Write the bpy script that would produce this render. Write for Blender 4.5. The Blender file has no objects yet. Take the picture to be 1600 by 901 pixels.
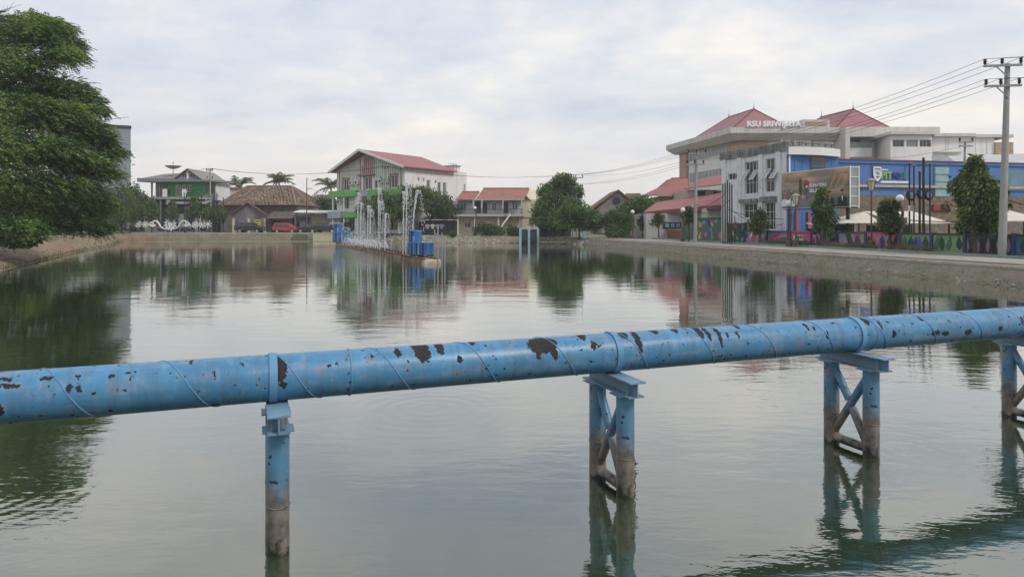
import bpy, bmesh, math, random
import numpy as np
from mathutils import Vector, Matrix
sc = bpy.context.scene
COL = sc.collection
R = math.radians
# ------------------------------------------------------------------ camera (2.5 m above the water, level, shifted down like a rising-front lens)
F, HY, HC = 1067.0, 352.0, 2.5            # focal length and horizon in photo pixels, camera height
cam = bpy.data.cameras.new('camera'); cam_o = bpy.data.objects.new('camera', cam); COL.objects.link(cam_o)
cam.sensor_width = 36.0; cam.lens = 36.0 * F / 1600.0
cam.shift_y = -(450.5 - HY) / 1600.0
cam.clip_start = 0.05; cam.clip_end = 6000
cam_o.location = (0, 0, HC); cam_o.rotation_euler = (R(90), 0, 0)
sc.camera = cam_o
# ------------------------------------------------------------------ sky: thin blue sky under a broken overcast sheet
SUN_EL, SUN_AZ = 46.0, 128.0              # the veiled sun stands behind the viewer's right shoulder
wd = bpy.data.worlds.new('World'); sc.world = wd; wd.use_nodes = True
nt = wd.node_tree; N = nt.nodes; Lk = nt.links; N.clear()
def nd(t, **k):
    n = N.new(t)
    for a, b in k.items(): setattr(n, a, b)
    return n
out = nd('ShaderNodeOutputWorld'); bg = nd('ShaderNodeBackground'); bg.inputs['Strength'].default_value = 0.1
sky = nd('ShaderNodeTexSky', sky_type='NISHITA', sun_disc=False)
sky.sun_elevation = R(SUN_EL); sky.sun_rotation = R(SUN_AZ); sky.air_density = 1.0; sky.dust_density = 2.0
tc = nd('ShaderNodeTexCoord'); sep = nd('ShaderNodeSeparateXYZ'); Lk.new(tc.outputs['Generated'], sep.inputs[0])
zc = nd('ShaderNodeMath', operation='ABSOLUTE'); Lk.new(sep.outputs[2], zc.inputs[0])
za = nd('ShaderNodeMath', operation='ADD'); Lk.new(zc.outputs[0], za.inputs[0]); za.inputs[1].default_value = 0.16
dx = nd('ShaderNodeMath', operation='DIVIDE'); Lk.new(sep.outputs[0], dx.inputs[0]); Lk.new(za.outputs[0], dx.inputs[1])
dy = nd('ShaderNodeMath', operation='DIVIDE'); Lk.new(sep.outputs[1], dy.inputs[0]); Lk.new(za.outputs[0], dy.inputs[1])
cv = nd('ShaderNodeCombineXYZ'); Lk.new(dx.outputs[0], cv.inputs[0]); Lk.new(dy.outputs[0], cv.inputs[1]); cv.inputs[2].default_value = 28.77
n1 = nd('ShaderNodeTexNoise'); n1.inputs['Scale'].default_value = 0.9; n1.inputs['Detail'].default_value = 7; n1.inputs['Roughness'].default_value = 0.55; n1.inputs['Distortion'].default_value = 0.35
n2 = nd('ShaderNodeTexNoise'); n2.inputs['Scale'].default_value = 2.6; n2.inputs['Detail'].default_value = 6; n2.inputs['Roughness'].default_value = 0.6
Lk.new(cv.outputs[0], n1.inputs['Vector']); Lk.new(cv.outputs[0], n2.inputs['Vector'])
mixn = nd('ShaderNodeMix', data_type='FLOAT'); mixn.inputs[0].default_value = 0.34
Lk.new(n1.outputs[0], mixn.inputs[2]); Lk.new(n2.outputs[0], mixn.inputs[3])
ramp = nd('ShaderNodeValToRGB'); Lk.new(mixn.outputs[0], ramp.inputs[0])
el = ramp.color_ramp.elements
el[0].position = 0.36; el[0].color = (5.0, 5.7, 6.8, 1)
el[1].position = 0.66; el[1].color = (9.2, 8.7, 8.0, 1)
e = el.new(0.50); e.color = (6.55, 6.85, 7.35, 1)
# paler, warmer air towards the horizon, all the way round
hz = nd('ShaderNodeMapRange'); Lk.new(zc.outputs[0], hz.inputs[0])
hz.inputs[1].default_value = 0.0; hz.inputs[2].default_value = 0.26; hz.inputs[3].default_value = 0.8; hz.inputs[4].default_value = 0.0
hz.interpolation_type = 'SMOOTHSTEP'
hmix = nd('ShaderNodeMix', data_type='RGBA'); Lk.new(hz.outputs[0], hmix.inputs[0]); Lk.new(ramp.outputs[0], hmix.inputs[6]); hmix.inputs[7].default_value = (8.4, 7.85, 7.25, 1)
cover = nd('ShaderNodeMapRange'); Lk.new(mixn.outputs[0], cover.inputs[0])
cover.inputs[1].default_value = 0.30; cover.inputs[2].default_value = 0.46; cover.inputs[3].default_value = 0.82; cover.inputs[4].default_value = 0.97
smix = nd('ShaderNodeMix', data_type='RGBA'); Lk.new(cover.outputs[0], smix.inputs[0]); Lk.new(sky.outputs[0], smix.inputs[6]); Lk.new(hmix.outputs[2], smix.inputs[7])
Lk.new(smix.outputs[2], bg.inputs[0]); Lk.new(bg.outputs[0], out.inputs[0])
# ------------------------------------------------------------------ veiled sun
sun = bpy.data.lights.new('sun', 'SUN'); sun.energy = 1.5; sun.angle = R(14); sun.color = (1.0, 0.95, 0.88)
sun_o = bpy.data.objects.new('sun', sun); COL.objects.link(sun_o)
sd = Vector((math.sin(R(SUN_AZ)) * math.cos(R(SUN_EL)), math.cos(R(SUN_AZ)) * math.cos(R(SUN_EL)), math.sin(R(SUN_EL))))
sun_o.rotation_euler = sd.to_track_quat('Z', 'Y').to_euler(); sun_o.location = (40, 60, 80)
vs = sc.view_settings
vs.view_transform = 'Standard'; vs.look = 'None'; vs.exposure = 0.26; vs.gamma = 1.0; vs.use_curve_mapping = False
sc.render.engine = 'CYCLES'; sc.cycles.use_denoising = True
sc.cycles.max_bounces = 8; sc.cycles.transparent_max_bounces = 12; sc.cycles.caustics_reflective = False; sc.cycles.caustics_refractive = False
# ------------------------------------------------------------------ helpers
def at(px, py, Y): return Vector(((px - 800) * Y / F, Y, HC - (py - HY) * Y / F))
def lin(r, g, b, k=1.0):
    f = lambda c: (c / 255 / 12.92 if c / 255 <= 0.04045 else ((c / 255 + 0.055) / 1.055) ** 2.4) * k
    return (f(r), f(g), f(b))
class MB:
    def __init__(s): s.v = []; s.f = []
    def poly(s, pts):
        n = len(s.v); s.v += [tuple(p) for p in pts]; s.f.append(tuple(range(n, n + len(pts)))); return s
    def hull(s, b, t):                      # two rings of equal length, capped
        n = len(b); o = len(s.v); s.v += [tuple(p) for p in b] + [tuple(p) for p in t]
        for i in range(n): j = (i + 1) % n; s.f.append((o + i, o + j, o + n + j, o + n + i))
        s.f.append(tuple(o + i for i in reversed(range(n)))); s.f.append(tuple(o + n + i for i in range(n))); return s
    def box(s, x0, x1, y0, y1, z0, z1):
        return s.hull([(x0, y0, z0), (x1, y0, z0), (x1, y1, z0), (x0, y1, z0)], [(x0, y0, z1), (x1, y0, z1), (x1, y1, z1), (x0, y1, z1)])
    def beam(s, p, q, w, h, up=(0, 0, 1)):
        p = Vector(p); q = Vector(q); d = (q - p).normalized(); u = Vector(up)
        if abs(d.dot(u)) > 0.98: u = Vector((0, 1, 0))
        a = d.cross(u).normalized() * w / 2; b = a.cross(d).normalized() * h / 2
        return s.hull([p - a - b, p + a - b, p + a + b, p - a + b], [q - a - b, q + a - b, q + a + b, q - a + b])
    def prism_y(s, pts, y0, y1):            # outline in x,z pushed along y
        return s.hull([(x, y0, z) for x, z in pts], [(x, y1, z) for x, z in pts])
    def prism_z(s, pts, z0, z1): return s.hull([(x, y, z0) for x, y in pts], [(x, y, z1) for x, y in pts])
    def prism_x(s, pts, x0, x1): return s.hull([(x0, y, z) for y, z in pts], [(x1, y, z) for y, z in pts])
    def tube(s, path, rad, n=8, cap=True):
        path = [Vector(p) for p in path]
        if not hasattr(rad, '__len__'): rad = [rad] * len(path)
        o = len(s.v); u = None
        for i, p in enumerate(path):
            d = (path[min(i + 1, len(path) - 1)] - path[max(i - 1, 0)]).normalized()
            if u is None: u = d.orthogonal().normalized()
            u = (u - d * u.dot(d))
            u = u.normalized() if u.length > 1e-6 else d.orthogonal().normalized()
            w = d.cross(u)
            for k in range(n):
                a = 2 * math.pi * k / n; s.v.append(tuple(p + (u * math.cos(a) + w * math.sin(a)) * rad[i]))
        for i in range(len(path) - 1):
            for k in range(n):
                j = (k + 1) % n; s.f.append((o + i * n + k, o + i * n + j, o + (i + 1) * n + j, o + (i + 1) * n + k))
        if cap:
            s.f.append(tuple(o + k for k in reversed(range(n)))); s.f.append(tuple(o + (len(path) - 1) * n + k for k in range(n)))
        return s
    def lathe(s, prof, c=(0, 0, 0), n=12):  # r,z profile about a vertical axis
        o = len(s.v); c = Vector(c)
        for r, z in prof:
            for k in range(n):
                a = 2 * math.pi * k / n; s.v.append((c.x + r * math.cos(a), c.y + r * math.sin(a), c.z + z))
        for i in range(len(prof) - 1):
            for k in range(n):
                j = (k + 1) % n; s.f.append((o + i * n + k, o + i * n + j, o + (i + 1) * n + j, o + (i + 1) * n + k))
        s.f.append(tuple(o + k for k in reversed(range(n)))); s.f.append(tuple(o + (len(prof) - 1) * n + k for k in range(n)))
        return s
    def ball(s, c, r, n=12, m=8, sq=(1, 1, 1)):
        pr = [(max(1e-4, math.sin(math.pi * i / m)) * r, -math.cos(math.pi * i / m) * r) for i in range(m + 1)]
        o = len(s.v); s.lathe(pr, (0, 0, 0), n)
        for i in range(o, len(s.v)):
            v = s.v[i]; s.v[i] = (c[0] + v[0] * sq[0], c[1] + v[1] * sq[1], c[2] + v[2] * sq[2])
        return s
    def wall(s, x0, x1, z0, z1, y, holes, depth=0.18):   # front skin at y facing -y with real openings and reveals
        xs = sorted({x0, x1} | {min(max(h[k], x0), x1) for h in holes for k in (0, 1)}); zs = sorted({z0, z1} | {min(max(h[k], z0), z1) for h in holes for k in (2, 3)})
        for i in range(len(xs) - 1):
            for j in range(len(zs) - 1):
                a, b, c, d = xs[i], xs[i + 1], zs[j], zs[j + 1]
                mx, mz = (a + b) / 2, (c + d) / 2
                if any(h[0] < mx < h[1] and h[2] < mz < h[3] for h in holes): continue
                s.poly([(a, y, c), (b, y, c), (b, y, d), (a, y, d)])
        for a, b, c, d in holes:
            e_ = y + depth
            s.poly([(a, y, c), (a, e_, c), (a, e_, d), (a, y, d)]); s.poly([(b, y, c), (b, y, d), (b, e_, d), (b, e_, c)])
            s.poly([(a, y, c), (b, y, c), (b, e_, c), (a, e_, c)]); s.poly([(a, y, d), (a, e_, d), (b, e_, d), (b, y, d)])
        return s
    def xf(s, m):
        s.v = [tuple(m @ Vector(v)) for v in s.v]; return s
    def add(s, o):
        n = len(s.v); s.v += o.v; s.f += [tuple(i + n for i in f) for f in o.f]; return s
    def build(s, name, mt, parent=None, smooth=False, norm=True, loc=None):
        me = bpy.data.meshes.new(name); me.from_pydata(s.v, [], s.f); me.update()
        if norm:
            b = bmesh.new(); b.from_mesh(me); bmesh.ops.recalc_face_normals(b, faces=b.faces); b.to_mesh(me); b.free()
        if smooth:
            me.polygons.foreach_set('use_smooth', [True] * len(me.polygons)); me.set_sharp_from_angle(angle=R(38))
        return link(name, me, mt, parent, loc)
def link(name, me, mt, parent=None, loc=None):
    o = bpy.data.objects.new(name, me); COL.objects.link(o)
    if mt is not None and not me.materials: me.materials.append(mt)
    if parent is not None: o.parent = parent
    if loc is not None: o.location = loc
    return o
def tag(o, label=None, cat=None, group=None, kind=None):
    for k, v in (('label', label), ('category', cat), ('group', group), ('kind', kind)):
        if v: o[k] = v
    return o
def thing(name, label, cat, loc=(0, 0, 0), rz=0.0, group=None, sc_=1.0):
    o = bpy.data.objects.new(name, None); COL.objects.link(o); o.empty_display_size = 0.3
    o.location = loc; o.rotation_euler = (0, 0, rz); o.scale = (sc_,) * 3
    return tag(o, label, cat, group)
def dup(o, parent=None):
    c = o.copy(); COL.objects.link(c); c.parent = parent
    for ch in [x for x in bpy.data.objects if x.parent == o]: dup(ch, c)
    return c
def place(src, loc, rz, label, s=1.0):
    c = dup(src); c.location = loc; c.rotation_euler = (0, 0, rz); c.scale = (s,) * 3; c['label'] = label
    return c
# ------------------------------------------------------------------ materials
MATS = {}
def mat(name, col, rough=0.75, var=0.14, scale=2.0, metal=0.0, bump=0.0, bscale=14.0, dirt=None, streak=None, stripes=None, spec=0.4):
    """col with noise variation; dirt=(colour, amount 0..1, scale) blotches; streak=(colour, amount, scale) runs down z; stripes=(axis, per metre, colour, width) painted bands or sheet ribs"""
    m = bpy.data.materials.new(name); m.use_nodes = True; t = m.node_tree; p = t.nodes['Principled BSDF']
    MATS[name] = m
    p.inputs['Roughness'].default_value = rough; p.inputs['Metallic'].default_value = metal; p.inputs['Specular IOR Level'].default_value = spec
    tcn = t.nodes.new('ShaderNodeTexCoord'); vec = tcn.outputs['Object']
    def noise(sc_, det=4, v=vec, ro=0.6):
        n = t.nodes.new('ShaderNodeTexNoise'); n.inputs['Scale'].default_value = sc_; n.inputs['Detail'].default_value = det; n.inputs['Roughness'].default_value = ro
        t.links.new(v, n.inputs['Vector']); return n.outputs[0]
    def mapr(s, a, b, c=0.0, d=1.0):
        n = t.nodes.new('ShaderNodeMapRange'); t.links.new(s, n.inputs[0])
        for i, q in enumerate((a, b, c, d)): n.inputs[i + 1].default_value = q
        return n.outputs[0]
    def mixc(f, a, b):
        n = t.nodes.new('ShaderNodeMix'); n.data_type = 'RGBA'
        if hasattr(f, 'node'): t.links.new(f, n.inputs[0])
        else: n.inputs[0].default_value = f
        for s, q in ((6, a), (7, b)):
            if hasattr(q, 'node'): t.links.new(q, n.inputs[s])
            else: n.inputs[s].default_value = tuple(q)[:3] + (1,)
        return n.outputs[2]
    c = mixc(mapr(noise(scale, 5), 0.3, 0.7), tuple(x * (1 - var) for x in col), tuple(min(1, x * (1 + var)) for x in col))
    if stripes:
        ax, per, scol, wid = stripes
        sp = t.nodes.new('ShaderNodeSeparateXYZ'); t.links.new(vec, sp.inputs[0])
        mu = t.nodes.new('ShaderNodeMath'); mu.operation = 'MULTIPLY'; t.links.new(sp.outputs[ax], mu.inputs[0]); mu.inputs[1].default_value = per
        fr = t.nodes.new('ShaderNodeMath'); fr.operation = 'FRACT'; t.links.new(mu.outputs[0], fr.inputs[0])
        ls = t.nodes.new('ShaderNodeMath'); ls.operation = 'LESS_THAN'; t.links.new(fr.outputs[0], ls.inputs[0]); ls.inputs[1].default_value = wid
        c = mixc(ls.outputs[0], c, scol)
    if dirt: c = mixc(mapr(noise(dirt[2], 6, ro=0.7), 0.62 - 0.34 * dirt[1], 0.75 - 0.22 * dirt[1], 0, min(1, 0.35 + dirt[1])), c, dirt[0])
    if streak:
        mp = t.nodes.new('ShaderNodeMapping'); mp.inputs['Scale'].default_value = (1, 1, 0.09); t.links.new(vec, mp.inputs[0])
        c = mixc(mapr(noise(streak[2], 6, mp.outputs[0], 0.65), 0.60 - 0.3 * streak[1], 0.78 - 0.2 * streak[1], 0, min(1, 0.3 + streak[1])), c, streak[0])
    t.links.new(c, p.inputs['Base Color'])
    if bump:
        b = t.nodes.new('ShaderNodeBump'); b.inputs['Strength'].default_value = 1; b.inputs['Distance'].default_value = bump
        t.links.new(noise(bscale, 5), b.inputs['Height']); t.links.new(b.outputs[0], p.inputs['Normal'])
    return m
def leafmat(name, dark, mid, light, trans=0.25):
    m = bpy.data.materials.new(name); m.use_nodes = True; t = m.node_tree; p = t.nodes['Principled BSDF']; o = t.nodes['Material Output']
    g = t.nodes.new('ShaderNodeNewGeometry'); r = t.nodes.new('ShaderNodeValToRGB'); e = r.color_ramp.elements
    e[0].color = dark + (1,); e[0].position = 0.1; e[1].color = light + (1,); e[1].position = 1.0
    x = e.new(0.6); x.color = mid + (1,)
    tcn = t.nodes.new('ShaderNodeTexCoord'); nz = t.nodes.new('ShaderNodeTexNoise'); nz.inputs['Scale'].default_value = 0.55; nz.inputs['Detail'].default_value = 3; t.links.new(tcn.outputs['Object'], nz.inputs['Vector'])   # noise puts the crown's highlights and shaded gaps into the leaf colour
    mr = t.nodes.new('ShaderNodeMapRange'); t.links.new(nz.outputs[0], mr.inputs[0]); mr.inputs[1].default_value = .3; mr.inputs[2].default_value = .7; mr.inputs[3].default_value = -.38; mr.inputs[4].default_value = .38
    ad = t.nodes.new('ShaderNodeMath'); ad.operation = 'ADD'; t.links.new(g.outputs['Random Per Island'], ad.inputs[0]); t.links.new(mr.outputs[0], ad.inputs[1])
    t.links.new(ad.outputs[0], r.inputs[0]); t.links.new(r.outputs[0], p.inputs['Base Color'])
    p.inputs['Roughness'].default_value = 0.55; p.inputs['Specular IOR Level'].default_value = 0.3
    tr = t.nodes.new('ShaderNodeBsdfTranslucent'); mx = t.nodes.new('ShaderNodeMixShader'); mx.inputs[0].default_value = trans
    hs = t.nodes.new('ShaderNodeMix'); hs.data_type = 'RGBA'; hs.blend_type = 'MULTIPLY'; hs.inputs[0].default_value = 1; t.links.new(r.outputs[0], hs.inputs[6]); hs.inputs[7].default_value = (1.7, 1.6, 0.7, 1)
    t.links.new(hs.outputs[2], tr.inputs[0]); t.links.new(p.outputs[0], mx.inputs[1]); t.links.new(tr.outputs[0], mx.inputs[2]); t.links.new(mx.outputs[0], o.inputs[0])
    return m
GRIME = (0.06, 0.055, 0.05)
white = mat('white_paint', (0.74, 0.74, 0.72), 0.7, 0.05, dirt=((0.5, 0.49, 0.47), 0.15, 0.7), streak=((0.42, 0.41, 0.39), 0.12, 1.2))
oldwhite = mat('weathered_white', (0.76, 0.76, 0.77), 0.8, 0.08, 1.2, dirt=((0.46, 0.46, 0.46), 0.3, 0.9), streak=((0.24, 0.24, 0.235), 0.22, 2.2))
mould = mat('mouldy_concrete', (0.30, 0.30, 0.29), 0.9, 0.25, 2.0, dirt=((0.11, 0.11, 0.105), 0.5, 1.4), streak=((0.07, 0.07, 0.07), 0.55, 2.6))
glass = mat('dark_glass', (0.035, 0.042, 0.05), 0.12, 0.3, 0.5, spec=0.7)
paleglass = mat('pale_glass', (0.22, 0.27, 0.3), 0.15, 0.2, 0.5, spec=0.7)
metal_grey = mat('grey_metal', (0.3, 0.31, 0.32), 0.5, 0.12, 3, metal=0.3)
black_steel = mat('black_steel', (0.018, 0.018, 0.02), 0.5, 0.3, 5)
concrete = mat('concrete', (0.36, 0.34, 0.31), 0.85, 0.15, 2, dirt=((0.2, 0.18, 0.16), 0.4, 1.1))
darkwood = mat('dark_timber', (0.075, 0.06, 0.05), 0.8, 0.3, 4)
cream = mat('cream_plaster', (0.62, 0.55, 0.40), 0.8, 0.08, 1.5, streak=((0.36, 0.31, 0.23), 0.25, 1.5))
tan = mat('tan_plaster', (0.44, 0.39, 0.33), 0.85, 0.12, 1.5, streak=((0.2, 0.18, 0.15), 0.3, 1.8))
rust = mat('rusted_steel', (0.14, 0.075, 0.045), 0.85, 0.35, 6)
bark = mat('bark', (0.11, 0.085, 0.065), 0.9, 0.35, 5, bump=0.02)
def seams(mb, n): return mb
# ------------------------------------------------------------------ building bits (all in the building's own frame)
def window(root, x0, x1, z0, z1, y, fm, nx=2, nz=1, depth=0.14, fw=0.07, gm=None, single=False, sill=None):
    gm = gm or glass
    w = MB(); d0, d1 = y + depth - 0.10, y + depth - 0.02
    w.box(x0, x0 + fw, d0, d1, z0, z1).box(x1 - fw, x1, d0, d1, z0, z1).box(x0 + fw, x1 - fw, d0, d1, z0, z0 + fw).box(x0 + fw, x1 - fw, d0, d1, z1 - fw, z1)
    iw, ih = x1 - x0 - 2 * fw, z1 - z0 - 2 * fw
    for i in range(1, nx): c = x0 + fw + iw * i / nx; w.box(c - fw * .4, c + fw * .4, d0 + 0.01, d1 - 0.01, z0 + fw, z1 - fw)
    for j in range(1, nz): c = z0 + fw + ih * j / nz; w.box(x0 + fw, x1 - fw, d0 + 0.016, d1 - 0.016, c - fw * .35, c + fw * .35)
    o = w.build('window', fm, root)
    if single: MB().box(x0 + fw * .5, x1 - fw * .5, d1 - 0.03, d1 + 0.03, z0 + fw * .5, z1 - fw * .5).build('pane', gm, o)
    else:
        for i in range(nx):
            for j in range(nz):
                a = x0 + fw + iw * i / nx + fw * .2; c = z0 + fw + ih * j / nz + fw * .2
                MB().box(a, a + iw / nx - fw * .4, d1 - 0.045, d1 - 0.03, c, c + ih / nz - fw * .4).build('pane', gm, o)
    if sill is not None: MB().box(x0 - 0.08, x1 + 0.08, y - 0.12, y - 0.003, z0 - 0.1, z0 - 0.003).build('sill', sill, o)
    return o
def text(s, size, mt, parent, name='letters', ext=0.04, loc=(0, 0, 0), rot=(R(90), 0, 0), width=None, bold=0.0, name_part=None):
    cu = bpy.data.curves.new('t', 'FONT'); cu.body = s; cu.size = size; cu.extrude = ext; cu.offset = bold; cu.resolution_u = 3
    ob = bpy.data.objects.new('t', cu); COL.objects.link(ob); dg = bpy.context.evaluated_depsgraph_get(); dg.update()
    me = bpy.data.meshes.new_from_object(ob.evaluated_get(dg)); bpy.data.objects.remove(ob); bpy.data.curves.remove(cu)
    me.name = name
    if width:
        xs = [v.co.x for v in me.vertices]; k = width / (max(xs) - min(xs)); m0 = min(xs)
        for v in me.vertices: v.co.x = (v.co.x - m0) * k
    me.transform(Matrix.Translation(loc) @ Matrix.Rotation(rot[2], 4, 'Z') @ Matrix.Rotation(rot[0], 4, 'X'))
    me.materials.clear()
    return link(name, me, mt, parent)
# ================================================================== POND, BANKS, GROUND
def Xw(Y): return 25.9 - 0.192 * Y        # waterline of the right bank
def Xm(Y): return 33.3 - 0.164 * Y        # foot of the painted wall
random.seed(4); rng = np.random.default_rng(7)
# x, y of the waterline, how far back the top of the bank lies, its height
W = [(-20, -6.1, 2.5, 0.95), (-20.5, 5, 2.8, 1.0), (-22.5, 22, 3.0, 1.05), (-24.7, 30, 3.0, 1.05), (-27.8, 37, 3.1, 1.1), (-31.8, 45, 3.2, 1.1), (-35.8, 53.3, 3.2, 1.1), (-40, 62, 3.2, 1.15),
     (-44, 71, 3.1, 1.2), (-50, 85, 2.8, 1.2), (-56, 97, 2.4, 1.2), (-60.2, 104.5, 1.8, 1.2), (-57, 109, 0.5, 1.2), (-50, 109.3, 0.35, 1.2), (-42, 109.8, 0.35, 1.2), (-34, 110.2, 0.35, 1.2), (-27, 110.2, 0.4, 1.15), (-23, 109, 1.0, 1.1),
     (-18.5, 103.5, 2.0, 1.05), (-14.5, 98.5, 2.2, 1.05), (-9.9, 96.6, 2.2, 1.0), (-5, 96, 2.2, 1.0), (0, 95.4, 2.2, 0.95), (4.5, 94.6, 2.0, 0.9), (7.6, 92.6, 1.8, 0.8)]
for y in (88, 80, 72, 64, 56, 48, 41, 35, 30, 25, 20, 15): W.append((Xw(y), y, 1.35, 0.7))
W += [(23.2, 11.2, 1.5, 0.8), (18, 8.4, 1.4, 0.9), (10, 5.3, 1.2, 0.9), (0, 1.5, 1.2, 0.9), (-10, -2.3, 1.2, 0.9)]
n = len(W)
WP = [Vector((w[0], w[1], 0)) for w in W]
TOP = []
for i in range(n):
    d = (WP[(i + 1) % n] - WP[i - 1]).normalized(); nrm = Vector((-d.y, d.x, 0))     # outward (polygon runs clockwise)
    TOP.append(WP[i] + nrm * W[i][2] + Vector((0, 0, W[i][3])))
def curve_pts(P, idx, sub):
    out_ = []
    for a, b in zip(idx[:-1], idx[1:]):
        for k in range(sub): out_.append(P[a].lerp(P[b], k / sub))
    out_.append(P[idx[-1]].copy()); return out_
def bank(name, mt, idx, sub, rows, rough, prof=lambda t: t):
    lo = curve_pts(WP, idx, sub); hi = curve_pts(TOP, idx, sub); mb = MB(); m = len(lo)
    for i in range(m):
        for k in range(-2, rows + 1):
            t = k / rows; p = lo[i].lerp(hi[i], t); p.z = hi[i].z * prof(t) if t >= 0 else t * 1.6
            if 0 <= k < rows: p += Vector((random.uniform(-1, 1), random.uniform(-1, 1), random.uniform(-.6, 1))) * rough * (0.6 if k == 0 else 1)
            mb.v.append(tuple(p))
    c = rows + 3
    for i in range(m - 1):
        for k in range(c - 1): a = i * c + k; mb.f.append((a, a + c, a + c + 1, a + 1))
    return tag(mb.build(name, mt, smooth=True), kind='structure')
earth = mat('bare_earth', (0.22, 0.15, 0.10), 0.95, 0.25, 0.8, bump=0.05, bscale=3, dirt=((0.20, 0.18, 0.10), 0.4, 0.35))
revet = mat('old_revetment', (0.25, 0.215, 0.165), 0.95, 0.3, 1.5, bump=0.04, bscale=5, dirt=((0.13, 0.14, 0.08), 0.5, 0.5))
stone = mat('stone_revetment', (0.155, 0.135, 0.11), 0.95, 0.25, 2.2, bump=0.03, bscale=6, dirt=((0.10, 0.115, 0.055), 0.5, 0.8), streak=((0.1, 0.1, 0.08), 0.3, 2))
wallbeige = mat('shore_wall_render', (0.25, 0.205, 0.155), 0.9, 0.2, 1.2, bump=0.02, dirt=((0.17, 0.16, 0.10), 0.45, 0.9), streak=((0.12, 0.115, 0.07), 0.35, 2.0))
bank('left_bank', earth, list(range(0, 13)), 5, 6, 0.10, lambda t: t ** 0.8)
bank('far_bank_wall', wallbeige, list(range(12, 18)), 4, 3, 0.02)
bank('far_bank', revet, list(range(17, 26)), 6, 5, 0.13, lambda t: t ** 1.1)
bank('right_bank', stone, list(range(25, 38)), 6, 4, 0.035)
bank('near_bank', stone, [37, 38, 39, 40, 41, 0], 4, 3, 0.04)
ground_m = mat('ground_soil', (0.19, 0.165, 0.13), 0.95, 0.25, 0.25, dirt=((0.10, 0.12, 0.05), 0.45, 0.15), bump=0.03, bscale=2)
g = MB(); C0 = Vector((-8, 48, 0))
for i in range(n):
    d = (TOP[i] - C0); d.z = 0; d.normalize(); g.v.append(tuple(TOP[i])); q = TOP[i] + d * 60; q.z = TOP[i].z; g.v.append(tuple(q)); q = C0 + d * 900; q.z = 0.9; g.v.append(tuple(q))
for i in range(n):
    j = (i + 1) % n
    for k in range(2): g.f.append((3 * i + k, 3 * j + k, 3 * j + k + 1, 3 * i + k + 1))
tag(g.build('ground', ground_m), kind='structure')
# ---- loose stones along the rough far shore and the foot of the right bank
st = MB()
for i in range(420):
    if i < 240:
        t = random.uniform(17, 25); k = int(t); p = WP[k].lerp(WP[k + 1], t - k); q = TOP[k].lerp(TOP[k + 1], t - k); p = p.lerp(q, random.random() ** 1.6 * 0.8); p.z = p.lerp(q, 0).z
        r_ = random.uniform(0.08, 0.26)
    else:
        y = random.uniform(26, 90); p = Vector((Xw(y) + random.uniform(-0.05, 0.5), y, random.uniform(0, .2))); r_ = random.uniform(0.03, 0.08)
    st.ball(p, r_, 6, 4, (random.uniform(.7, 1.5), random.uniform(.7, 1.3), random.uniform(.5, .9)))
tag(st.build('loose_stones', mat('pale_stone', (0.34, 0.31, 0.26), 0.9, 0.35, 1.0)), 'scattered pale loose stones along the water line', 'stones', kind='stuff')
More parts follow.
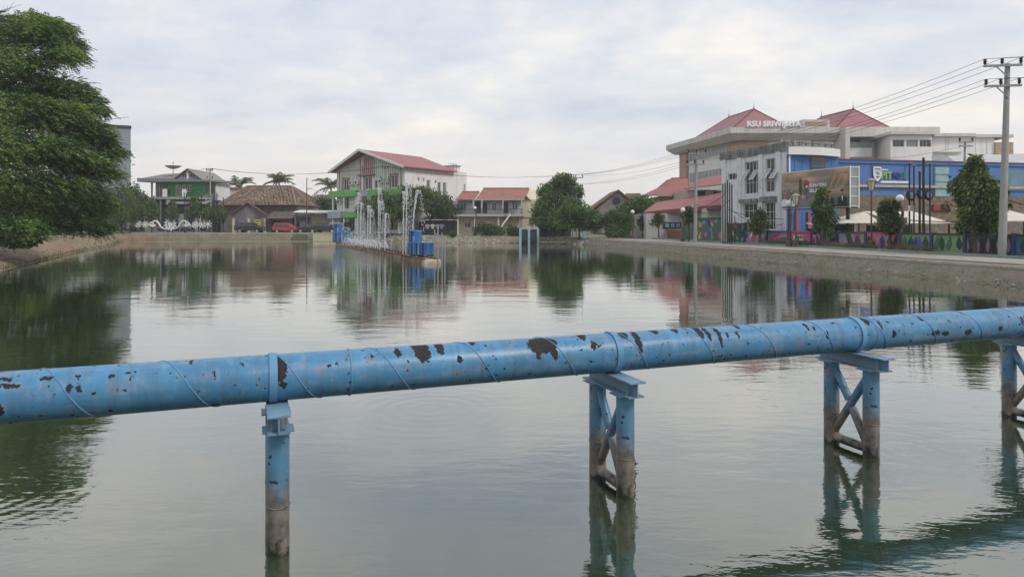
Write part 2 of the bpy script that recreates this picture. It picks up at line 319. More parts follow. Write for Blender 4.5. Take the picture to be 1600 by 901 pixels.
# ---- water
def water_material():
    m = bpy.data.materials.new('pond_water'); m.use_nodes = True; t = m.node_tree; p = t.nodes['Principled BSDF']
    p.inputs['Roughness'].default_value = 0.03; p.inputs['IOR'].default_value = 2.65; p.inputs['Specular IOR Level'].default_value = 1.0
    tcn = t.nodes.new('ShaderNodeTexCoord'); vec = tcn.outputs['Object']
    def mth(op, a, b=None, c=None):
        n = t.nodes.new('ShaderNodeMath'); n.operation = op
        for i, q in enumerate((a, b, c)):
            if q is None: continue
            if hasattr(q, 'node'): t.links.new(q, n.inputs[i])
            else: n.inputs[i].default_value = q
        return n.outputs[0]
    def noise(sc_, det, sx=1, sy=1, off=0, ro=0.5, dist=0):
        mp = t.nodes.new('ShaderNodeMapping'); mp.inputs['Scale'].default_value = (sx, sy, 1); mp.inputs['Location'].default_value = (off, off * .7, 0); t.links.new(vec, mp.inputs[0])
        n = t.nodes.new('ShaderNodeTexNoise'); n.inputs['Scale'].default_value = sc_; n.inputs['Detail'].default_value = det; n.inputs['Roughness'].default_value = ro; n.inputs['Distortion'].default_value = dist
        t.links.new(mp.outputs[0], n.inputs['Vector']); return n.outputs[0]
    def mapr(s, a, b, c, d):
        n = t.nodes.new('ShaderNodeMapRange'); t.links.new(s, n.inputs[0])
        for i, q in enumerate((a, b, c, d)): n.inputs[i + 1].default_value = q
        return n.outputs[0]
    sp = t.nodes.new('ShaderNodeSeparateXYZ'); t.links.new(vec, sp.inputs[0])
    patch = mth('MULTIPLY', mapr(noise(0.30, 3, 0.6, 1.2, 3), 0.36, 0.62, 0.22, 1.0), mapr(sp.outputs[1], 7.0, 26.0, 1.8, 0.75))          # calm and ruffled patches
    h = mth('MULTIPLY', noise(0.8, 4, 0.7, 1.3, 0, 0.45, 0.4), 0.0075)
    h = mth('ADD', h, mth('MULTIPLY', mth('MULTIPLY', noise(3.2, 4, 0.6, 1.5, 11, 0.5, 0.3), patch), 0.0030))
    h = mth('ADD', h, mth('MULTIPLY', mth('MULTIPLY', noise(11, 2, 0.7, 1.4, 5, 0.5), patch), 0.0008))
    # rings spreading from a few spots (fish and dripping water) and from the fountain
    def rings(x, y, k, amp, r0, phase=0.0):
        a = mth('SUBTRACT', sp.outputs[0], x); b = mth('SUBTRACT', sp.outputs[1], y)
        r = mth('SQRT', mth('ADD', mth('MULTIPLY', a, a), mth('MULTIPLY', b, b)))
        s = mth('SINE', mth('MULTIPLY', r, k)); e = mth('EXPONENT', mth('MULTIPLY', mth('MULTIPLY', r, r), -1.0 / (r0 * r0)))
        return mth('MULTIPLY', mth('MULTIPLY', s, e), amp)
    for a in ((-4.9, 6.3, 40, 0.00045, 0.9), (-1.1, 9.3, 27, 0.0006, 1.3), (4.4, 7.6, 34, 0.0004, 0.8)): h = mth('ADD', h, rings(*a))
    a = mth('ADD', mth('MULTIPLY', mth('SUBTRACT', sp.outputs[0], -13.5), 0.93), mth('MULTIPLY', mth('SUBTRACT', sp.outputs[1], 66), 0.36))   # distance across the fountain line
    b = mth('ADD', mth('MULTIPLY', mth('SUBTRACT', sp.outputs[0], -13.5), -0.36), mth('MULTIPLY', mth('SUBTRACT', sp.outputs[1], 66), 0.93))
    near = mth('EXPONENT', mth('MULTIPLY', mth('ADD', mth('MULTIPLY', mth('MULTIPLY', a, a), 0.02), mth('MULTIPLY', mth('MULTIPLY', b, b), 0.0022)), -1))
    h = mth('ADD', h, mth('MULTIPLY', mth('MULTIPLY', noise(2.4, 3, 1, 1, 21), near), 0.06))
    bp = t.nodes.new('ShaderNodeBump'); bp.inputs['Strength'].default_value = 1; bp.inputs['Distance'].default_value = 1.0
    t.links.new(h, bp.inputs['Height']); t.links.new(bp.outputs[0], p.inputs['Normal'])
    mx = t.nodes.new('ShaderNodeMix'); mx.data_type = 'RGBA'; t.links.new(mapr(noise(0.12, 3, off=40), 0.35, 0.65, 0, 1), mx.inputs[0])
    mx.inputs[6].default_value = (0.024, 0.040, 0.019, 1); mx.inputs[7].default_value = (0.036, 0.053, 0.028, 1); t.links.new(mx.outputs[2], p.inputs['Base Color'])
    # murky body under a mirror skin whose strength grows towards grazing angles
    p.inputs['Specular IOR Level'].default_value = 0.0; p.inputs['Roughness'].default_value = 0.6
    lw = t.nodes.new('ShaderNodeLayerWeight'); lw.inputs['Blend'].default_value = 0.5; t.links.new(bp.outputs[0], lw.inputs['Normal'])
    fac = mth('ADD', mth('MULTIPLY', mth('POWER', lw.outputs['Facing'], 2.6), 0.90), 0.09)
    gl = t.nodes.new('ShaderNodeBsdfGlossy'); gl.inputs['Roughness'].default_value = 0.02; gl.inputs['Color'].default_value = (1.0, 1.0, 0.97, 1); t.links.new(bp.outputs[0], gl.inputs['Normal'])
    ms = t.nodes.new('ShaderNodeMixShader'); t.links.new(fac, ms.inputs[0]); t.links.new(p.outputs[0], ms.inputs[1]); t.links.new(gl.outputs[0], ms.inputs[2]); t.links.new(ms.outputs[0], t.nodes['Material Output'].inputs[0])
    return m
wt = MB(); wt.poly([(-66, -14, 0), (30, -14, 0), (30, 116, 0), (-66, 116, 0)])
tag(wt.build('water', water_material(), norm=False), kind='structure')
# ---- green film of algae drifting against the far left shore
al = MB(); rr = random.Random(3)
def blob(cx, cy, rx, ry, m=18):
    return [(cx + rx * math.cos(2 * math.pi * k / m) * rr.uniform(.8, 1.15), cy + ry * math.sin(2 * math.pi * k / m) * rr.uniform(.8, 1.15), 0.006) for k in range(m)]
for c in ((-52, 104, 6, 4.2), (-43, 105, 6, 4.4), (-34, 105.5, 5.5, 4.2), (-27.5, 105, 3, 3.4)): al.poly(blob(*c)); al.v[-18:] = [(x, y, 0.006 + 0.002 * (len(al.f))) for x, y, z in al.v[-18:]]
tag(al.build('algae_film', mat('algae', (0.20, 0.235, 0.13), 0.35, 0.25, 0.6), norm=False), 'pale green film of algae floating along the far wall', 'algae', kind='stuff')
# ---- promenade of the right bank: edge, gutter, paved walk, teal kerb, planting bed, all at the level of the bank top
pave = mat('worn_paving', (0.33, 0.30, 0.26), 0.9, 0.16, 1.0, dirt=((0.24, 0.21, 0.17), 0.45, 0.7))
pale_edge = mat('pale_kerb', (0.46, 0.42, 0.36), 0.85, 0.12, 2, dirt=((0.3, 0.27, 0.22), 0.4, 1.3))
teal = mat('teal_kerb_paint', (0.17, 0.27, 0.26), 0.8, 0.18, 2, dirt=((0.25, 0.25, 0.22), 0.45, 1.6))
bed = mat('bed_soil', (0.12, 0.095, 0.07), 0.95, 0.35, 1.5, bump=0.04, bscale=4, dirt=((0.07, 0.09, 0.03), 0.4, 0.8))
asphalt = mat('asphalt', (0.06, 0.06, 0.062), 0.9, 0.2, 1.0, dirt=((0.11, 0.1, 0.09), 0.4, 0.4))
YS = [14, 20, 26, 33, 41, 50, 60, 70, 80, 90]
Xk = lambda y: Xw(y) + 1.38; Xt = lambda y: Xm(y) - 1.75
def strip(name, fa, fb, z0, z1, mt):
    mb = MB()
    for a, b in zip(YS[:-1], YS[1:]):
        mb.hull([(fa(a), a, z0), (fb(a), a, z0), (fb(b), b, z0), (fa(b), b, z0)], [(fa(a), a, z1), (fb(a), a, z1), (fb(b), b, z1), (fa(b), b, z1)])
    return tag(mb.build(name, mt), kind='structure')
strip('bank_edge', lambda y: Xk(y) - .12, lambda y: Xk(y) + .18, 0.5, 0.76, pale_edge)
strip('gutter', lambda y: Xk(y) + .18, lambda y: Xk(y) + .95, 0.6, 0.704, stone)
strip('pavement', lambda y: Xk(y) + .95, lambda y: Xt(y) - .2, 0.6, 0.80, pave)
strip('kerb', lambda y: Xt(y) - .2, Xt, 0.6, 0.95, teal)
strip('planting_bed', Xt, lambda y: Xm(y) + .05, 0.6, 0.86, bed)
# ---- street along the far shore
rd = MB(); rd.poly([(-70, 111.6, 1.215), (-36, 112.2, 1.215), (-26, 112.2, 1.2), (-24, 117.8, 1.2), (-36, 118.4, 1.215), (-72, 117.8, 1.215)])
tag(rd.build('road', asphalt, norm=False), kind='structure')
kb = MB(); kb.hull([(-62, 111.2, 1.1), (-26, 111.75, 1.1), (-26, 111.95, 1.1), (-62, 111.4, 1.1)], [(-62, 111.2, 1.32), (-26, 111.75, 1.32), (-26, 111.95, 1.32), (-62, 111.4, 1.32)])
tag(kb.build('far_kerb', pale_edge), kind='structure')
# ---- pale block and dark steps at the end of the far wall
t = thing('landing_steps', 'dark stone steps in the far shore wall beside a pale block', 'steps', (-34.0, 109.7, 0))
for k in range(4): MB().box(-1.1, 1.1, -0.25 * (4 - k), 0.2, 0.27 * k, 0.27 * (k + 1) - 0.003).build('step', stone, t)
t = thing('landing_block', 'pale cream concrete block on the far shore wall', 'block', (-29.8, 109.6, 0))
MB().box(-2.0, 2.0, -0.5, 0.3, -0.4, 1.12).build('body', mat('cream_concrete', (0.58, 0.50, 0.36), 0.85, 0.1, 1, streak=((0.3, 0.27, 0.2), 0.3, 2)), t); MB().box(-2.06, 2.06, -0.56, 0.36, 1.123, 1.2).build('cap', pale_edge, t)

# ================================================================== PIPE ON ITS TRESTLES
PR, PZ = 0.185, 1.28
U = Vector((2.842, 1.08, 0)); SPAN = U.length; PANG = math.atan2(U.y, U.x)
M0 = Vector((-1.89, 5.49, 0))
def s_of(px):
    x = (px - 800) / F; u = U.normalized(); return (1.89 + 5.49 * x) / (u.x - u.y * x)
def blue_paint(name, base, chips=None, water=False):
    m = bpy.data.materials.new(name); m.use_nodes = True; t = m.node_tree; p = t.nodes['Principled BSDF']
    tcn = t.nodes.new('ShaderNodeTexCoord'); vec = tcn.outputs['Object']
    def noise(sc_, det=5, v=vec, ro=0.6):
        n = t.nodes.new('ShaderNodeTexNoise'); n.inputs['Scale'].default_value = sc_; n.inputs['Detail'].default_value = det; n.inputs['Roughness'].default_value = ro; t.links.new(v, n.inputs['Vector']); return n
    def mapr(s, a, b, c=0.0, d=1.0):
        n = t.nodes.new('ShaderNodeMapRange'); t.links.new(s, n.inputs[0])
        for i, q in enumerate((a, b, c, d)): n.inputs[i + 1].default_value = q
        return n.outputs[0]
    def mixc(f, a, b):
        n = t.nodes.new('ShaderNodeMix'); n.data_type = 'RGBA'; t.links.new(f, n.inputs[0])
        for s, q in ((6, a), (7, b)):
            if hasattr(q, 'node'): t.links.new(q, n.inputs[s])
            else: n.inputs[s].default_value = tuple(q)[:3] + (1,)
        return n.outputs[2]
    def mth(op, a, b):
        n = t.nodes.new('ShaderNodeMath'); n.operation = op
        for i, q in enumerate((a, b)):
            if hasattr(q, 'node'): t.links.new(q, n.inputs[i])
            else: n.inputs[i].default_value = q
        return n.outputs[0]
    c = mixc(mapr(noise(2.3).outputs[0], 0.3, 0.7), tuple(x * 0.84 for x in base), tuple(x * 1.12 for x in base))
    c = mixc(mapr(noise(9, 6, ro=.7).outputs[0], 0.50, 0.70, 0, 0.5), c, (0.27, 0.33, 0.39))          # chalky bloom
    c = mixc(mapr(noise(4.2, 5).outputs[0], 0.56, 0.74, 0, 0.45), c, (0.28, 0.19, 0.16))               # rust bleeding through
    if chips:                                                   # grey runs of dirt down the sides and a grimy belly
        uv0 = t.nodes.new('ShaderNodeUVMap'); uv0.uv_map = 'pipe'; mp0 = t.nodes.new('ShaderNodeMapping'); mp0.inputs['Scale'].default_value = (16, 1.6, 1); t.links.new(uv0.outputs[0], mp0.inputs[0])
        c = mixc(mapr(noise(1.0, 6, mp0.outputs[0], .65).outputs[0], 0.46, 0.70, 0, 0.5), c, (0.08, 0.11, 0.14))
        mp1 = t.nodes.new('ShaderNodeMapping'); mp1.inputs['Scale'].default_value = (1.2, 9, 1); t.links.new(uv0.outputs[0], mp1.inputs[0])
        c = mixc(mapr(noise(1.0, 6, mp1.outputs[0], .65).outputs[0], 0.52, 0.75, 0, 0.3), c, (0.36, 0.40, 0.44))
    small = mapr(noise(17, 4, ro=.55).outputs[0], 0.646, 0.661, 0, 1)
    if chips:
        uv = t.nodes.new('ShaderNodeUVMap'); uv.uv_map = 'pipe'
        nz = noise(26, 4, ro=.62); w1 = t.nodes.new('ShaderNodeVectorMath'); w1.operation = 'SUBTRACT'; t.links.new(nz.outputs[1], w1.inputs[0]); w1.inputs[1].default_value = (.5, .5, .5)
        w2 = t.nodes.new('ShaderNodeVectorMath'); w2.operation = 'SCALE'; t.links.new(w1.outputs[0], w2.inputs[0]); w2.inputs['Scale'].default_value = 0.085
        w3 = t.nodes.new('ShaderNodeVectorMath'); w3.operation = 'ADD'; t.links.new(uv.outputs[0], w3.inputs[0]); t.links.new(w2.outputs[0], w3.inputs[1])
        best = None
        for (u_, v_, a, b) in chips:
            s1 = t.nodes.new('ShaderNodeVectorMath'); s1.operation = 'SUBTRACT'; t.links.new(w3.outputs[0], s1.inputs[0]); s1.inputs[1].default_value = (u_, v_, 0)
            s2 = t.nodes.new('ShaderNodeVectorMath'); s2.operation = 'MULTIPLY'; t.links.new(s1.outputs[0], s2.inputs[0]); s2.inputs[1].default_value = (1 / a, 1 / b, 0)
            s3 = t.nodes.new('ShaderNodeVectorMath'); s3.operation = 'LENGTH'; t.links.new(s2.outputs[0], s3.inputs[0])
            best = s3.outputs[1] if best is None else mth('MINIMUM', best, s3.outputs[1])
        small = mth('MAXIMUM', small, mapr(best, 1.05, 0.95, 0, 1))
    hgt = mth('SUBTRACT', 1.0, small)
    c = mixc(small, c, mixc(mapr(noise(30, 3).outputs[0], 0.35, 0.65), (0.011, 0.010, 0.011), (0.032, 0.024, 0.021)))
    if water:
        sp = t.nodes.new('ShaderNodeSeparateXYZ'); t.links.new(vec, sp.inputs[0])
        zz = mth('ADD', sp.outputs[2], mth('MULTIPLY', mth('SUBTRACT', noise(6, 7, ro=.72).outputs[0], 0.5), 0.75))
        c = mixc(mapr(zz, 0.62, 0.34, 0, 0.85), c, mixc(mapr(noise(11).outputs[0], 0.35, 0.65), (0.10, 0.06, 0.038), (0.27, 0.20, 0.14)))
        c = mixc(mapr(zz, 0.10, 0.02, 0, 1), c, (0.022, 0.024, 0.014))
    t.links.new(c, p.inputs['Base Color'])
    p.inputs['Specular IOR Level'].default_value = 0.45; t.links.new(mapr(small, 0, 1, 0.38, 0.8), p.inputs['Roughness'])
    bp = t.nodes.new('ShaderNodeBump'); bp.inputs['Strength'].default_value = 0.6; bp.inputs['Distance'].default_value = 0.004; t.links.new(hgt, bp.inputs['Height']); t.links.new(bp.outputs[0], p.inputs['Normal'])
    return m
CH = [(437, 575, 9, 21), (5, 640, 12, 11), (28, 602, 12, 4), (80, 591, 9, 3.5), (118, 606, 3.5, 7), (132, 607, 3, 6), (180, 588, 4, 4), (129, 588, 4, 3), (15, 592, 8, 3), (618, 550, 5, 7), (655, 546, 13, 15), (646, 541, 6, 6), (683, 542, 7, 9), (710, 562, 4, 6), (840, 538, 25, 13), (830, 550, 5, 12), (855, 553, 6, 10), (905, 524, 7, 5), (916, 541, 5, 8),
      (968, 523, 8, 5), (985, 530, 5, 20), (1018, 518, 7, 4), (1083, 514, 6, 9), (1094, 520, 4, 12), (1110, 526, 4, 18), (1050, 513, 6, 4), (1145, 508, 4, 4), (1122, 525, 2.5, 5), (1138, 524, 2.5, 6), (1247, 511, 3, 6), (1256, 515, 3, 4), (1273, 524, 2, 7), (1341, 502, 6, 6), (1358, 508, 3, 8), (1424, 498, 4, 4), (1375, 522, 4, 6),
      (1440, 521, 10, 4), (1455, 522, 8, 4), (1490, 520, 9, 4), (1540, 514, 5, 4), (1574, 502, 4, 6), (440, 600, 5, 5), (300, 565, 3, 3), (735, 533, 5, 4), (578, 556, 3, 3)]
chips = []
tcam = R(90 - 11)
for px, py, w, h in CH:
    s = s_of(px); Y = M0.y + s * math.sin(PANG); k = Y / F; cy = HY + (HC - PZ) / k; v = max(-.97, min(.97, -(py - cy) * k / PR))
    th = tcam - math.asin(v); cosf = max(0.3, math.sqrt(1 - v * v)); chips.append((s, th * PR, w * k, h * k / cosf))
pipe_blue = blue_paint('pipe_blue_paint', lin(72, 132, 172), chips)
pile_blue = blue_paint('pile_blue_paint', lin(84, 134, 166), None, True)
seam_blue = mat('seam_blue_paint', lin(96, 142, 180), 0.5, 0.12, 3, dirt=((0.12, 0.13, 0.15), 0.2, 4))
pipe = thing('water_pipe', 'long blue painted steel pipe with flaking paint crossing the pond on trestles', 'pipe', (M0.x, M0.y, PZ), PANG)
mb = MB(); S0, S1, NS, NT = -20.0, 24.5, 178, 48; uvs = []
for i in range(NS + 1):
    s = S0 + (S1 - S0) * i / NS
    for k in range(NT): a = 2 * math.pi * k / NT; mb.v.append((s, -PR * math.sin(a), PR * math.cos(a)))
for i in range(NS):
    for k in range(NT):
        j = (k + 1) % NT; mb.f.append((i * NT + k, (i + 1) * NT + k, (i + 1) * NT + j, i * NT + j))
        s, s2 = S0 + (S1 - S0) * i / NS, S0 + (S1 - S0) * (i + 1) / NS; a, a2 = 2 * math.pi * k / NT * PR, 2 * math.pi * (k + 1) / NT * PR
        uvs += [s, a, s2, a, s2, a2, s, a2]
sh = mb.build('shell', pipe_blue, pipe, norm=False)
sh.data.polygons.foreach_set('use_smooth', [True] * len(sh.data.polygons))
sh.data.uv_layers.new(name='pipe').data.foreach_set('uv', uvs)
b = bmesh.new(); b.from_mesh(sh.data); bmesh.ops.recalc_face_normals(b, faces=b.faces); b.to_mesh(sh.data); b.free()
pitch = 0.775
for q in range(-4, 14):                     # one weld seam per turn
    s0 = -1.385 - pitch * .25 + q * pitch
    MB().tube([(s0 + pitch * k / 40, -(PR + .001) * math.sin(2 * math.pi * k / 40), (PR + .001) * math.cos(2 * math.pi * k / 40)) for k in range(41)], 0.0055, 6).build('spiral_seam', seam_blue, pipe, True)
for s in (0.567, 6.28, -5.15): MB().tube([(s + random.uniform(-.002, .002), -(PR + .001) * math.sin(a), (PR + .001) * math.cos(a)) for a in [2 * math.pi * k / 60 for k in range(61)]], [0.006 + 0.0035 * (k % 2) for k in range(61)], 6).build('girth_weld', seam_blue, pipe, True)
for i in range(4):                          # flat hold-down straps
    s = i * SPAN - (0.03 if i == 0 else 0.0); w_ = MB(); m = 40; r0, r1 = PR + .002, PR + .014
    ring = lambda x, r_: [(x, -r_ * math.sin(R(-150 + 300 * k / m)), r_ * math.cos(R(-150 + 300 * k / m))) for k in range(m + 1)]
    A, B, Cc, D = ring(s - .03, r0), ring(s - .03, r1), ring(s + .03, r1), ring(s + .03, r0)
    for k in range(m):
        for P, Q in ((A, B), (B, Cc), (Cc, D)): w_.poly([P[k], P[k + 1], Q[k + 1], Q[k]])
    for P in (0, m): w_.poly([A[P], B[P], Cc[P], D[P]])
    w_.build('strap', seam_blue, pipe)
beam_blue = mat('beam_blue_paint', lin(112, 146, 170), 0.6, 0.15, 4, dirt=((0.22, 0.21, 0.19), 0.42, 5), streak=((0.15, 0.09, 0.05), 0.15, 6))
tr_labels = ['nearest blue trestle, seen end-on so one pile stands before the other', 'blue trestle with crossed braces with black debris hanging from its front pile', 'blue trestle with open crossed braces under the right half of the pipe', 'farthest blue trestle, cut by the right edge of the photo']
bt = PZ - PR - 0.002; hb, wb, hw = 0.145, 0.165, 0.27
first = None
for i in range(4):
    c = M0 + U * i
    if first is None:
        t = first = thing('pipe_trestle', tr_labels[0], 'trestle', (c.x, c.y, 0), PANG, 'blue trestles under the pipe')
        for y in (-hw, hw):
            p_ = MB().tube([(0, y, z) for z in (-1.6, 0, .3, .45, bt - hb - .002)], 0.084, 20).build('pile', pile_blue, t, True)
            MB().tube([(0.0865 * math.cos(2 * math.pi * k / 24), y + 0.0865 * math.sin(2 * math.pi * k / 24), 0.36 + .004 * math.sin(k)) for k in range(25)], 0.0045, 6).build('weld_ring', pile_blue, p_, True)
            MB().box(-.115, .115, y - .1, y + .1, bt - hb - .012, bt - hb - .0015).build('cap_plate', beam_blue, p_)
        hbm = MB().box(-wb / 2, wb / 2, -.50, .44, bt - .012, bt).box(-wb / 2, wb / 2, -.47, .44, bt - hb, bt - hb + .012).box(-.006, .006, -.49, .44, bt - hb + .012, bt - .012)
        hb_o = hbm.build('crosshead_beam', beam_blue, t)
        for x in (-.05, .05): MB().box(x - .004, x + .004, -.40, -.38, bt - hb + .013, bt - .013).build('stiffener', beam_blue, hb_o)
        MB().tube([(0.0, -hw + .05, .84), (0.0, hw - .05, .16)], 0.044, 12).build('brace', pile_blue, t, True)
        MB().tube([(0.0, hw - .05, .86), (0.0, .02, .55)], 0.044, 12).build('brace', pile_blue, t, True)
        MB().tube([(0.0, -.02, .47), (0.0, -hw + .05, .12)], 0.044, 12).build('brace', pile_blue, t, True)
        MB().tube([(0.0, -hw + .05, .075), (0.0, hw - .05, .075)], 0.05, 12).build('brace', pile_blue, t, True)
    else: place(first, (c.x, c.y, 0), PANG, tr_labels[i])
# debris hanging from the second trestle's front pile
rr = random.Random(8); c = M0 + U; nv = U.normalized(); pv = Vector((-nv.y, nv.x, 0)); base = c - pv * hw + nv * 0.092
t = thing('hanging_debris', 'black tangled line and twigs hanging beside a rusty pile into the water', 'debris', base + Vector((0, 0, .33)))
for k in range(3):
    pts = [(rr.uniform(-.012, .02), rr.uniform(-.03, .01), -z * .38 / 9) for z in range(10)]
    MB().tube(pts, 0.004, 5).build('line', black_steel, t)
for k in range(22): z = -rr.uniform(.02, .36); a = rr.uniform(0, 6.28); MB().tube([(0, -.01, z), (.035 * math.cos(a) + .01, -.01 + .02 * math.sin(a), z - rr.uniform(-.02, .03))], [.004, .0015], 4).build('twig', bark, t)
# ================================================================== RIGHT SIDE: painted wall, old white building, blue hall, hospital
GZ = 0.72
tN = Vector((-0.164, 1, 0)).normalized(); nN = Vector((-tN.y, tN.x, 0))     # along the wall, towards the pond
def Ywall(px): return 33.3 / ((px - 800) / F + 0.164)
def onwall(px, py, off=0.0):
    Y = Ywall(px); return Vector((Xm(Y), Y, HC - (py - HY) * Y / F)) + nN * off
wall_t = thing('mural_wall', 'low boundary wall painted with pink, blue and green murals along the promenade', 'wall', (0, 0, 0))
def flat(name, rgb, rough=0.75): return MATS.get(name) or mat(name, lin(*rgb), rough, 0.16, 1.6, dirt=((0.16, 0.15, 0.14), 0.28, 1.4))
PC = {'green': (62, 112, 84), 'dgreen': (32, 74, 62), 'lgreen': (128, 166, 98), 'pink': (214, 110, 140), 'hot': (205, 70, 105), 'red': (190, 70, 72), 'blue': (62, 100, 172), 'navy': (48, 62, 130), 'teal': (56, 112, 118), 'violet': (142, 132, 176), 'yellow': (206, 196, 84), 'orange': (206, 126, 84), 'grey': (120, 122, 124), 'dark': (44, 46, 52), 'white': (226, 222, 218), 'sky': (120, 160, 196), 'black': (24, 28, 34)}
paint = {k: flat('mural_' + k, tuple(c * .8 + sum(v) / 15 for c in v)) for k, v in PC.items()}
# panels between pillars: left px, right px, height, base paint
PAN = [(1700, 1585, 1.3, 'green'), (1585, 1508, 1.3, 'dark'), (1508, 1456, 1.3, 'lgreen'), (1456, 1405, 1.3, 'lgreen'), (1405, 1353, 1.3, 'pink'), (1353, 1309, 1.3, 'pink'), (1309, 1284, 1.3, 'violet'), (1284, 1268, 1.3, 'pink'), (1268, 1232, 1.3, 'teal'), (1232, 1199, 1.3, 'violet'),
       (1199, 1164, 1.3, 'violet'), (1164, 1130, 2.0, 'dgreen'), (1130, 1084, 2.6, 'green'), (1084, 1068, 2.6, 'green'), (1068, 1005, 1.55, 'green'), (1005, 975, 1.4, 'green'), (975, 945, 1.4, 'dark')]
for a, b_, h, col in PAN:
    Ya, Yb = Ywall(a), Ywall(b_); A = Vector((Xm(Ya), Ya, 0)); B = Vector((Xm(Yb), Yb, 0)); T = nN * -0.14
    up = lambda p, z: Vector((p.x, p.y, z))
    MB().hull([up(A, .6), up(A + T, .6), up(B + T, .6), up(B, .6)], [up(A, GZ + h - .12), up(A + T, GZ + h - .12), up(B + T, GZ + h - .12), up(B, GZ + h - .12)]).build('panel', paint[col], wall_t)
    o = nN * .05; MB().hull([up(A + o, GZ + h - .118), up(A + T - o, GZ + h - .118), up(B + T - o, GZ + h - .118), up(B + o, GZ + h - .118)], [up(A + o, GZ + h), up(A + T - o, GZ + h), up(B + T - o, GZ + h), up(B + o, GZ + h)]).build('coping', paint['hot' if a in (1268, 1405) else 'navy' if a in (1309, 1199, 1232) else 'dgreen'], wall_t)
    MB().beam(A + nN * -.06 + Vector((0, 0, .6)), A + nN * -.06 + Vector((0, 0, GZ + h + .06)), .26, .26).build('pillar', paint['navy' if a > 1199 else 'dgreen'], wall_t)
# painted figures: flat coats of paint a few millimetres proud of the render
lay = [0]
def paintpoly(col, pts, name='painted_shape'):
    lay[0] += 1; off = 0.006 + 0.0012 * (lay[0] % 11)
    mb = MB(); mb.poly([onwall(x, y, off) for x, y in pts]); mb.build(name, paint[col], wall_t, norm=False)
def leafp(col, x, y0, y1, w, lean=0):
    q = [k / 7 for k in range(8)]; f = lambda k: math.sin(math.pi * k ** .8) * w * (1 + .12 * math.sin(9 * k + x)); c = lambda k: x + lean * (y1 - y0) * .5 * k + .5 * math.sin(3 * k + x)
    paintpoly(col, [(c(k) + f(k), y1 + (y0 - y1) * k) for k in q] + [(c(k) - f(k), y1 + (y0 - y1) * k) for k in reversed(q[1:-1])])
rr = random.Random(11)
# two pink arcs with lettering
for x0, x1 in ((1203, 1231), (1240, 1267)):
    m = (x0 + x1) / 2
arc = lambda cx, cy, rx, ry, a0, a1, w, k=10: [(cx + rx * math.cos(R(a0 + (a1 - a0) * i / k)), cy - ry * math.sin(R(a0 + (a1 - a0) * i / k))) for i in range(k + 1)] + [(cx + (rx - w) * math.cos(R(a1 + (a0 - a1) * i / k)), cy - (ry - w * .55) * math.sin(R(a1 + (a0 - a1) * i / k))) for i in range(k + 1)]
paintpoly('hot', arc(1229, 377.5, 27, 13.5, 90, 170, 3)); paintpoly('pink', arc(1229, 378, 24, 12, 88, 170, 9)); paintpoly('teal', [(1208, 380), (1212, 375), (1220, 371.5), (1230, 370.5), (1230, 380)])
for k in range(7): x = rr.uniform(1216, 1229); y = rr.uniform(371.5, 376); paintpoly('white', [(x, y), (x + .7, y), (x + .7, y + .9), (x, y + .9)])
paintpoly('pink', [(1234, 364), (1242.5, 364), (1242, 372), (1239.5, 379), (1236, 372)]); paintpoly('white', [(1240, 369), (1242, 367), (1241.5, 374), (1239.6, 377)])
paintpoly('hot', [(1244, 364), (1267, 365), (1267, 380), (1258, 373), (1250, 368), (1244, 367)]); paintpoly('yellow', [(1248, 373), (1254, 371.5), (1258, 375), (1250, 376.4)]); paintpoly('navy', [(1246, 378), (1256, 377), (1264, 380.5), (1247, 381)])
for k in range(9): x = 1246 + k * 1.75; paintpoly('white', [(x, 366.2), (x + .5, 366.2), (x + 1.1 * (k % 2) + .5, 369.2), (x + 1.1 * (k % 2), 369.2)])
leafp('dgreen', 1277, 366, 381, 2.6); leafp('dgreen', 1271, 370, 382, 1.8, .3); leafp('blue', 1289, 366, 380, 2.6); leafp('dgreen', 1299, 367, 382, 3.4, -.2)
for k in range(7): leafp('dgreen', 1294 + rr.uniform(0, 12), 368 + rr.uniform(0, 5), 379 + rr.uniform(0, 3), 1.3, rr.uniform(-.5, .5))
paintpoly('sky', [(1312, 367), (1320, 366), (1322, 378), (1314, 382)]); paintpoly('dgreen', [(1320, 363.5), (1328, 363.5), (1336, 385), (1327, 385)]); paintpoly('navy', [(1337, 368), (1342, 367), (1345, 379), (1340, 385), (1335, 379)]); leafp('lgreen', 1349, 365, 383, 2.6)
for x, cl in ((1359, 'dgreen'), (1366, 'red'), (1378, 'navy'), (1391, 'dgreen'), (1399, 'black')): leafp(cl, x, 367, 389, 4.2, rr.uniform(-.2, .2))
for x in (1373, 1385): paintpoly('sky', [(x, 369), (x + 4, 366.5), (x + 5, 378), (x + 1, 386)])
for k, (x, cl) in enumerate(((1414, 'green'), (1422, 'dgreen'), (1430, 'navy'), (1438, 'blue'), (1448, 'dgreen'), (1463, 'green'), (1472, 'dgreen'), (1482, 'green'), (1491, 'lgreen'), (1500, 'dgreen'))): leafp(cl, x, 368, 391, 4.6, rr.uniform(-.25, .25))
for x, cl in ((1590, 'blue'), (1598, 'dgreen'), (1607, 'blue')): leafp(cl, x, 372, 398, 5.5, .2)
for k in range(9): leafp(('grey', 'black')[k % 2], 1512 + k * 8, 371, 395, 3.0)
leafp('pink', 1171, 363, 378, 3.2, -.3); leafp('hot', 1177, 364, 379, 3.6, .2); leafp('navy', 1167, 362, 373, 2.2); leafp('white', 1173, 362, 372, 1.2, .4); leafp('teal', 1188, 366, 380, 2.6); leafp('dgreen', 1194, 367, 380, 2.2, .4); leafp('pink', 1184, 363, 371, 2, .4)
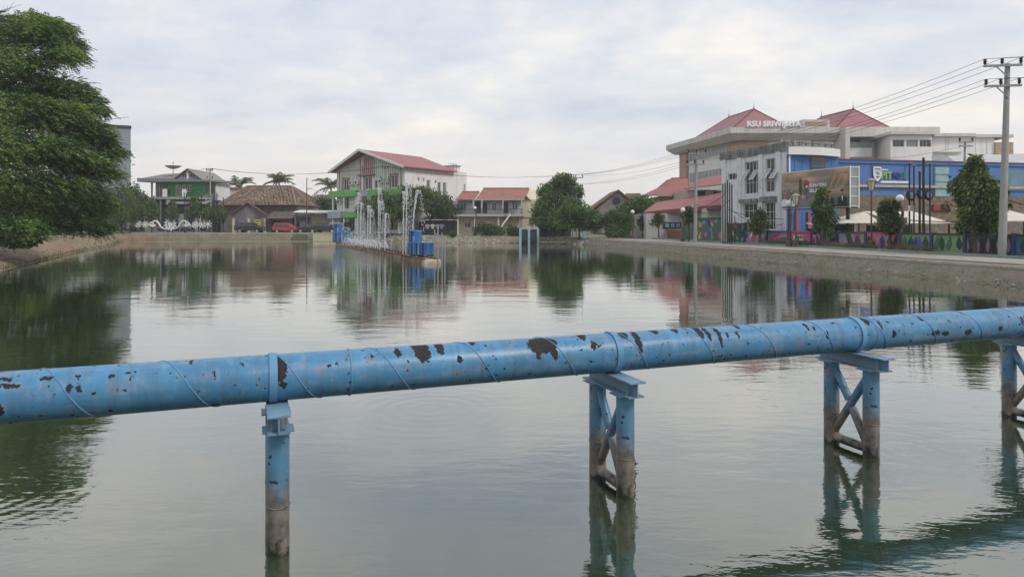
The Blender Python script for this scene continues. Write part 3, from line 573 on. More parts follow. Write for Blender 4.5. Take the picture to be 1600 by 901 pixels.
paintpoly('red', [(1146, 349), (1150, 346), (1152, 350), (1151, 356), (1147, 357)]); paintpoly('black', [(1156, 352), (1160, 348), (1165, 350), (1166, 362), (1161, 372), (1157, 366)]); paintpoly('grey', [(1159, 352), (1161, 350), (1162, 356), (1159, 362)])
for k in range(14): x = rr.uniform(1135, 1163); y = rr.uniform(360, 370); leafp(rr.choice(['green', 'dgreen', 'lgreen', 'yellow']), x, y, y + 8, 1.6, rr.uniform(-.6, .6))
# the tall bright panel
for x, y0, y1, w, cl, ln in ((1106, 350, 375, 2.2, 'blue', 0), (1103, 343, 352, 2.6, 'blue', .5), (1109, 343, 352, 2.6, 'navy', -.5), (1094, 346, 355, 3.4, 'orange', 0), (1099, 344, 350, 2.4, 'sky', .5), (1113, 346, 354, 2.6, 'pink', -.4), (1111, 354, 362, 1.8, 'sky', 0), (1093, 362, 374, 2.6, 'yellow', .2), (1097, 360, 373, 2.0, 'red', 0), (1103, 362, 370, 2.4, 'pink', 0), (1112, 366, 375, 2.2, 'lgreen', 0), (1112, 361, 367, 1.2, 'orange', 0), (1118, 342, 348, 3, 'lgreen', .4), (1126, 361, 375, 3.6, 'orange', 0), (1089, 344, 351, 2, 'lgreen', 0), (1121, 352, 366, 2.8, 'teal', 0), (1088, 358, 368, 1.4, 'yellow', .3)): leafp(cl, x, y0, y1, w, ln)
# red lettering and a pink heart on the green panel
paintpoly('hot', [(1023, 371), (1019.5, 364), (1019, 361), (1020.5, 359.6), (1022.8, 361), (1025, 359.4), (1026.6, 361), (1026, 365)]); paintpoly('pink', [(1023, 369), (1020.8, 364), (1021.2, 361.6), (1023, 362.8), (1025, 361.4), (1025.4, 364)])
paintpoly('lgreen', [(1008, 357.2), (1066, 357.8), (1066, 359.6), (1008, 358.8)])
for k in range(17): x = 1031 + k * 2.0; paintpoly('red', [(x, 360 + rr.uniform(-.5, .7)), (x + 1.35, 360 + rr.uniform(-.5, .7)), (x + 1.5, 373 - rr.uniform(0, 3)), (x + .2, 373 - rr.uniform(0, 3))])
for k in range(8): x = 984 + k * 2.4; paintpoly('yellow', [(x, 360), (x + 1.3, 360), (x + 1.5, 368), (x + .1, 367)])

# ------------------------------------------------------------------ old white building at the corner
Ca = Vector((24.6, 61.2, 0)); La = Vector((21.6, 70.4, 0)); d = Ca - La; W1 = d.length
rz = math.atan2(d.y, d.x); zt = 9.95
bl = thing('old_white_building', 'weathered white two-storey building with tall dark windows and mould under its parapet', 'building', (La.x, La.y, 0), rz)
u = lambda px: ((lambda k: W1 * k)(((px - 800) / F * La.y - La.x) / (d.x - (px - 800) / F * d.y)))
zz = lambda px, py: HC - (py - HY) * (La.y + d.y * u(px) / W1) / F
tall = [(u(1164), u(1186), zz(1175, 303), zz(1175, 252)), (u(1196), u(1215), zz(1206, 300), zz(1206, 247))]
low = [(u(1161.5), u(1183), zz(1172, 341), zz(1172, 318)), (u(1195), u(1213.5), zz(1205, 359), zz(1205, 316))]
small = (u(1137.5), u(1152.5), zz(1145, 281), zz(1145, 271))
zp = zz(1180, 243)
MB().wall(0, W1, 0, zp, 0, tall + low + [small], .22).box(0.02, W1 - 2.2, .5, 6.5, 0, zp - .05).box(W1 - 2.19, W1 - .02, .3, .45, 0, zp - .05).build('wall', oldwhite, bl)
MB().box(-.12, W1 + .02, -.14, .3, zp + .002, zt).build('parapet', mould, bl)
MB().box(-.12, W1 - 2.2, .3, 6.7, zp + .1, zp + .35).build('roof', mould, bl)
for x in (u(1132.5), u(1156), u(1189.5), u(1217)): MB().box(max(.003, x - .32), min(W1 - .003, x + .3), -.14, -.003, 0, zp).build('pilaster', oldwhite, bl)
MB().box(u(1159), u(1187), -.42, -.143, zz(1172, 317), zz(1172, 311)).build('canopy', mould, bl); MB().box(u(1192), u(1216), -.42, -.143, zz(1205, 315), zz(1205, 307)).build('canopy', mould, bl)
for a in tall: window(bl, *a, 0, oldwhite, 4 if a[0] < tall[1][0] else 3, 3, .22, .07)
for a in low: window(bl, *a, 0, oldwhite, 3, 2 if a is low[0] else 3, .22, .07)
window(bl, *small, 0, oldwhite, 3, 1, .22, .06)
for px, py in ((1165, 274), (1178, 274), (1198, 272), (1210, 272)):     # top-hung sashes standing open
    x = u(px); z1_ = zz(px, py - 7); z0_ = zz(px, py + 6); wd_ = .62
    f = MB(); y1 = -.62
    for (a, c) in ((0, .07), (wd_ - .07, wd_)): f.hull([(x + a, -.02, z1_), (x + c, -.02, z1_), (x + c, .03, z1_), (x + a, .03, z1_)], [(x + a, y1, z0_), (x + c, y1, z0_), (x + c, y1 + .05, z0_), (x + a, y1 + .05, z0_)])
    f.box(x, x + wd_, y1 - .02, y1 + .05, z0_ - .07, z0_); f.box(x, x + wd_, -.03, .03, z1_ + .003, z1_ + .07)
    so = f.build('open_sash', white, bl); MB().poly([(x + .06, .0, z1_), (x + wd_ - .06, .0, z1_), (x + wd_ - .06, y1 + .02, z0_), (x + .06, y1 + .02, z0_)]).build('pane', paleglass, so)
# ------------------------------------------------------------------ blue glazed corner block (its own front, turned towards the road)
blue_clad = mat('blue_cladding', lin(66, 112, 178), 0.45, 0.14, 0.8, dirt=((0.1, 0.16, 0.26), 0.3, 1.2), streak=((0.06, 0.11, 0.22), 0.35, 1.5))
Cb = Ca + Vector((0.10, 0.12, 0)); Rb = Vector((30.4, 63.6, 0)); d2 = Rb - Cb; W2 = d2.length
bb = thing('blue_corner_block', 'blue clad corner block with a white curved band behind the billboard', 'building', (Cb.x, Cb.y, 0), math.atan2(d2.y, d2.x))
u2 = lambda px: W2 * ((px - 800) / F * Cb.y - Cb.x) / (d2.x - (px - 800) / F * d2.y)
z2 = lambda px, py: HC - (py - HY) * (Cb.y + d2.y * u2(px) / W2) / F
zb1, zb2 = z2(1260, 243), z2(1260, 231)
MB().box(0, W2, 0.0, .3, 0, zb1 - .003).build('wall', blue_clad, bb)
bnd = MB(); npt = 14; oa = [(W2 * k / npt, -.22 - .5 * math.sin(math.pi * k / npt)) for k in range(npt + 1)]
bnd.prism_z(oa + [(W2, .9), (0, .9)], zb1, zb2); bnd.build('band', white, bb)
MB().box(u2(1267), u2(1289), -.06, -.003, z2(1278, 275), zb1 - .02).build('window', glass, bb)
for k in range(1, 4): z = z2(1278, 275) + (zb1 - z2(1278, 275)) * k / 4; MB().box(u2(1267), u2(1289), -.10, -.063, z - .03, z + .03).build('mullion', blue_clad, bb)
for k in range(1, 7): x = W2 * k / 7; MB().box(x - .025, x + .025, -.035, -.003, 0.4, zb1 - .25).build('joint_strip', blue_clad, bb)
for px in (1243, 1262): MB().box(u2(px) - .14, u2(px) + .14, -.2, -.04, .5, z2(px, 331)).build('red_post', paint['red'], bb)
# breeze-block parapet with open slots behind the band
pz0, pz1 = zb2 + .02, z2(1260, 217.5)
br = MB().box(0, W2 + .4, .8, 1.0, pz0, pz0 + .3).box(0, W2 + .4, .8, 1.0, pz1 - .22, pz1); 
for k in range(9): x = (W2 + .15) * k / 8; br.box(x - .02, x + .22, .82, .98, pz0 + .3, pz1 - .22)
br.box(2.0, 4.0, .87, .93, pz0 + .3, pz1 - .5).build('breeze_parapet', mould, bb)
# ------------------------------------------------------------------ blue hall
A = Vector((30.35, 63.9, 0)); B = Vector((66.0, 82.0, 0))
A2 = Vector((30.6, 64.2, 0)); d3 = Vector((34.5, 7.3, 0)); W3 = 45.0; dn = d3.normalized()
hall = thing('blue_hall', 'long bright blue flat-roofed hall with a shield sign behind the stalls', 'building', (A2.x, A2.y, 0), math.atan2(d3.y, d3.x))
u3 = lambda px: ((px - 800) / F * A2.y - A2.x) / (dn.x - (px - 800) / F * dn.y)
z3 = lambda px, py: HC - (py - HY) * (A2.y + dn.y * u3(px)) / F
zt3 = z3(1312, 248.5)
hall_blue = mat('hall_blue', lin(76, 120, 180), 0.6, 0.14, 0.5, dirt=((0.10, 0.17, 0.3), 0.35, 0.4), streak=((0.06, 0.10, 0.2), 0.3, 1.2))
MB().box(0, W3, .12, 20, 0, zt3 - .35).build('wall', hall_blue, hall)
MB().box(-.05, W3, 0, 20.1, zt3 - .347, zt3 - .06).build('fascia', blue_clad, hall); MB().box(-.1, W3, -.06, 20.2, zt3 - .057, zt3 + .04).build('roof_edge', mat('dull_red_trim', (0.22, 0.07, 0.07), .7, .15), hall)
zc1 = z3(1370, 292.5)
MB().box(0, W3, -.12, .117, zc1, zc1 + .22).build('cornice', pale_edge, hall)
for k in range(1, 12): x = W3 * k / 12; MB().box(x - .03, x + .03, .07, .117, zc1 + .23, zt3 - .36).build('joint_strip', blue_clad, hall)
MB().box(0, W3, .02, .117, .6, z3(1370, 305)).build('plinth', mat('hall_brick', (0.22, 0.165, 0.12), .9, .3, 3, dirt=((.1, .09, .06), .5, 2)), hall)
MB().box(u3(1461), u3(1482), -.05, .117, z3(1470, 307), z3(1470, 261)).build('window', mat('green_film_glass', (0.26, 0.42, 0.42), .25, .15, 1), hall)
for k in range(1, 4): z = z3(1470, 307) + (z3(1470, 261) - z3(1470, 307)) * k / 4; MB().box(u3(1461), u3(1482), -.09, -.053, z - .03, z + .03).build('mullion', hall_blue, hall)
MB().box(u3(1575), u3(1640), -.03, .117, z3(1590, 298), z3(1590, 266)).build('window', mat('teal_panel', (0.14, 0.26, 0.34), .4, .3, .7), hall)
MB().box(u3(1456), u3(1482), -.2, .017, z3(1470, 329), z3(1470, 320)).build('red_board', mat('red_board', (0.28, 0.03, 0.05), .6, .2), hall)
# shield and lettering
sx, sz = u3(1371), z3(1371, 272)
sp_ = [(-.46, .62), (-.3, .72), (.3, .72), (.46, .62), (.46, -.1), (.28, -.5), (0, -.72), (-.28, -.5), (-.46, -.1)]
sg = thing('hall_sign', 'white shield and green, purple and teal letters on the blue hall', 'sign', hall.matrix_world @ Vector((0, 0, 0)) if False else (A2.x, A2.y, 0), math.atan2(d3.y, d3.x))
MB().prism_y([(sx + x * 1.12, sz + z * 1.12) for x, z in sp_], .05, .115).build('shield_rim', paint['dgreen'], sg); MB().prism_y([(sx + x, sz + z) for x, z in sp_], -.02, .047).build('shield', paint['white'], sg)
MB().prism_y([(sx - .26, sz + .1), (sx - .1, sz + .3), (sx + .26, sz + .1), (sx + .1, sz - .12)], -.04, -.023).build('emblem', paint['sky'], sg); MB().prism_y([(sx - .2, sz - .2), (sx + .2, sz - .2), (sx, sz - .42)], -.04, -.023).build('emblem', paint['teal'], sg); MB().prism_y([(sx - .3, sz + .42), (sx + .3, sz + .42), (sx + .3, sz + .54), (sx - .3, sz + .54)], -.04, -.023).build('emblem', paint['grey'], sg)
xx = u3(1377.5); zl = z3(1385, 279)
for s_, cl, w_ in (('PIT', 'lgreen', 1.2), ('MI', 'navy', .62), ('SE', 'teal', .82)):
    text(s_, .93, flat('sign_' + cl, tuple(min(255, int(c * 1.15)) for c in PC[cl])), sg, 'letters', .05, (xx, .06, zl), width=w_, bold=.02); xx += w_ + .1
MB().box(u3(1377), u3(1423), .06, .115, zl - .42, zl - .22).build('subtitle_bar', paint['white'], sg); text('MEDIKA', .24, paint['white'], sg, 'letters', .02, (u3(1377.5), .09, zl + .82), width=.72) if False else MB().box(u3(1377.5), u3(1388.5), .08, .115, zl + .80, zl + .90).build('top_bar', paint['white'], sg)
# ------------------------------------------------------------------ billboard
Lb = Vector((23.12, 58.5, 0)); Rb_ = Vector((25.75, 52.2, 0)); db = Rb_ - Lb; WB = db.length
bd = thing('billboard', 'large billboard showing four officials and SUMATERA SELATAN lettering on posts behind the wall', 'billboard', (Lb.x, Lb.y, 0), math.atan2(db.y, db.x))
zb0, zb1_ = HC + (352 - 325) * 58.5 / F, HC + (352 - 271) * 58.5 / F
HB = zb1_ - zb0
def print_mat():
    m = bpy.data.materials.new('billboard_print'); m.use_nodes = True; t = m.node_tree; p = t.nodes['Principled BSDF']; p.inputs['Roughness'].default_value = .5
    tcn = t.nodes.new('ShaderNodeTexCoord'); mp = t.nodes.new('ShaderNodeMapping'); mp.inputs['Rotation'].default_value = (0, R(18), 0); mp.inputs['Scale'].default_value = (.35, 1, 1.2); t.links.new(tcn.outputs['Object'], mp.inputs[0])
    nz = t.nodes.new('ShaderNodeTexNoise'); nz.inputs['Scale'].default_value = 1.1; nz.inputs['Detail'].default_value = 6; nz.inputs['Distortion'].default_value = .8; t.links.new(mp.outputs[0], nz.inputs[0])
    sp = t.nodes.new('ShaderNodeSeparateXYZ'); t.links.new(tcn.outputs['Object'], sp.inputs[0])
    mr = t.nodes.new('ShaderNodeMapRange'); t.links.new(sp.outputs[2], mr.inputs[0]); mr.inputs[1].default_value = zb0; mr.inputs[2].default_value = zb1_
    ad = t.nodes.new('ShaderNodeMath'); ad.operation = 'MULTIPLY_ADD'; t.links.new(nz.outputs[0], ad.inputs[0]); ad.inputs[1].default_value = .95; 
    ml = t.nodes.new('ShaderNodeMath'); ml.operation = 'MULTIPLY'; t.links.new(mr.outputs[0], ml.inputs[0]); ml.inputs[1].default_value = .34; t.links.new(ml.outputs[0], ad.inputs[2])
    r = t.nodes.new('ShaderNodeValToRGB'); t.links.new(ad.outputs[0], r.inputs[0]); e = r.color_ramp.elements
    e[0].position = .2; e[0].color = lin(44, 48, 40) + (1,); e[1].position = .98; e[1].color = lin(218, 190, 140) + (1,)
    for q, c in ((.40, (84, 92, 84)), (.56, (112, 112, 104)), (.70, (138, 124, 112)), (.86, (190, 164, 130))): x = e.new(q); x.color = lin(*c) + (1,)
    t.links.new(r.outputs[0], p.inputs['Base Color']); return m
MB().box(0, WB, -.02, .05, zb0, zb1_).build('printed_sheet', print_mat(), bd)
fr = MB().box(-.08, WB + .08, .053, .16, zb1_ - .06, zb1_ + .06).box(-.08, WB + .08, .053, .16, zb0 - .08, zb0 + .04).box(-.08, .02, .053, .16, zb0 + .04, zb1_ - .06).box(WB - .02, WB + .08, .053, .16, zb0 + .04, zb1_ - .06); fr.build('frame', white, bd)
MB().box(WB + .1, WB + .13, -.1, .85, zb0 - .1, zb1_ + .05).build('side_panel', metal_grey, bd)
for y, z in ((-.1, 0), (.8, 0)): MB().box(WB + .14, WB + .2, y, y + .09, zb0 - .15, zb1_ + .1).build('side_post', white, bd)
for k in range(5): z = zb0 + HB * k / 4; MB().box(WB + .14, WB + .18, -.008, .797, z - .03, z + .03).build('side_rung', white, bd)
for x in (.5, WB / 2, WB - .4): MB().beam((x, .35, .4), (x, .35, zb1_ - .2), .2, .2).build('post', black_steel, bd)
MB().box(0, WB, .2, .9, zb0 - .16, zb0 - .1).build('catwalk', black_steel, bd)
skin = mat('print_skin', lin(176, 120, 92), .5, .1); suit = mat('print_suit', lin(28, 28, 34), .5, .1); shirt = mat('print_white', lin(214, 218, 226), .5, .06); sash = mat('print_gold', lin(196, 148, 60), .5, .2); redp = mat('print_red', lin(196, 40, 56), .5, .1)
def pr(mt, pts, k=1): MB().poly([(x * WB, -.024 - .003 * k, zb0 + z * HB) for x, z in pts]).build('print_shape', mt, bd, norm=False)
ell = lambda cx, cz, rx, rz_, m=14: [(cx + rx * math.cos(2 * math.pi * i / m), cz + rz_ * math.sin(2 * math.pi * i / m)) for i in range(m)]
def figure(cx, body, h, capc, tie):
    pr(body, [(cx - .062, .0), (cx + .062, .0), (cx + .062, h * .5), (cx + .045, h * .62), (cx + .014, h * .7), (cx - .014, h * .7), (cx - .045, h * .62), (cx - .062, h * .5)], 1)
    pr(skin, ell(cx, h * .9, .021, h * .17), 2)
    pr(capc, [(cx - .023, h * .98), (cx + .023, h * .98), (cx + .021, h * 1.10), (cx - .021, h * 1.10)], 3)
    pr(tie, [(cx - .012, h * .68), (cx + .012, h * .68), (cx + .004, h * .35), (cx - .004, h * .35)], 2)
figure(.055, shirt, .36, redp, shirt); figure(.165, shirt, .38, suit, suit); figure(.74, suit, .38, suit, shirt); figure(.915, suit, .40, suit, shirt)
pr(shirt, [(.05, .40), (.062, .40), (.058, .47)], 3); pr(shirt, [(.16, .43), (.172, .43), (.167, .5)], 3)
pr(sash, [(.0, .72), (.03, .8), (.09, .94), (.16, .99), (.2, .99), (.1, .9), (.05, .8), (.01, .68)], 2)
for x in (.78, .86, .95): pr(sash, [(x - .05, .5), (x + .02, .78), (x + .06, .97), (x + .075, .97), (x + .035, .76), (x - .03, .5)], 1)
ringp = lambda cx, cz, rx, rz_, w, mt: [pr(mt, ell(cx, cz, rx, rz_), 1), pr(mat('print_brown_%d' % int(cx * 1000 + cz * 100), lin(70, 66, 54), .5, .2), ell(cx, cz, rx - w, rz_ - w * 2.2), 2)]
ringp(.305, .68, .033, .16, .007, sash); ringp(.305, .46, .038, .17, .008, sash); ringp(.39, .55, .042, .22, .008, paint['grey'])
pr(redp, [(.365, .66), (.39, .76), (.43, .72), (.45, .64), (.42, .58), (.395, .66)], 3); pr(shirt, [(.385, .6), (.42, .6), (.41, .53), (.39, .53)], 3); pr(paint['teal'], [(.33, .42), (.36, .56), (.4, .42), (.37, .36)], 3); pr(paint['sky'], [(.35, .50), (.36, .6), (.37, .5)], 4)
for k, c in enumerate(('red', 'hot', 'yellow', 'sky', 'red', 'blue')): pr(paint[c], [(.27 + k * .028, .245), (.295 + k * .028, .245), (.295 + k * .028, .33), (.27 + k * .028, .33)], 3)
pr(paint['grey'], [(.27, .17), (.43, .17), (.43, .22), (.27, .22)], 2)
text('SUMATERA', .40, shirt, bd, 'letters', .004, (.445 * WB, -.045, zb0 + .55 * HB), width=.255 * WB, bold=.014); text('SELATAN', .36, shirt, bd, 'letters', .004, (.445 * WB, -.045, zb0 + .41 * HB), width=.235 * WB, bold=.014)
MB().box(0.04, WB - .05, -.045, -.023, zb0 + .005, zb0 + .10).build('bottom_strip', suit, bd)
for k in range(6): MB().box(WB * (.28 + k * .035), WB * (.28 + k * .035) + .12, -.052, -.047, zb0 + .03, zb0 + .08).build('print_shape', shirt, bd)
# ------------------------------------------------------------------ stalls with sheet roofs behind the wall
sheet = mat('pale_roof_sheet', (0.60, 0.56, 0.50), 0.6, 0.08, 1, dirt=((0.35, 0.31, 0.26), 0.3, 0.9))
def stall(label, px0, px1, Y, y_eave, y_top, depth=3.4, peak=None, lean=.0):
    a, b_ = at(px0, y_eave, Y), at(px1, y_eave, Y); w = (b_ - a).length; t = thing('market_stall', label, 'stall', (a.x, a.y, GZ), 0, 'food stalls behind the painted wall')
    ze = a.z - GZ; ztp = HC - (y_top - HY) * (Y + depth) / F - GZ
    rf = MB(); k = 12
    if peak is None: rf.hull([(-.1, 0, ze), (w + .1, 0, ze + lean), (w + .1, depth, ztp + lean), (-.1, depth, ztp)], [(-.1, 0, ze + .05), (w + .1, 0, ze + .05 + lean), (w + .1, depth, ztp + .05 + lean), (-.1, depth, ztp + .05)])
    else:
        P = (w * peak, depth / 2, ztp)
        for q in (((-.1, 0, ze), (w + .1, 0, ze)), ((w + .1, 0, ze), (w + .1, depth, ze)), ((w + .1, depth, ze), (-.1, depth, ze)), ((-.1, depth, ze), (-.1, 0, ze))): rf.poly([q[0], q[1], P])
        rf.poly([(-.1, 0, ze - .01), (w + .1, 0, ze - .01), (w + .1, depth, ze - .01), (-.1, depth, ze - .01)])
    rf.build('roof', sheet, t)
    for x in (.05, w / 2, w - .05):
        for y in (.15, depth - .15): MB().beam((x, y, 0), (x, y, ze - .02), .08, .08).build('post', black_steel, t)
    MB().box(.1, w - .1, .25, .75, 0, .95).build('counter', darkwood, t); MB().box(.1, w - .1, depth - .1, depth - .04, 0, ze * .95).build('back_board', paint['dark'], t)
    return t
stall('white tent-roofed stall right of the billboard', 1311, 1376, 52, 348.5, 331, 4.2, .95)
stall('long pale sheet-roofed stall between the black poles and the big drooping tree', 1407, 1486, 46, 349.5, 331, 4.6)
stall('pale sheet-roofed stall at the right edge behind the tall utility pole', 1566, 1640, 41.5, 346, 327, 4.2)
stall('low stall under the blue corner block beside red posts', 1282, 1306, 54, 356, 349, 2.5)
# ------------------------------------------------------------------ hospital
red_roof = mat('red_roof_sheet', lin(148, 100, 104), 0.65, 0.12, 0.3, stripes=(0, 2.2, lin(132, 86, 92), .14), streak=((0.16, 0.075, 0.075), .25, .8))
red_tile = mat('clay_tile_roof', (0.31, 0.14, 0.105), 0.85, 0.28, 2.0, bump=.05, bscale=6, dirt=((0.17, 0.10, 0.075), 0.4, 1.0))
dull_red = mat('dull_red_sheet', lin(146, 94, 90), 0.7, 0.14, 0.5, stripes=(0, 2.5, lin(130, 80, 78), .15), dirt=((0.22, 0.12, 0.10), .35, .6))
slab = mat('beige_fascia', (0.56, 0.54, 0.51), 0.75, 0.06, 1, stripes=(0, .55, (0.36, 0.345, 0.325), .03), streak=((0.32, 0.30, 0.28), .2, 1))
brick_tile = mat('orange_brick_tile', (0.40, 0.24, 0.165), 0.8, 0.2, 6, stripes=(2, 2.4, (0.46, 0.36, 0.28), .2), dirt=((0.48, 0.36, 0.27), .4, 1.6))
hosp_white = mat('hospital_white', (0.74, 0.73, 0.70), 0.7, 0.05, 1, streak=((0.4, 0.385, 0.36), .2, .8))
louvre = mat('louvre_grey', (0.36, 0.38, 0.39), 0.6, .1, 1, stripes=(0, 4.0, (0.24, 0.26, 0.27), .3))
Ch = Vector((35.4, 110.6, 0)); ul = Vector((-0.181, 0.983, 0))
hp = thing('hospital', 'large white hospital with red hipped roofs and deep beige eaves', 'hospital', (0, 0, 0))
zt_ = HC + (352 - 198) * 110 / F; zm = HC + (352 - 207) * 110 / F; zl_ = HC + (352 - 217) * 110 / F
L_ = 26.0
def ring(off, x1, z):            # eave outline of the left block: off = inset from the eave edge
    p = lambda a, b_: Vector((Ch.x + a, Ch.y + b_, z))
    fl = p(off, off); fr_ = Vector((x1, Ch.y + off, z)); bl_ = Ch + ul * (L_ - off) + Vector((off, 0, z)); return [fl, fr_, Vector((x1, bl_.y, z)), bl_]
X1 = 53.0
MB().hull(ring(0, X1, zm), ring(0, X1, zt_)).build('eave_slab', slab, hp)
MB().hull(ring(1.15, X1 - .01, zl_), ring(.05, X1 - .01, zm - .003)).build('eave_soffit', slab, hp)
wr = ring(2.2, X1 - .02, 0); MB().hull([Vector((p.x, p.y, .5)) for p in wr], [Vector((p.x, p.y, zl_ - .003)) for p in wr]).build('wall', hosp_white, hp)
# brick pillars and louvred strip on the two faces
fy = Ch.y + 2.2
MB().box(wr[0].x - .3, wr[0].x + 4.6, fy - .35, fy - .003, .5, zl_ - .25).build('brick_panel', brick_tile, hp)
lf = lambda k, o: Vector((wr[0].x, wr[0].y, 0)).lerp(Vector((wr[3].x, wr[3].y, 0)), k) + Vector((-.983, -.181, 0)) * o
def lface(k0, k1, z0, z1, o0, o1, name, mt):
    a, b_, c, d_ = lf(k0, o0), lf(k1, o0), lf(k1, o1), lf(k0, o1); z = lambda p, q: Vector((p.x, p.y, q))
    return MB().hull([z(a, z0), z(b_, z0), z(c, z0), z(d_, z0)], [z(a, z1), z(b_, z1), z(c, z1), z(d_, z1)]).build(name, mt, hp)
lface(.86, 1.0, .5, zl_ - .1, .003, .5, 'brick_pillar', brick_tile); lface(-.01, .12, .5, zl_ - .26, .003, .36, 'brick_pillar', brick_tile)
zlo = HC + (352 - 280) * 122 / F; zhi = HC + (352 - 264) * 120 / F
for k in range(9): lface(.14 + .078 * k, .14 + .078 * k + .07, zlo, zhi, .003, .08, 'louvre', louvre)
lface(.13, .85, (zlo + zhi) / 2 + 3.2, (zlo + zhi) / 2 + 3.3, .003, .05, 'string_course', louvre)
lface(.15, .84, zl_ - 1.5, zl_ - .3, .003, .06, 'clerestory', louvre)
def hip(name, c, hx, hy_, z0, zr, rl, mt, ang):
    ca, sa = math.cos(ang), math.sin(ang); P = lambda x, y, z: (c.x + x * ca - y * sa, c.y + x * sa + y * ca, z)
    b_ = [P(-hx, -hy_, z0), P(hx, -hy_, z0), P(hx, hy_, z0), P(-hx, hy_, z0)]; r0, r1 = P(0, -rl, zr), P(0, rl, zr)
    m = MB(); m.poly([b_[0], b_[1], r0]); m.poly([b_[1], b_[2], r1, r0]); m.poly([b_[2], b_[3], r1]); m.poly([b_[3], b_[0], r0, r1]); m.poly(b_[::-1])
    o = m.build(name, mt, hp)
    for a_, r_ in ((b_[0], r0), (b_[1], r0), (r0, r1), (b_[3], r1)): MB().beam(a_, r_, .22, .16).build('ridge_cap', mat('ridge_red', lin(112, 70, 76), .7, .1) if 'ridge_red' not in MATS else MATS['ridge_red'], o)
    for r_ in (r0, r1): MB().lathe([(.02, 0), (.2, .06), (.08, .22), (.13, .32), (.05, .5), (.02, 1.0), (.01, 1.3)], r_, 8).build('finial', metal_grey, o, True)
    return o
ang = math.atan2(-ul.x, ul.y)
apA = at(1178, 170.5, 117.5); apB = at(1333, 170.5, 117.5)
for ap in (apA, apB):
    c = Vector((ap.x, ap.y, 0)) + ul * 4.35; hip('roof', c, 6.0, 7.6, zt_ + .02, ap.z, 4.35, red_roof, ang)
text('RSU SRIWIJAYA', 1.25, mat('sign_white', (0.8, 0.8, 0.8), .5, .03), hp, 'letters', .1, (at(1168.5, 195, 110.2).x, Ch.y - .12, zt_ + .1), width=8.75, bold=.05)
MB().box(at(1168, 0, 110).x, at(1252, 0, 110).x, Ch.y - .02, Ch.y + .06, zt_ + .003, zt_ + .1).build('letter_rail', metal_grey, hp)
a, b_ = at(1256, 196, 110.5), at(1299, 186, 110.5); MB().box(a.x, b_.x, Ch.y + .4, Ch.y + 6, zt_ + .003, b_.z).build('penthouse', slab, hp); MB().box(a.x + .5, b_.x - .5, Ch.y + .3, Ch.y + .397, zt_ + .3, b_.z - .35).build('penthouse_band', brick_tile, hp)
# middle: portal pillar and recessed balcony
z_ = lambda py, Y=112: HC - (py - HY) * Y / F
xq = lambda px, Y=112: (px - 800) * Y / F
MB().box(xq(1306), xq(1313), 108.8, 113, .5, z_(200, 109)).build('portal_pillar', slab, hp)
MB().box(xq(1313.2), xq(1457), 110.0, 124, z_(216), z_(201)).build('eave_slab', slab, hp)
MB().box(xq(1313.2), xq(1420), 113.2, 124, .5, z_(216) - .003).build('wall', hosp_white, hp)
MB().box(xq(1318), xq(1359), 111.2, 113.19, z_(246), z_(232)).build('balcony_parapet', hosp_white, hp); MB().box(xq(1318), xq(1359), 111.3, 111.36, z_(232) + .003, z_(222.5)).build('balcony_glass', paleglass, hp); MB().box(xq(1328), xq(1350), 113.1, 113.197, z_(232), z_(218)).build('window', glass, hp)
# right wing: bay with a window strip and a long plain wall
Yr = 106.0; xr = lambda px, Y=Yr: (px - 800) * Y / F; zr_ = lambda py, Y=Yr: HC - (py - HY) * Y / F
x0, x1, x2 = xr(1391.5), xr(1456), xr(1600)
MB().wall(x0, x1, .5, zr_(211), Yr, [(xr(1395 + 21 * k), xr(1413 + 21 * k), zr_(229.5), zr_(218.5)) for k in range(3)], .3).build('wall', hosp_white, hp)
for k in range(3): window(hp, xr(1395 + 21 * k), xr(1413 + 21 * k), zr_(229.5), zr_(218.5), Yr, metal_grey, 3, 1, .3, .09, gm=paleglass if k == 1 else None)
wl = MB(); wl.hull([(x0, Yr, .5), (x0 + .02, Yr + .4, .5), (xr(1369, 113), 113, .5), (xr(1369, 113), 112.6, .5)], [(x0, Yr, zr_(211)), (x0 + .02, Yr + .4, zr_(211)), (xr(1369, 113), 113, zr_(211)), (xr(1369, 113), 112.6, zr_(211))]); wl.build('side_wall', hosp_white, hp)
Lq = Vector((x0, Yr, 0)); Qd = Vector((xr(1369, 113), 112.6, 0)) - Lq
for k in range(4):
    p = Lq + Qd * (.12 + .21 * k); q = Lq + Qd * (.12 + .21 * k + .17); o = Vector((-Qd.y, Qd.x, 0)).normalized() * .05; o = o if o.y < 0 else -o
    MB().hull([p + Vector((0, 0, zr_(230))), q + Vector((0, 0, zr_(230))), q + o + Vector((0, 0, zr_(230))), p + o + Vector((0, 0, zr_(230)))], [p + Vector((0, 0, zr_(219.5))), q + Vector((0, 0, zr_(219.5))), q + o + Vector((0, 0, zr_(219.5))), p + o + Vector((0, 0, zr_(219.5)))]).build('window', paleglass if k % 2 else glass, hp)
MB().box(x1 + .003, xr(1557), Yr + .5, 125, .5, zr_(213.5)).build('wall', hosp_white, hp)
MB().box(xr(1557) + .003, xr(1585), Yr + .2, 125, .5, zr_(222)).build('brick_panel', brick_tile, hp)
MB().box(xr(1388), xr(1458), Yr - .7, Yr + 6, zr_(210.8), zr_(206.5)).build('eave_slab', slab, hp)
MB().box(xr(1458.2), xr(1524), Yr - .2, 125, zr_(213.3), zr_(208.5)).build('eave_slab', slab, hp); MB().box(xr(1524.2), xr(1584), Yr + .0, 125, zr_(214.5), zr_(210)).build('eave_slab', slab, hp)
for px in (1480, 1503, 1527, 1545): MB().box(xr(px), xr(px) + .08, Yr + .46, Yr + .497, 4, zr_(215)).build('wall_joint', slab, hp)
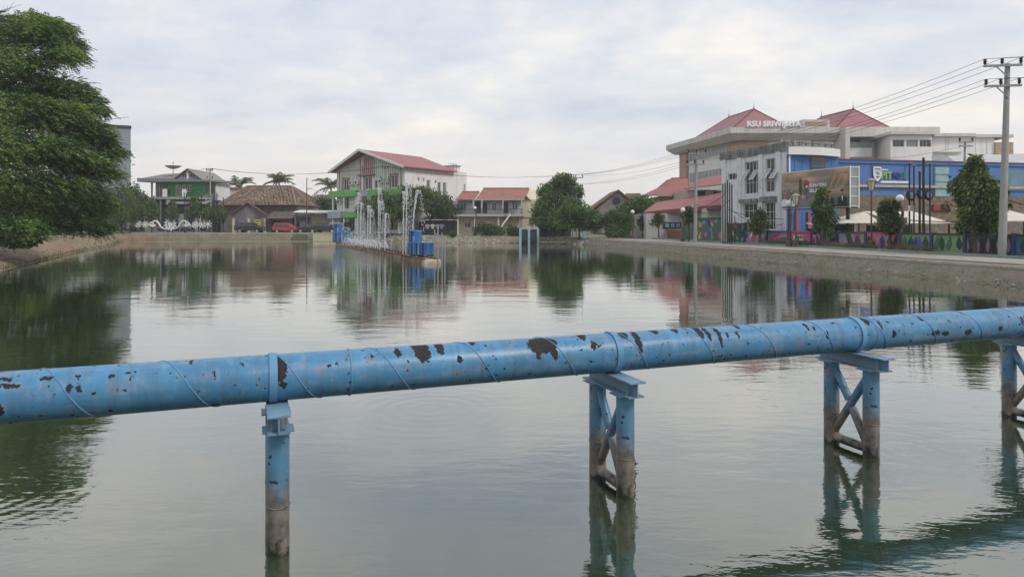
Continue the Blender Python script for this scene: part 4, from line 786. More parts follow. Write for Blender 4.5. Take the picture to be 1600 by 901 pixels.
MB().box(xr(1462), xr(1502), Yr - .3, Yr + .497, zr_(238.6), zr_(237)).build('canopy', slab, hp)
# grey low roof at the far right
gr = thing('grey_roofed_shed', 'pale grey sheet roof beyond the blue hall at the right edge', 'shed', at(1565, 300, 96).xy.to_3d() + Vector((0, 0, .7)))
gz = lambda py, Y: HC - (py - HY) * Y / F - .7
MB().box(-6, 9, 0, 10, 0, gz(256, 96)).build('wall', concrete, gr); MB().hull([(-6.4, -.4, gz(256, 96)), (9.4, -.4, gz(256, 96)), (9.4, 10, gz(256, 96)), (-6.4, 10, gz(256, 96))], [(-5, 4, gz(244, 100)), (9.3, 4, gz(239, 100)), (9.3, 6, gz(239, 100)), (-5, 6, gz(244, 100))]).build('roof', mat('pale_sheet', (.45, .46, .47), .6, .1, .4), gr)

# ------------------------------------------------------------------ red-roofed pavilion left of the white building
pv_ = thing('red_pavilion', 'tan walled pavilion with a steep flared red roof in front of the hospital', 'building', (0, 0, 0))
def roofquad(root, pts, mt, th=.12, name='roof'):
    b_ = [Vector(p) for p in pts]; return MB().hull([p - Vector((0, 0, th)) for p in b_], b_).build(name, mt, root)
Yp = 99.0
e0, e1, m0, m1, r0, r1 = at(1016, 305, Yp), at(1082, 305, Yp), at(1040, 290.5, Yp + 3), at(1075, 291, Yp + 3), at(1049, 279, Yp + 4.6), at(1075, 278, Yp + 4.6)
roofquad(pv_, [e0, e1, m1, m0], dull_red); roofquad(pv_, [m0 + Vector((0, 0, .01)), m1 + Vector((0, 0, .01)), r1, r0], dull_red)
bk = lambda p, dy: Vector((p.x, p.y + dy, p.z))
roofquad(pv_, [bk(e0, 12), e0, m0, bk(m0, 6)], dull_red); roofquad(pv_, [bk(m0, 6) + Vector((0, 0, .01)), m0 + Vector((0, 0, .01)), r0, bk(r0, 3)], dull_red)
MB().beam(r0, r1, .3, .25).build('ridge_cap', dull_red, pv_)
zb = at(1030, 306, Yp).z; MB().box(e0.x + 1.6, e1.x, Yp + 1.2, Yp + 11, .6, zb).build('wall', tan, pv_)
pw = thing('red_roofed_wing', 'tan wing with red roof and a dark window strip beside the white building', 'building', (0, 0, 0))
Yq = 88.0
e0, e1, r0, r1 = at(1068, 294.5, Yq + 3), at(1136, 287, Yq), at(1092, 280, Yq + 7), at(1136, 270, Yq + 6)
roofquad(pw, [e0, e1, r1, r0], dull_red)
MB().box(e0.x + .6, 29.5, Yq + 3.2, Yq + 12, .6, at(1080, 293, Yq + 3.2).z - .3).build('wall', tan, pw)
for px in (1090, 1115): 
    a, b_ = at(px, 305, Yq + 3.2), at(px + 12, 299, Yq + 3.2); MB().box(a.x, b_.x, Yq + 3.12, Yq + 3.197, a.z, b_.z).build('window', glass, pw)
pl = thing('long_red_lean_to', 'low pale hall under a long red lean-to roof with a barred window', 'building', (0, 0, 0))
Yl = 84.0
e0, e1, r0, r1 = at(1004, 332, Yl + 3), at(1130, 320, Yl - 3), at(1026, 316, Yl + 10), at(1131, 300, Yl + 5)
roofquad(pl, [e0, e1, r1, r0], dull_red); MB().beam(e0 - Vector((0, 0, .2)), e1 - Vector((0, 0, .2)), .15, .5).build('fascia', mat('dark_red_fascia', lin(126, 66, 66), .7, .1), pl)
MB().box(at(1012, 0, Yl).x, at(1131, 0, Yl).x - 1, Yl + 1.0, Yl + 10, .6, at(1012, 333, Yl).z).build('wall', mat('pale_grey_plaster', (.40, .41, .41), .8, .1, 1, streak=((.25, .25, .24), .3, 1.5)), pl)
a, b_ = at(1036, 357, Yl + 1), at(1064, 347, Yl + 1)
f = MB().box(a.x, b_.x, Yl + .9, Yl + .997, a.z, b_.z).build('window', glass, pl)
for k in range(3): x = a.x + (b_.x - a.x) * (.12 + .3 * k); MB().box(x, x + .45, Yl + .84, Yl + .897, a.z + .15, b_.z - .15).build('pane', paleglass, f)
a, b_ = at(1098, 380, Yl - 2), at(1131, 312, Yl - 2); MB().hull([(a.x, Yl - 1.9, .6), (b_.x, Yl - 1.9, .6), (b_.x, Yl + 1, .6), (a.x, Yl + 1, .6)], [(a.x, Yl - 1.9, at(1098, 327, Yl).z), (b_.x, Yl - 1.9, at(1130, 322.5, Yl).z), (b_.x, Yl + .99, at(1130, 322, Yl).z), (a.x, Yl + .99, at(1098, 327, Yl).z)]).build('annex', tan, pl)

# ------------------------------------------------------------------ old brick gable beyond the trees
oldbrick = mat('old_brick', (0.25, 0.225, 0.205), .9, .3, 2, dirt=((.08, .075, .065), .5, 1))
bg_ = thing('brick_gable_house', 'old grey-brown gabled house with a round vent behind the trees', 'house', (0, 0, 0)); Yg = 124.0
g = [at(932, 365, Yg), at(985, 365, Yg), at(988, 318, Yg), at(966, 300, Yg), at(940, 320, Yg), at(932, 327, Yg)]
MB().prism_y([(p.x, p.z) for p in g], Yg, Yg + 10).build('wall', oldbrick, bg_)
for p, q in (((966, 298.4), (926, 327)), ((966, 298.4), (991, 319))):
    a, b_ = at(*p, Yg), at(*q, Yg); MB().hull([a + Vector((0, -.5, 0)), b_ + Vector((0, -.5, 0)), b_ + Vector((0, 10, 0)), a + Vector((0, 10, 0))], [v + Vector((0, o, .25)) for v, o in ((a, -.5), (b_, -.5), (b_, 10), (a, 10))]).build('roof', rust, bg_)
c = at(963, 314, Yg); MB().tube([c + Vector((0, -.06, 0)), c + Vector((0, -.004, 0))], .75, 14).build('vent', black_steel, bg_)
bq = thing('small_brown_house', 'small house with a dark brown roof behind the leafy tree', 'house', (0, 0, 0)); Yg = 132.0
a, b_ = at(978, 360, Yg), at(1004, 312, Yg); MB().box(a.x, b_.x, Yg, Yg + 8, .6, at(0, 313, Yg).z).build('wall', tan, bq); roofquad(bq, [at(972, 312, Yg - .5), at(1008, 312, Yg - .5), at(1000, 302, Yg + 4), at(978, 302, Yg + 4)], rust)
# ================================================================== FAR SHORE BUILDINGS
# ------------------------------------------------------------------ two-storey house with orange tile roofs
Yh = 104.0; k_ = Yh / F
def hx(px): return (px - 800) * k_
def hz_(py): return HC - (py - HY) * k_
hs = thing('tile_roofed_house', 'two-storey cream house with orange tile roofs and a long balcony by the water', 'house', (0, 0, 0))
grey_trim = mat('grey_trim', (.42, .42, .43), .7, .1, 1)
door_m = mat('dark_door', (.07, .055, .05), .6, .2, 2)
up_holes = [(hx(718), hx(729), hz_(327), hz_(315)), (hx(742), hx(751), hz_(333), hz_(314.5)), (hx(754), hx(761), hz_(333), hz_(316)), (hx(768), hx(776), hz_(329), hz_(316)), (hx(786), hx(794), hz_(333), hz_(315.5)), (hx(800), hx(809), hz_(328), hz_(315.5))]
lo_holes = [(hx(725), hx(735), hz_(356), hz_(347)), (hx(778), hx(784), hz_(366), hz_(349)), (hx(793), hx(801), hz_(356), hz_(349))]
ypl = mat('pale_plaster', (.52, .50, .46), .8, .1, 1.2, streak=((.3, .28, .25), .3, 1.5))
MB().wall(hx(713.5), hx(815.5), hz_(334.8), hz_(311.3), Yh + .6, up_holes, .2).build('upper_wall', ypl, hs)
MB().wall(hx(713.5), hx(815.5), .5, hz_(338.4), Yh + .9, lo_holes, .2).build('lower_wall', cream, hs)
for i, h in enumerate(up_holes): window(hs, *h, Yh + .6, door_m if i in (1, 2, 4) else white, 1 if i in (1, 2, 4) else 2, 1, .2, .08, gm=door_m if i in (1, 2, 4) else None, single=True)
for h in lo_holes: window(hs, *h, Yh + .9, white, 2, 1, .2, .08, single=True)
MB().box(hx(712), hx(818.5), Yh - .9, Yh + 1.5, hz_(338.3), hz_(334.9)).build('balcony_slab', grey_trim, hs)
rl_ = MB().box(hx(712), hx(818.5), Yh - .86, Yh - .82, hz_(327.2), hz_(326.6)).box(hx(712), hx(818.5), Yh - .86, Yh - .82, hz_(333.8), hz_(333.3))
for k in range(45): x = hx(712) + (hx(818.5) - hx(712)) * k / 44; rl_.box(x - .018, x + .018, Yh - .855, Yh - .825, hz_(333.3), hz_(327.2))
rl_.build('railing', black_steel, hs)
for px in (713, 740, 753, 786, 815): MB().box(hx(px) - .11, hx(px) + .11, Yh - .72, Yh - .5, hz_(334.8), hz_(311)).build('column', grey_trim, hs)
for px in (716, 742, 779, 813): MB().box(hx(px) - .13, hx(px) + .13, Yh - .6, Yh - .34, .5, hz_(338.4)).build('column', cream, hs)
def rq(root, pts, mt, name='roof', th=.15): return roofquad(root, pts, mt, th, name)
rq(hs, [at(743, 311.5, Yh - .5), at(819, 311.5, Yh - .5), at(827, 294.5, Yh + 4.5), at(755, 294.5, Yh + 4.5)], red_tile); rq(hs, [at(744, 311.5, Yh + 10), at(820, 311.5, Yh + 10), at(826, 295, Yh + 4.6), at(755, 295, Yh + 4.6)], red_tile)
rq(hs, [at(712, 311.3, Yh - .7), at(741, 311.3, Yh - .7), at(749, 299.8, Yh + 2.8), at(722, 299.8, Yh + 2.8)], red_tile); rq(hs, [at(713, 310, Yh + 7), at(741, 310, Yh + 7), at(748.5, 300, Yh + 2.9), at(722, 300, Yh + 2.9)], red_tile)
MB().beam(at(755, 294.2, Yh + 4.5), at(827, 294.2, Yh + 4.5), .3, .2).build('ridge_cap', red_tile, hs); MB().beam(at(722, 299.5, Yh + 2.8), at(749, 299.5, Yh + 2.8), .3, .2).build('ridge_cap', red_tile, hs)
MB().box(hx(711), hx(820), Yh - .62, Yh - .52, hz_(313.2), hz_(311.6)).build('fascia', grey_trim, hs)
# cream gable end running back on the right
ge = [(Yh + .6, .5), (Yh + 9.4, .5), (Yh + 9.4, hz_(312)), (Yh + 4.6, hz_(297) + .4), (Yh + .6, hz_(311.5))]
m = MB(); A_ = [(hx(815.6), y, z) for y, z in ge]; B_ = [(hx(815.6) + 2.2, y + 0, z) for y, z in ge]; m.hull(A_, B_); m.build('gable_wall', cream, hs)
rq(hs, [at(822, 306, Yh + .2), at(838, 322, Yh + 1.0), at(838, 318, Yh + 9), at(822, 303, Yh + 9)], rust, 'side_roof')
MB().prism_y([(hx(820), .5), (hx(837), .5), (hx(837), hz_(323)), (hx(822), hz_(308))], Yh + .9, Yh + 8).build('side_wall', cream, hs)
a = at(831, 331, Yh + .85); MB().box(a.x - .35, a.x + .35, Yh + .8, Yh + .897, a.z - .5, a.z + .6).build('window', glass, hs)
MB().box(a.x - .45, a.x + .1, Yh + .45, Yh + .79, a.z + .1, a.z + .6).build('air_conditioner', white, hs)
s = MB(); p, q = at(783, 354, Yh - 1.4), at(798, 334, Yh - 1.4); stn = thing('outer_stair', 'white straight stair climbing to the balcony of the tile-roofed house', 'stair', (p.x, p.y, p.z - 0))
dv = q - p
for o in (-.35, .35): MB().beam((0, o, 0), (dv.x, o, dv.z), .08, .25).build('stringer', white, stn)
for k in range(9): MB().box(dv.x * k / 9, dv.x * k / 9 + .22, -.3, .3, dv.z * (k + .5) / 9 - .03, dv.z * (k + .5) / 9 + .02).build('tread', white, stn)
for o in (-.36, .36): MB().beam((0, o, .9), (dv.x, o, dv.z + .9), .04, .04).build('handrail', black_steel, stn)
for k in (0, .5, 1): MB().beam((dv.x * k, -.36, dv.z * k), (dv.x * k, -.36, dv.z * k + .9), .04, .04).build('baluster', black_steel, stn)
MB().box(-.3, 0.0, -.4, .4, -1.2, .0).build('foot', concrete, stn)
# ------------------------------------------------------------------ green and white gabled building
gz0 = 1.2
gbl = thing('green_white_building', 'three-storey white building with green bands, striped gable and red roof', 'building', (-29.6, 115.4, gz0), R(-36))
WG, DG = 16.0, 15.0; zE = 10.5; zA = 13.1
gstripe = mat('green_stripe', lin(196, 212, 192), .75, .1, 1); gband = mat('green_band', lin(116, 178, 102), .7, .1, .8, streak=((.2, .32, .16), .2, 1)); gwhite = mat('off_white_render', (.80, .79, .77), .8, .06, 1, streak=((.33, .32, .3), .3, 1.2)); pinkr = mat('pink_red_trim', lin(172, 122, 128), .7, .1, 1); oldside = mat('stained_side_wall', (.74, .72, .70), .85, .06, .8, dirt=((.5, .46, .44), .3, .5), streak=((.36, .29, .27), .2, 1.4)); groof = mat('rust_red_sheet', lin(152, 98, 98), .6, .1, .4, stripes=(1, 1.6, lin(136, 84, 86), .12))
z1f, z2f = 3.1, 6.6
wl1 = [(1.7, 3.0, 7.1, 9.0), (6.9, 8.4, 7.1, 9.2), (13.0, 14.4, 7.2, 9.2), (9.2, 9.9, 7.2, 8.6)]
wl2 = [(1.7, 3.0, 4.0, 6.0), (6.9, 8.4, 4.0, 6.1), (12.6, 14.0, 4.0, 6.0)]
wl3 = [(1.0, 2.4, .5, 2.4), (3.0, 4.4, .5, 2.4), (9.5, 11.5, .2, 2.5), (12.5, 14.5, .5, 2.4)]
MB().wall(0, WG, 0, zE, 0, wl1 + wl2 + wl3, .2).build('front_wall', gwhite, gbl)
MB().prism_y([(0, zE), (WG, zE), (WG / 2, zA)], .0, .2).build('gable', gwhite, gbl)
for h in wl1[:3]: window(gbl, *h, 0, white, 2, 1, .2, .1); a, b_, c, d_ = h; MB().box(a - .25, b_ + .25, -.16, -.003, d_ + .05, d_ + .25).box(a - .22, a - .03, -.12, -.003, c - .1, d_ + .05).box(b_ + .03, b_ + .22, -.12, -.003, c - .1, d_ + .05).box(a - .22, b_ + .22, -.12, -.003, c - .25, c - .1).build('window_surround', pinkr, gbl)
window(gbl, *wl1[3], 0, white, 1, 1, .2, .08, single=True)
for h in wl2 + wl3: window(gbl, *h, 0, white, 2, 1, .2, .09, single=True)
for k in range(34):                         # vertical fins on the gable front
    x = .25 + k * .465
    if 6.2 < x < 9.0: continue
    top = zE + (zA - zE) * (1 - abs(x - WG / 2) / (WG / 2)) - .35
    for z0, z1 in ((6.8, top),):
        blk = [h for h in wl1 if h[0] - .3 < x + .11 and x < h[1] + .3]
        segs = [(z0, top)] if not blk else [(blk[0][3] + .3, top)]
        for s0, s1 in segs:
            if s1 - s0 > .3: MB().box(x, x + .15, -.10, -.003, s0, s1).build('fin', pinkr if k in (1, 12, 13, 19, 32) else gstripe, gbl)
for k in range(6): x = 6.3 + k * .46; MB().box(x, x + .24, -.10, -.003, 9.7, zA - .35 - abs(x + .1 - WG / 2) * .5 - .9 * (k == 0)).build('fin', pinkr, gbl)
MB().box(5.6, 9.4, -.5, -.003, 9.42, 9.6).build('canopy', pinkr, gbl)
MB().box(6.3, 9.0, -.9, -.11, .0, 6.9).build('stair_shaft', mat('grey_pebble', (.42, .42, .44), .8, .1, 3), gbl)
MB().box(6.9, 8.4, -.96, -.903, 3.9, 6.0).build('shaft_window', glass, gbl)
for a, b_ in ((-.6, 6.2), (9.1, WG + .4)): MB().box(a, b_, -1.3, -.11, 6.0, 7.0).build('balcony_band', gband, gbl)
MB().box(-.6, 2.6, -1.5, -.11, 2.5, 3.6).build('sign_board', mat('pale_blue_sign', (.42, .5, .58), .6, .1, 2, stripes=(2, 3.3, (.3, .38, .48), .4)), gbl); MB().box(2.63, 6.2, -1.3, -.11, 2.6, 3.5).build('balcony_band', gband, gbl); MB().box(9.1, WG + .2, -1.3, -.11, 2.6, 3.5).build('balcony_band', gband, gbl)
for x in (.1, 2.9, 5.9, 9.3, 12, 15.6): MB().box(x, x + .3, -1.1, -.8, 0, 2.5).build('column', gwhite, gbl); MB().box(x, x + .25, -1.1, -.85, 3.6, 6.0).build('column', gwhite, gbl)
for x, z in ((3.6, 8.0), (5.0, 8.0), (10.6, 8.0), (11.9, 8.0), (.6, 4.9)):
    ac = MB().box(x, x + .85, -.55, -.11, z, z + .6).build('air_conditioner', white, gbl); MB().tube([(x + .35, -.57, z + .3), (x + .35, -.553, z + .3)], .22, 10).build('fan_grille', black_steel, ac)
# right side wall
sw = [(2.9, 3.3, 8.3, 8.9), (4.1, 4.5, 8.3, 8.9), (5.0, 5.8, 6.2, 8.6), (6.9, 7.3, 8.1, 8.7), (7.6, 8.4, 6.0, 8.4), (8.9, 9.7, 6.0, 8.4), (14.2, 14.6, 6.4, 8.4)]
Mx = Matrix.Translation((WG, 0, 0)) @ Matrix.Rotation(R(90), 4, 'Z')
LG = 15.0
MB().wall(0.0, LG, 0, zE - .05, 0, sw, .2).xf(Mx).build('side_wall', oldside, gbl)
for i, h in enumerate(sw):
    o = window(gbl, *h, 0, white, 2 if i in (2, 4, 5) else 1, 1, .2, .08, single=True)
    for q in [o] + list(o.children): q.data.transform(Mx)
MB().box(.01, WG - .25, 11.4, 11.5, 0, zE).build('back_wall', oldside, gbl); MB().box(0.0, .2, .21, 11.39, 0, zE).build('end_wall', oldside, gbl)
MB().box(WG - 9, WG - .21, 11.52, LG, 0, zE - .5).build('rear_block', oldside, gbl)
MB().box(WG - 2.6, WG - .6, 12.4, 13.9, zE - .5, zE + .9).build('rooftop_room', oldside, gbl); MB().box(WG - 2.9, WG - .4, 12.2, 14.1, zE + .91, zE + 1.05).build('rooftop_slab', concrete, gbl)
ov = 1.0
ridge0, ridge1 = Vector((WG / 2, -2.2, zA + .35)), Vector((WG / 2, 12.2, zA + .25))
rq(gbl, [(-1.0, -ov, zE - .2), (-1.0, 11.6, zE - .2), ridge1, ridge0], groof); rq(gbl, [(WG + .75, -ov, zE - .1), (WG + .75, 11.6, zE - .1), ridge1, ridge0], groof); rq(gbl, [(-1.0, 11.62, zE - .2), (WG + .75, 11.62, zE - .1), ridge1 + Vector((0, .02, 0))], oldside, 'rear_gable')
for x, z in ((-1.0, zE - .2), (WG + .75, zE - .1)): MB().beam((x, -ov - .02, z - .1), (WG / 2, -2.23, zA + .25), .12, .4).build('barge_board', white, gbl)
rn = MB()
for y in (11.9, 12.6): rn.beam((WG - .3, y, zE - .1), (WG - .3, y, zE + 1.2), .07, .07)
rn.beam((WG - .3, 10.4, zE + 1.2), (WG - .3, 12.6, zE + 1.2), .06, .06); rn.build('roof_rail', metal_grey, gbl)
# ------------------------------------------------------------------ house under the old hipped tile roof
oldtile = mat('weathered_tile', (0.20, 0.145, 0.105), .9, .3, 1.5, bump=.08, bscale=3.2, dirt=((.36, .29, .21), .42, 2.6), streak=((.07, .055, .045), .3, 2.5))
ho = thing('hip_roofed_house', 'low old house under a wide brown hipped tile roof', 'house', (0, 0, 0))
ze = 6.07; P = [Vector((-52.0, 120.4, ze)), Vector((-38.2, 121, ze)), Vector((-37.0, 140.5, ze - .1)), Vector((-50.5, 139.5, ze))]
q0, q1 = at(387, 290.5, 129), at(455, 290.5, 129)
m = MB(); m.poly([P[0], P[1], q1, q0]); m.poly([P[1], P[2], q1]); m.poly([P[2], P[3], q0, q1]); m.poly([P[3], P[0], q0]); m.poly([P[3], P[2], P[1], P[0]]); rfo = m.build('roof', oldtile, ho)
ridge_tile = mat('ridge_tile', (.22, .14, .1), .9, .2)
for a, b_ in ((q0, q1), (P[1], q1), (P[0], q0), (P[2], q1)): MB().beam(a, b_, .35, .22).build('ridge_cap', ridge_tile, rfo)
hv = MB(); hv.hull([(p.x * .98 - .9, p.y + (1.2 if p.y < 125 else -1), .8) for p in P], [(p.x * .98 - .9, p.y + (1.2 if p.y < 125 else -1), ze - .1) for p in P]); hv.build('wall', mat('dark_board_wall', (.15, .135, .125), .9, .3, 1.2), ho)
# real rows of curved tiles on the two slopes in view: one raised course per row
tl = MB()
for (A_, B_, C_, D_, nr) in ((P[0], P[1], q1, q0, 26), (P[1], P[2], q1, q1, 26)):
    nrm_ = (B_ - A_).cross(D_ - A_).normalized()
    for r_ in range(nr):
        t0, t1 = r_ / nr, (r_ + 1.0) / nr
        a, b_, c, d_ = A_.lerp(D_, t0), B_.lerp(C_, t0), B_.lerp(C_, t1), A_.lerp(D_, t1); ln_ = (b_ - a).length; nn = max(2, int(ln_ / .55))
        for k in range(nn):
            s0, s1 = k / nn, (k + .86) / nn; j = random.uniform(.03, .09)
            p0, p1, p2, p3 = a.lerp(b_, s0), a.lerp(b_, s1), d_.lerp(c, s1), d_.lerp(c, s0); pm0, pm1 = (p0 + p1) / 2 + nrm_ * (j + .07), (p2 + p3) / 2 + nrm_ * .05
            tl.poly([p0 + nrm_ * j, pm0, pm1, p3 + nrm_ * .02]); tl.poly([pm0, p1 + nrm_ * j, p2 + nrm_ * .02, pm1])
def tile_mat():
    m_ = bpy.data.materials.new('mixed_old_tiles'); m_.use_nodes = True; t_ = m_.node_tree; g_ = t_.nodes.new('ShaderNodeNewGeometry'); r_ = t_.nodes.new('ShaderNodeValToRGB'); e_ = r_.color_ramp.elements
    e_[0].color = (.085, .06, .045, 1); e_[1].color = (.42, .33, .25, 1); x_ = e_.new(.5); x_.color = (.22, .145, .10, 1); x_ = e_.new(.78); x_.color = (.30, .20, .135, 1)
    t_.links.new(g_.outputs['Random Per Island'], r_.inputs[0]); t_.links.new(r_.outputs[0], t_.nodes['Principled BSDF'].inputs['Base Color']); t_.nodes['Principled BSDF'].inputs['Roughness'].default_value = .9; return m_
to = tl.build('roof_tiles', tile_mat(), rfo, norm=False); to['kind'] = 'stuff'
# mouldy gable wall in front, kiosk, awning
kz = 1.2
gw = thing('mouldy_gable_wall', 'grey mouldy gabled wall in front of the hipped roof', 'wall', (0, 0, 0)); Yg = 118.5
m = MB(); m.prism_y([(at(x, 0, Yg).x, at(0, y, Yg).z) for x, y in ((363, 366), (416, 366), (416, 336), (388, 318), (363, 334))], Yg, Yg + .3); m.build('wall', mat('mould_plaster', (.24, .235, .225), .9, .25, 1, dirt=((.09, .09, .085), .55, .7), streak=((.08, .08, .075), .4, 1.5)), gw)
for a, b_ in (((388, 316.8), (361, 335)), ((388, 316.8), (418, 337))): MB().beam(at(*a, Yg - .1), at(*b_, Yg - .1), .7, .18).build('coping', rust, gw)
for px in (365, 389, 414): MB().box(at(px, 0, Yg).x - .2, at(px, 0, Yg).x + .2, Yg - .12, Yg - .003, kz, at(0, 341, Yg).z).build('pier', cream, gw)
ys = thing('yellow_sign', 'small yellow sign board on the mouldy gable wall', 'sign', at(402.5, 352, Yg - .2)); MB().box(-.5, .5, -.05, 0, 0, 1.0).build('board', mat('yellow_board', lin(214, 190, 60), .6, .1, 2), ys); MB().box(-.4, .4, -.07, -.053, .55, .85).build('print_band', paint['grey'], ys); MB().box(-.3, .3, -.07, -.053, .2, .35).build('print_band', paint['red'], ys); MB().box(-.04, .04, -.03, 0, -.9, 0).build('leg', black_steel, ys)
def kiosk(name, label, px0, px1, Y, ytop, yeave, rmt, wmt, dep=3.5, openx=(.15, .6)):
    a, b_ = at(px0, 0, Y), at(px1, 0, Y); w = b_.x - a.x; t = thing(name, label, 'kiosk', (a.x, Y, kz)); zev = HC - (yeave - HY) * Y / F - kz; ztp = HC - (ytop - HY) * (Y + dep) / F - kz
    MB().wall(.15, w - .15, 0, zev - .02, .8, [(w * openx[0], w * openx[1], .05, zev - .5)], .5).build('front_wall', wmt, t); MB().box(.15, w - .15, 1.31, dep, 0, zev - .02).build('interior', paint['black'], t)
    rf = roofquad(t, [(-.2, 0, zev), (w + .2, 0, zev), (w + .1, dep, ztp), (0, dep, ztp)], rmt, .08)
    for k in range(5): x = -.1 + (w + .2) * k / 4; MB().beam((x, .0, zev + .03), (x, dep, ztp + .03), .06, .05).build('roof_batten', rmt, rf)
    for x in (.1, w - .1): MB().beam((x, .1, 0), (x, .1, zev - .05), .1, .1).build('post', darkwood, t)
    MB().box(w * openx[0], w * openx[1], .55, .79, .75, .85).build('counter', darkwood, t)
    return t
brownr = mat('brown_sheet', (.12, .085, .072), .75, .2, 1, stripes=(0, 3, (.08, .055, .048), .2))
kiosk('kiosk', 'brown-roofed kiosk between the mouldy wall and the white awning', 416, 456, 117.5, 330, 341, brownr, darkwood)
kiosk('kiosk', 'kiosk with a pale wall behind the dark sedan', 456, 480, 118.5, 336, 342, brownr, mat('poster_wall', (.42, .42, .46), .7, .3, 2), 3, (.2, .4))
aw = thing('long_awning', 'long white sheet awning over the parked cars', 'awning', at(500, 352, 116.5).xy.to_3d() + Vector((0, 0, kz)))
zA1 = HC - (331 - HY) * 116.5 / F - kz
MB().hull([(-4.6, 0, zA1 - .1), (4.6, .4, zA1 - .3), (4.6, 4, zA1 + .2), (-4.6, 4, zA1 + .3)], [(-4.6, 0, zA1), (4.6, .4, zA1 - .2), (4.6, 4, zA1 + .3), (-4.6, 4, zA1 + .4)]).build('roof', white, aw)
for x in (-4.4, -1.5, 1.5, 4.4): MB().beam((x, .5, 0), (x, .5, zA1 - .3), .09, .09).build('post', metal_grey, aw)
MB().box(-2.2, 4.5, 3.2, 3.4, 0, zA1 - .35).build('back_wall', cream, aw); MB().box(-4.4, -2.25, 3.2, 3.4, 0, zA1 - .4).build('back_board', mat('poster_blue', (.3, .33, .42), .6, .35, 2.5), aw)
# ------------------------------------------------------------------ green two-storey house on the left
Yv = 121.0; kv = Yv / F
vx = lambda px: (px - 800) * kv
vz = lambda py: HC - (py - HY) * kv
gh = thing('green_house', 'two-storey house with bright green upper walls and grey roof', 'house', (0, 0, 0))
gpaint = mat('bright_green_paint', lin(58, 150, 84), .7, .12, 1, streak=((.05, .13, .05), .2, 1)); greyroof = mat('grey_tile_roof', (.26, .24, .23), .85, .18, 1.5, stripes=(0, 2.2, (.2, .185, .178), .2), dirt=((.17, .16, .15), .3, .8)); greyf = mat('grey_fascia', (.2, .215, .235), .7, .08)
uh = [(vx(260), vx(267), vz(305), vz(288)), (vx(274), vx(282), vz(306.5), vz(288.5)), (vx(284), vx(290), vz(300), vz(289)), (vx(292), vx(298.5), vz(300), vz(289))]
MB().wall(vx(254), vx(322), vz(308), vz(283), Yv, uh, .2).build('upper_wall', gpaint, gh)
for i, h in enumerate(uh): window(gh, *h, Yv, white if i else gpaint, 1 if i < 2 else 2, 1, .2, .1, single=True, gm=tan if i == 1 else None)
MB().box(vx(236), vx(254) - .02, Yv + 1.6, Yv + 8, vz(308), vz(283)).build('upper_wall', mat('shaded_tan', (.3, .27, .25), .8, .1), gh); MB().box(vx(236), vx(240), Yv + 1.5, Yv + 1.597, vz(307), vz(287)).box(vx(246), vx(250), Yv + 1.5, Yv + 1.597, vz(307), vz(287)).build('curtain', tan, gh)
for px in (241, 253): MB().box(vx(px) - .12, vx(px) + .12, Yv - .9, Yv - .66, vz(308), vz(284)).build('column', greyf, gh)
MB().box(vx(232), vx(326), Yv - 1.3, Yv + 1.2, vz(311.5), vz(308.2)).build('balcony_slab', concrete, gh)
r_ = MB().box(vx(254), vx(324), Yv - 1.26, Yv - 1.22, vz(297.5), vz(297))
for k in range(40): x = vx(254) + (vx(324) - vx(254)) * k / 39; r_.box(x - .016, x + .016, Yv - 1.255, Yv - 1.225, vz(308.1), vz(297.5))
r_.build('railing', black_steel, gh)
for px in (260, 290): MB().box(vx(px), vx(px + 7), Yv - 1.36, Yv - 1.27, vz(308), vz(296)).build('white_board', white, gh)
MB().hull([(vx(222), Yv - 1.6, vz(285)), (vx(338), Yv - 1.6, vz(284.5)), (vx(338), Yv + 7, vz(283)), (vx(222), Yv + 7, vz(283))], [(vx(222), Yv - 1.6, vz(279)), (vx(338), Yv - 1.6, vz(282)), (vx(338), Yv + 7, vz(279)), (vx(222), Yv + 7, vz(277))]).build('flat_eave', greyf, gh)
Yf = Yv - .6
rid = vz(263.5) ; 
rq(gh, [(vx(274), Yf - .4, vz(279.5)), (vx(296.5), Yf - .4, rid), (vx(296.5), Yv + 10, rid), (vx(274), Yv + 10, vz(279.5))], greyroof); rq(gh, [(vx(320), Yf - .4, vz(280.5)), (vx(296.5), Yf - .4, rid), (vx(296.5), Yv + 10, rid), (vx(320), Yv + 10, vz(280.5))], greyroof)
rq(gh, [(vx(218), Yv + .3, vz(278.4)), (vx(276), Yv + .3, vz(278.4)), (vx(294), Yv + 6, vz(264.5)), (vx(228), Yv + 6, vz(268))], greyroof)
MB().prism_y([(vx(278), vz(280)), (vx(317), vz(280.3)), (vx(296.5), vz(266))], Yf, Yf + .2).build('gable', greyf, gh)
for px in (288, 292, 300, 304): MB().box(vx(px), vx(px + 2.4), Yf - .04, Yf - .003, vz(276.5), vz(271 + abs(px - 295) * .25)).build('gable_vent', black_steel, gh)
MB().box(vx(294.4), vx(297), Yf - .07, Yf - .003, vz(280), vz(267)).build('gable_post', white, gh)
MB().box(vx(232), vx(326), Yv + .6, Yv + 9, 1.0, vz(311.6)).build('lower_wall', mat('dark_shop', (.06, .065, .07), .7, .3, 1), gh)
for px, w_, c in ((246, 10, 'dgreen'), (276, 12, 'white'), (290, 9, 'teal'), (303, 10, 'white'), (316, 8, 'teal')): MB().box(vx(px), vx(px + w_), Yv + .45, Yv + .597, 1.2, vz(330 if c != 'white' else 334)).build('shutter', paint[c], gh)
rq(gh, [(vx(268), Yv - 2.2, vz(318)), (vx(330), Yv - 2.2, vz(318)), (vx(330), Yv + .55, vz(312)), (vx(268), Yv + .55, vz(312))], mat('grey_sheet', (.3, .32, .34), .6, .12, 1), 'shop_awning')
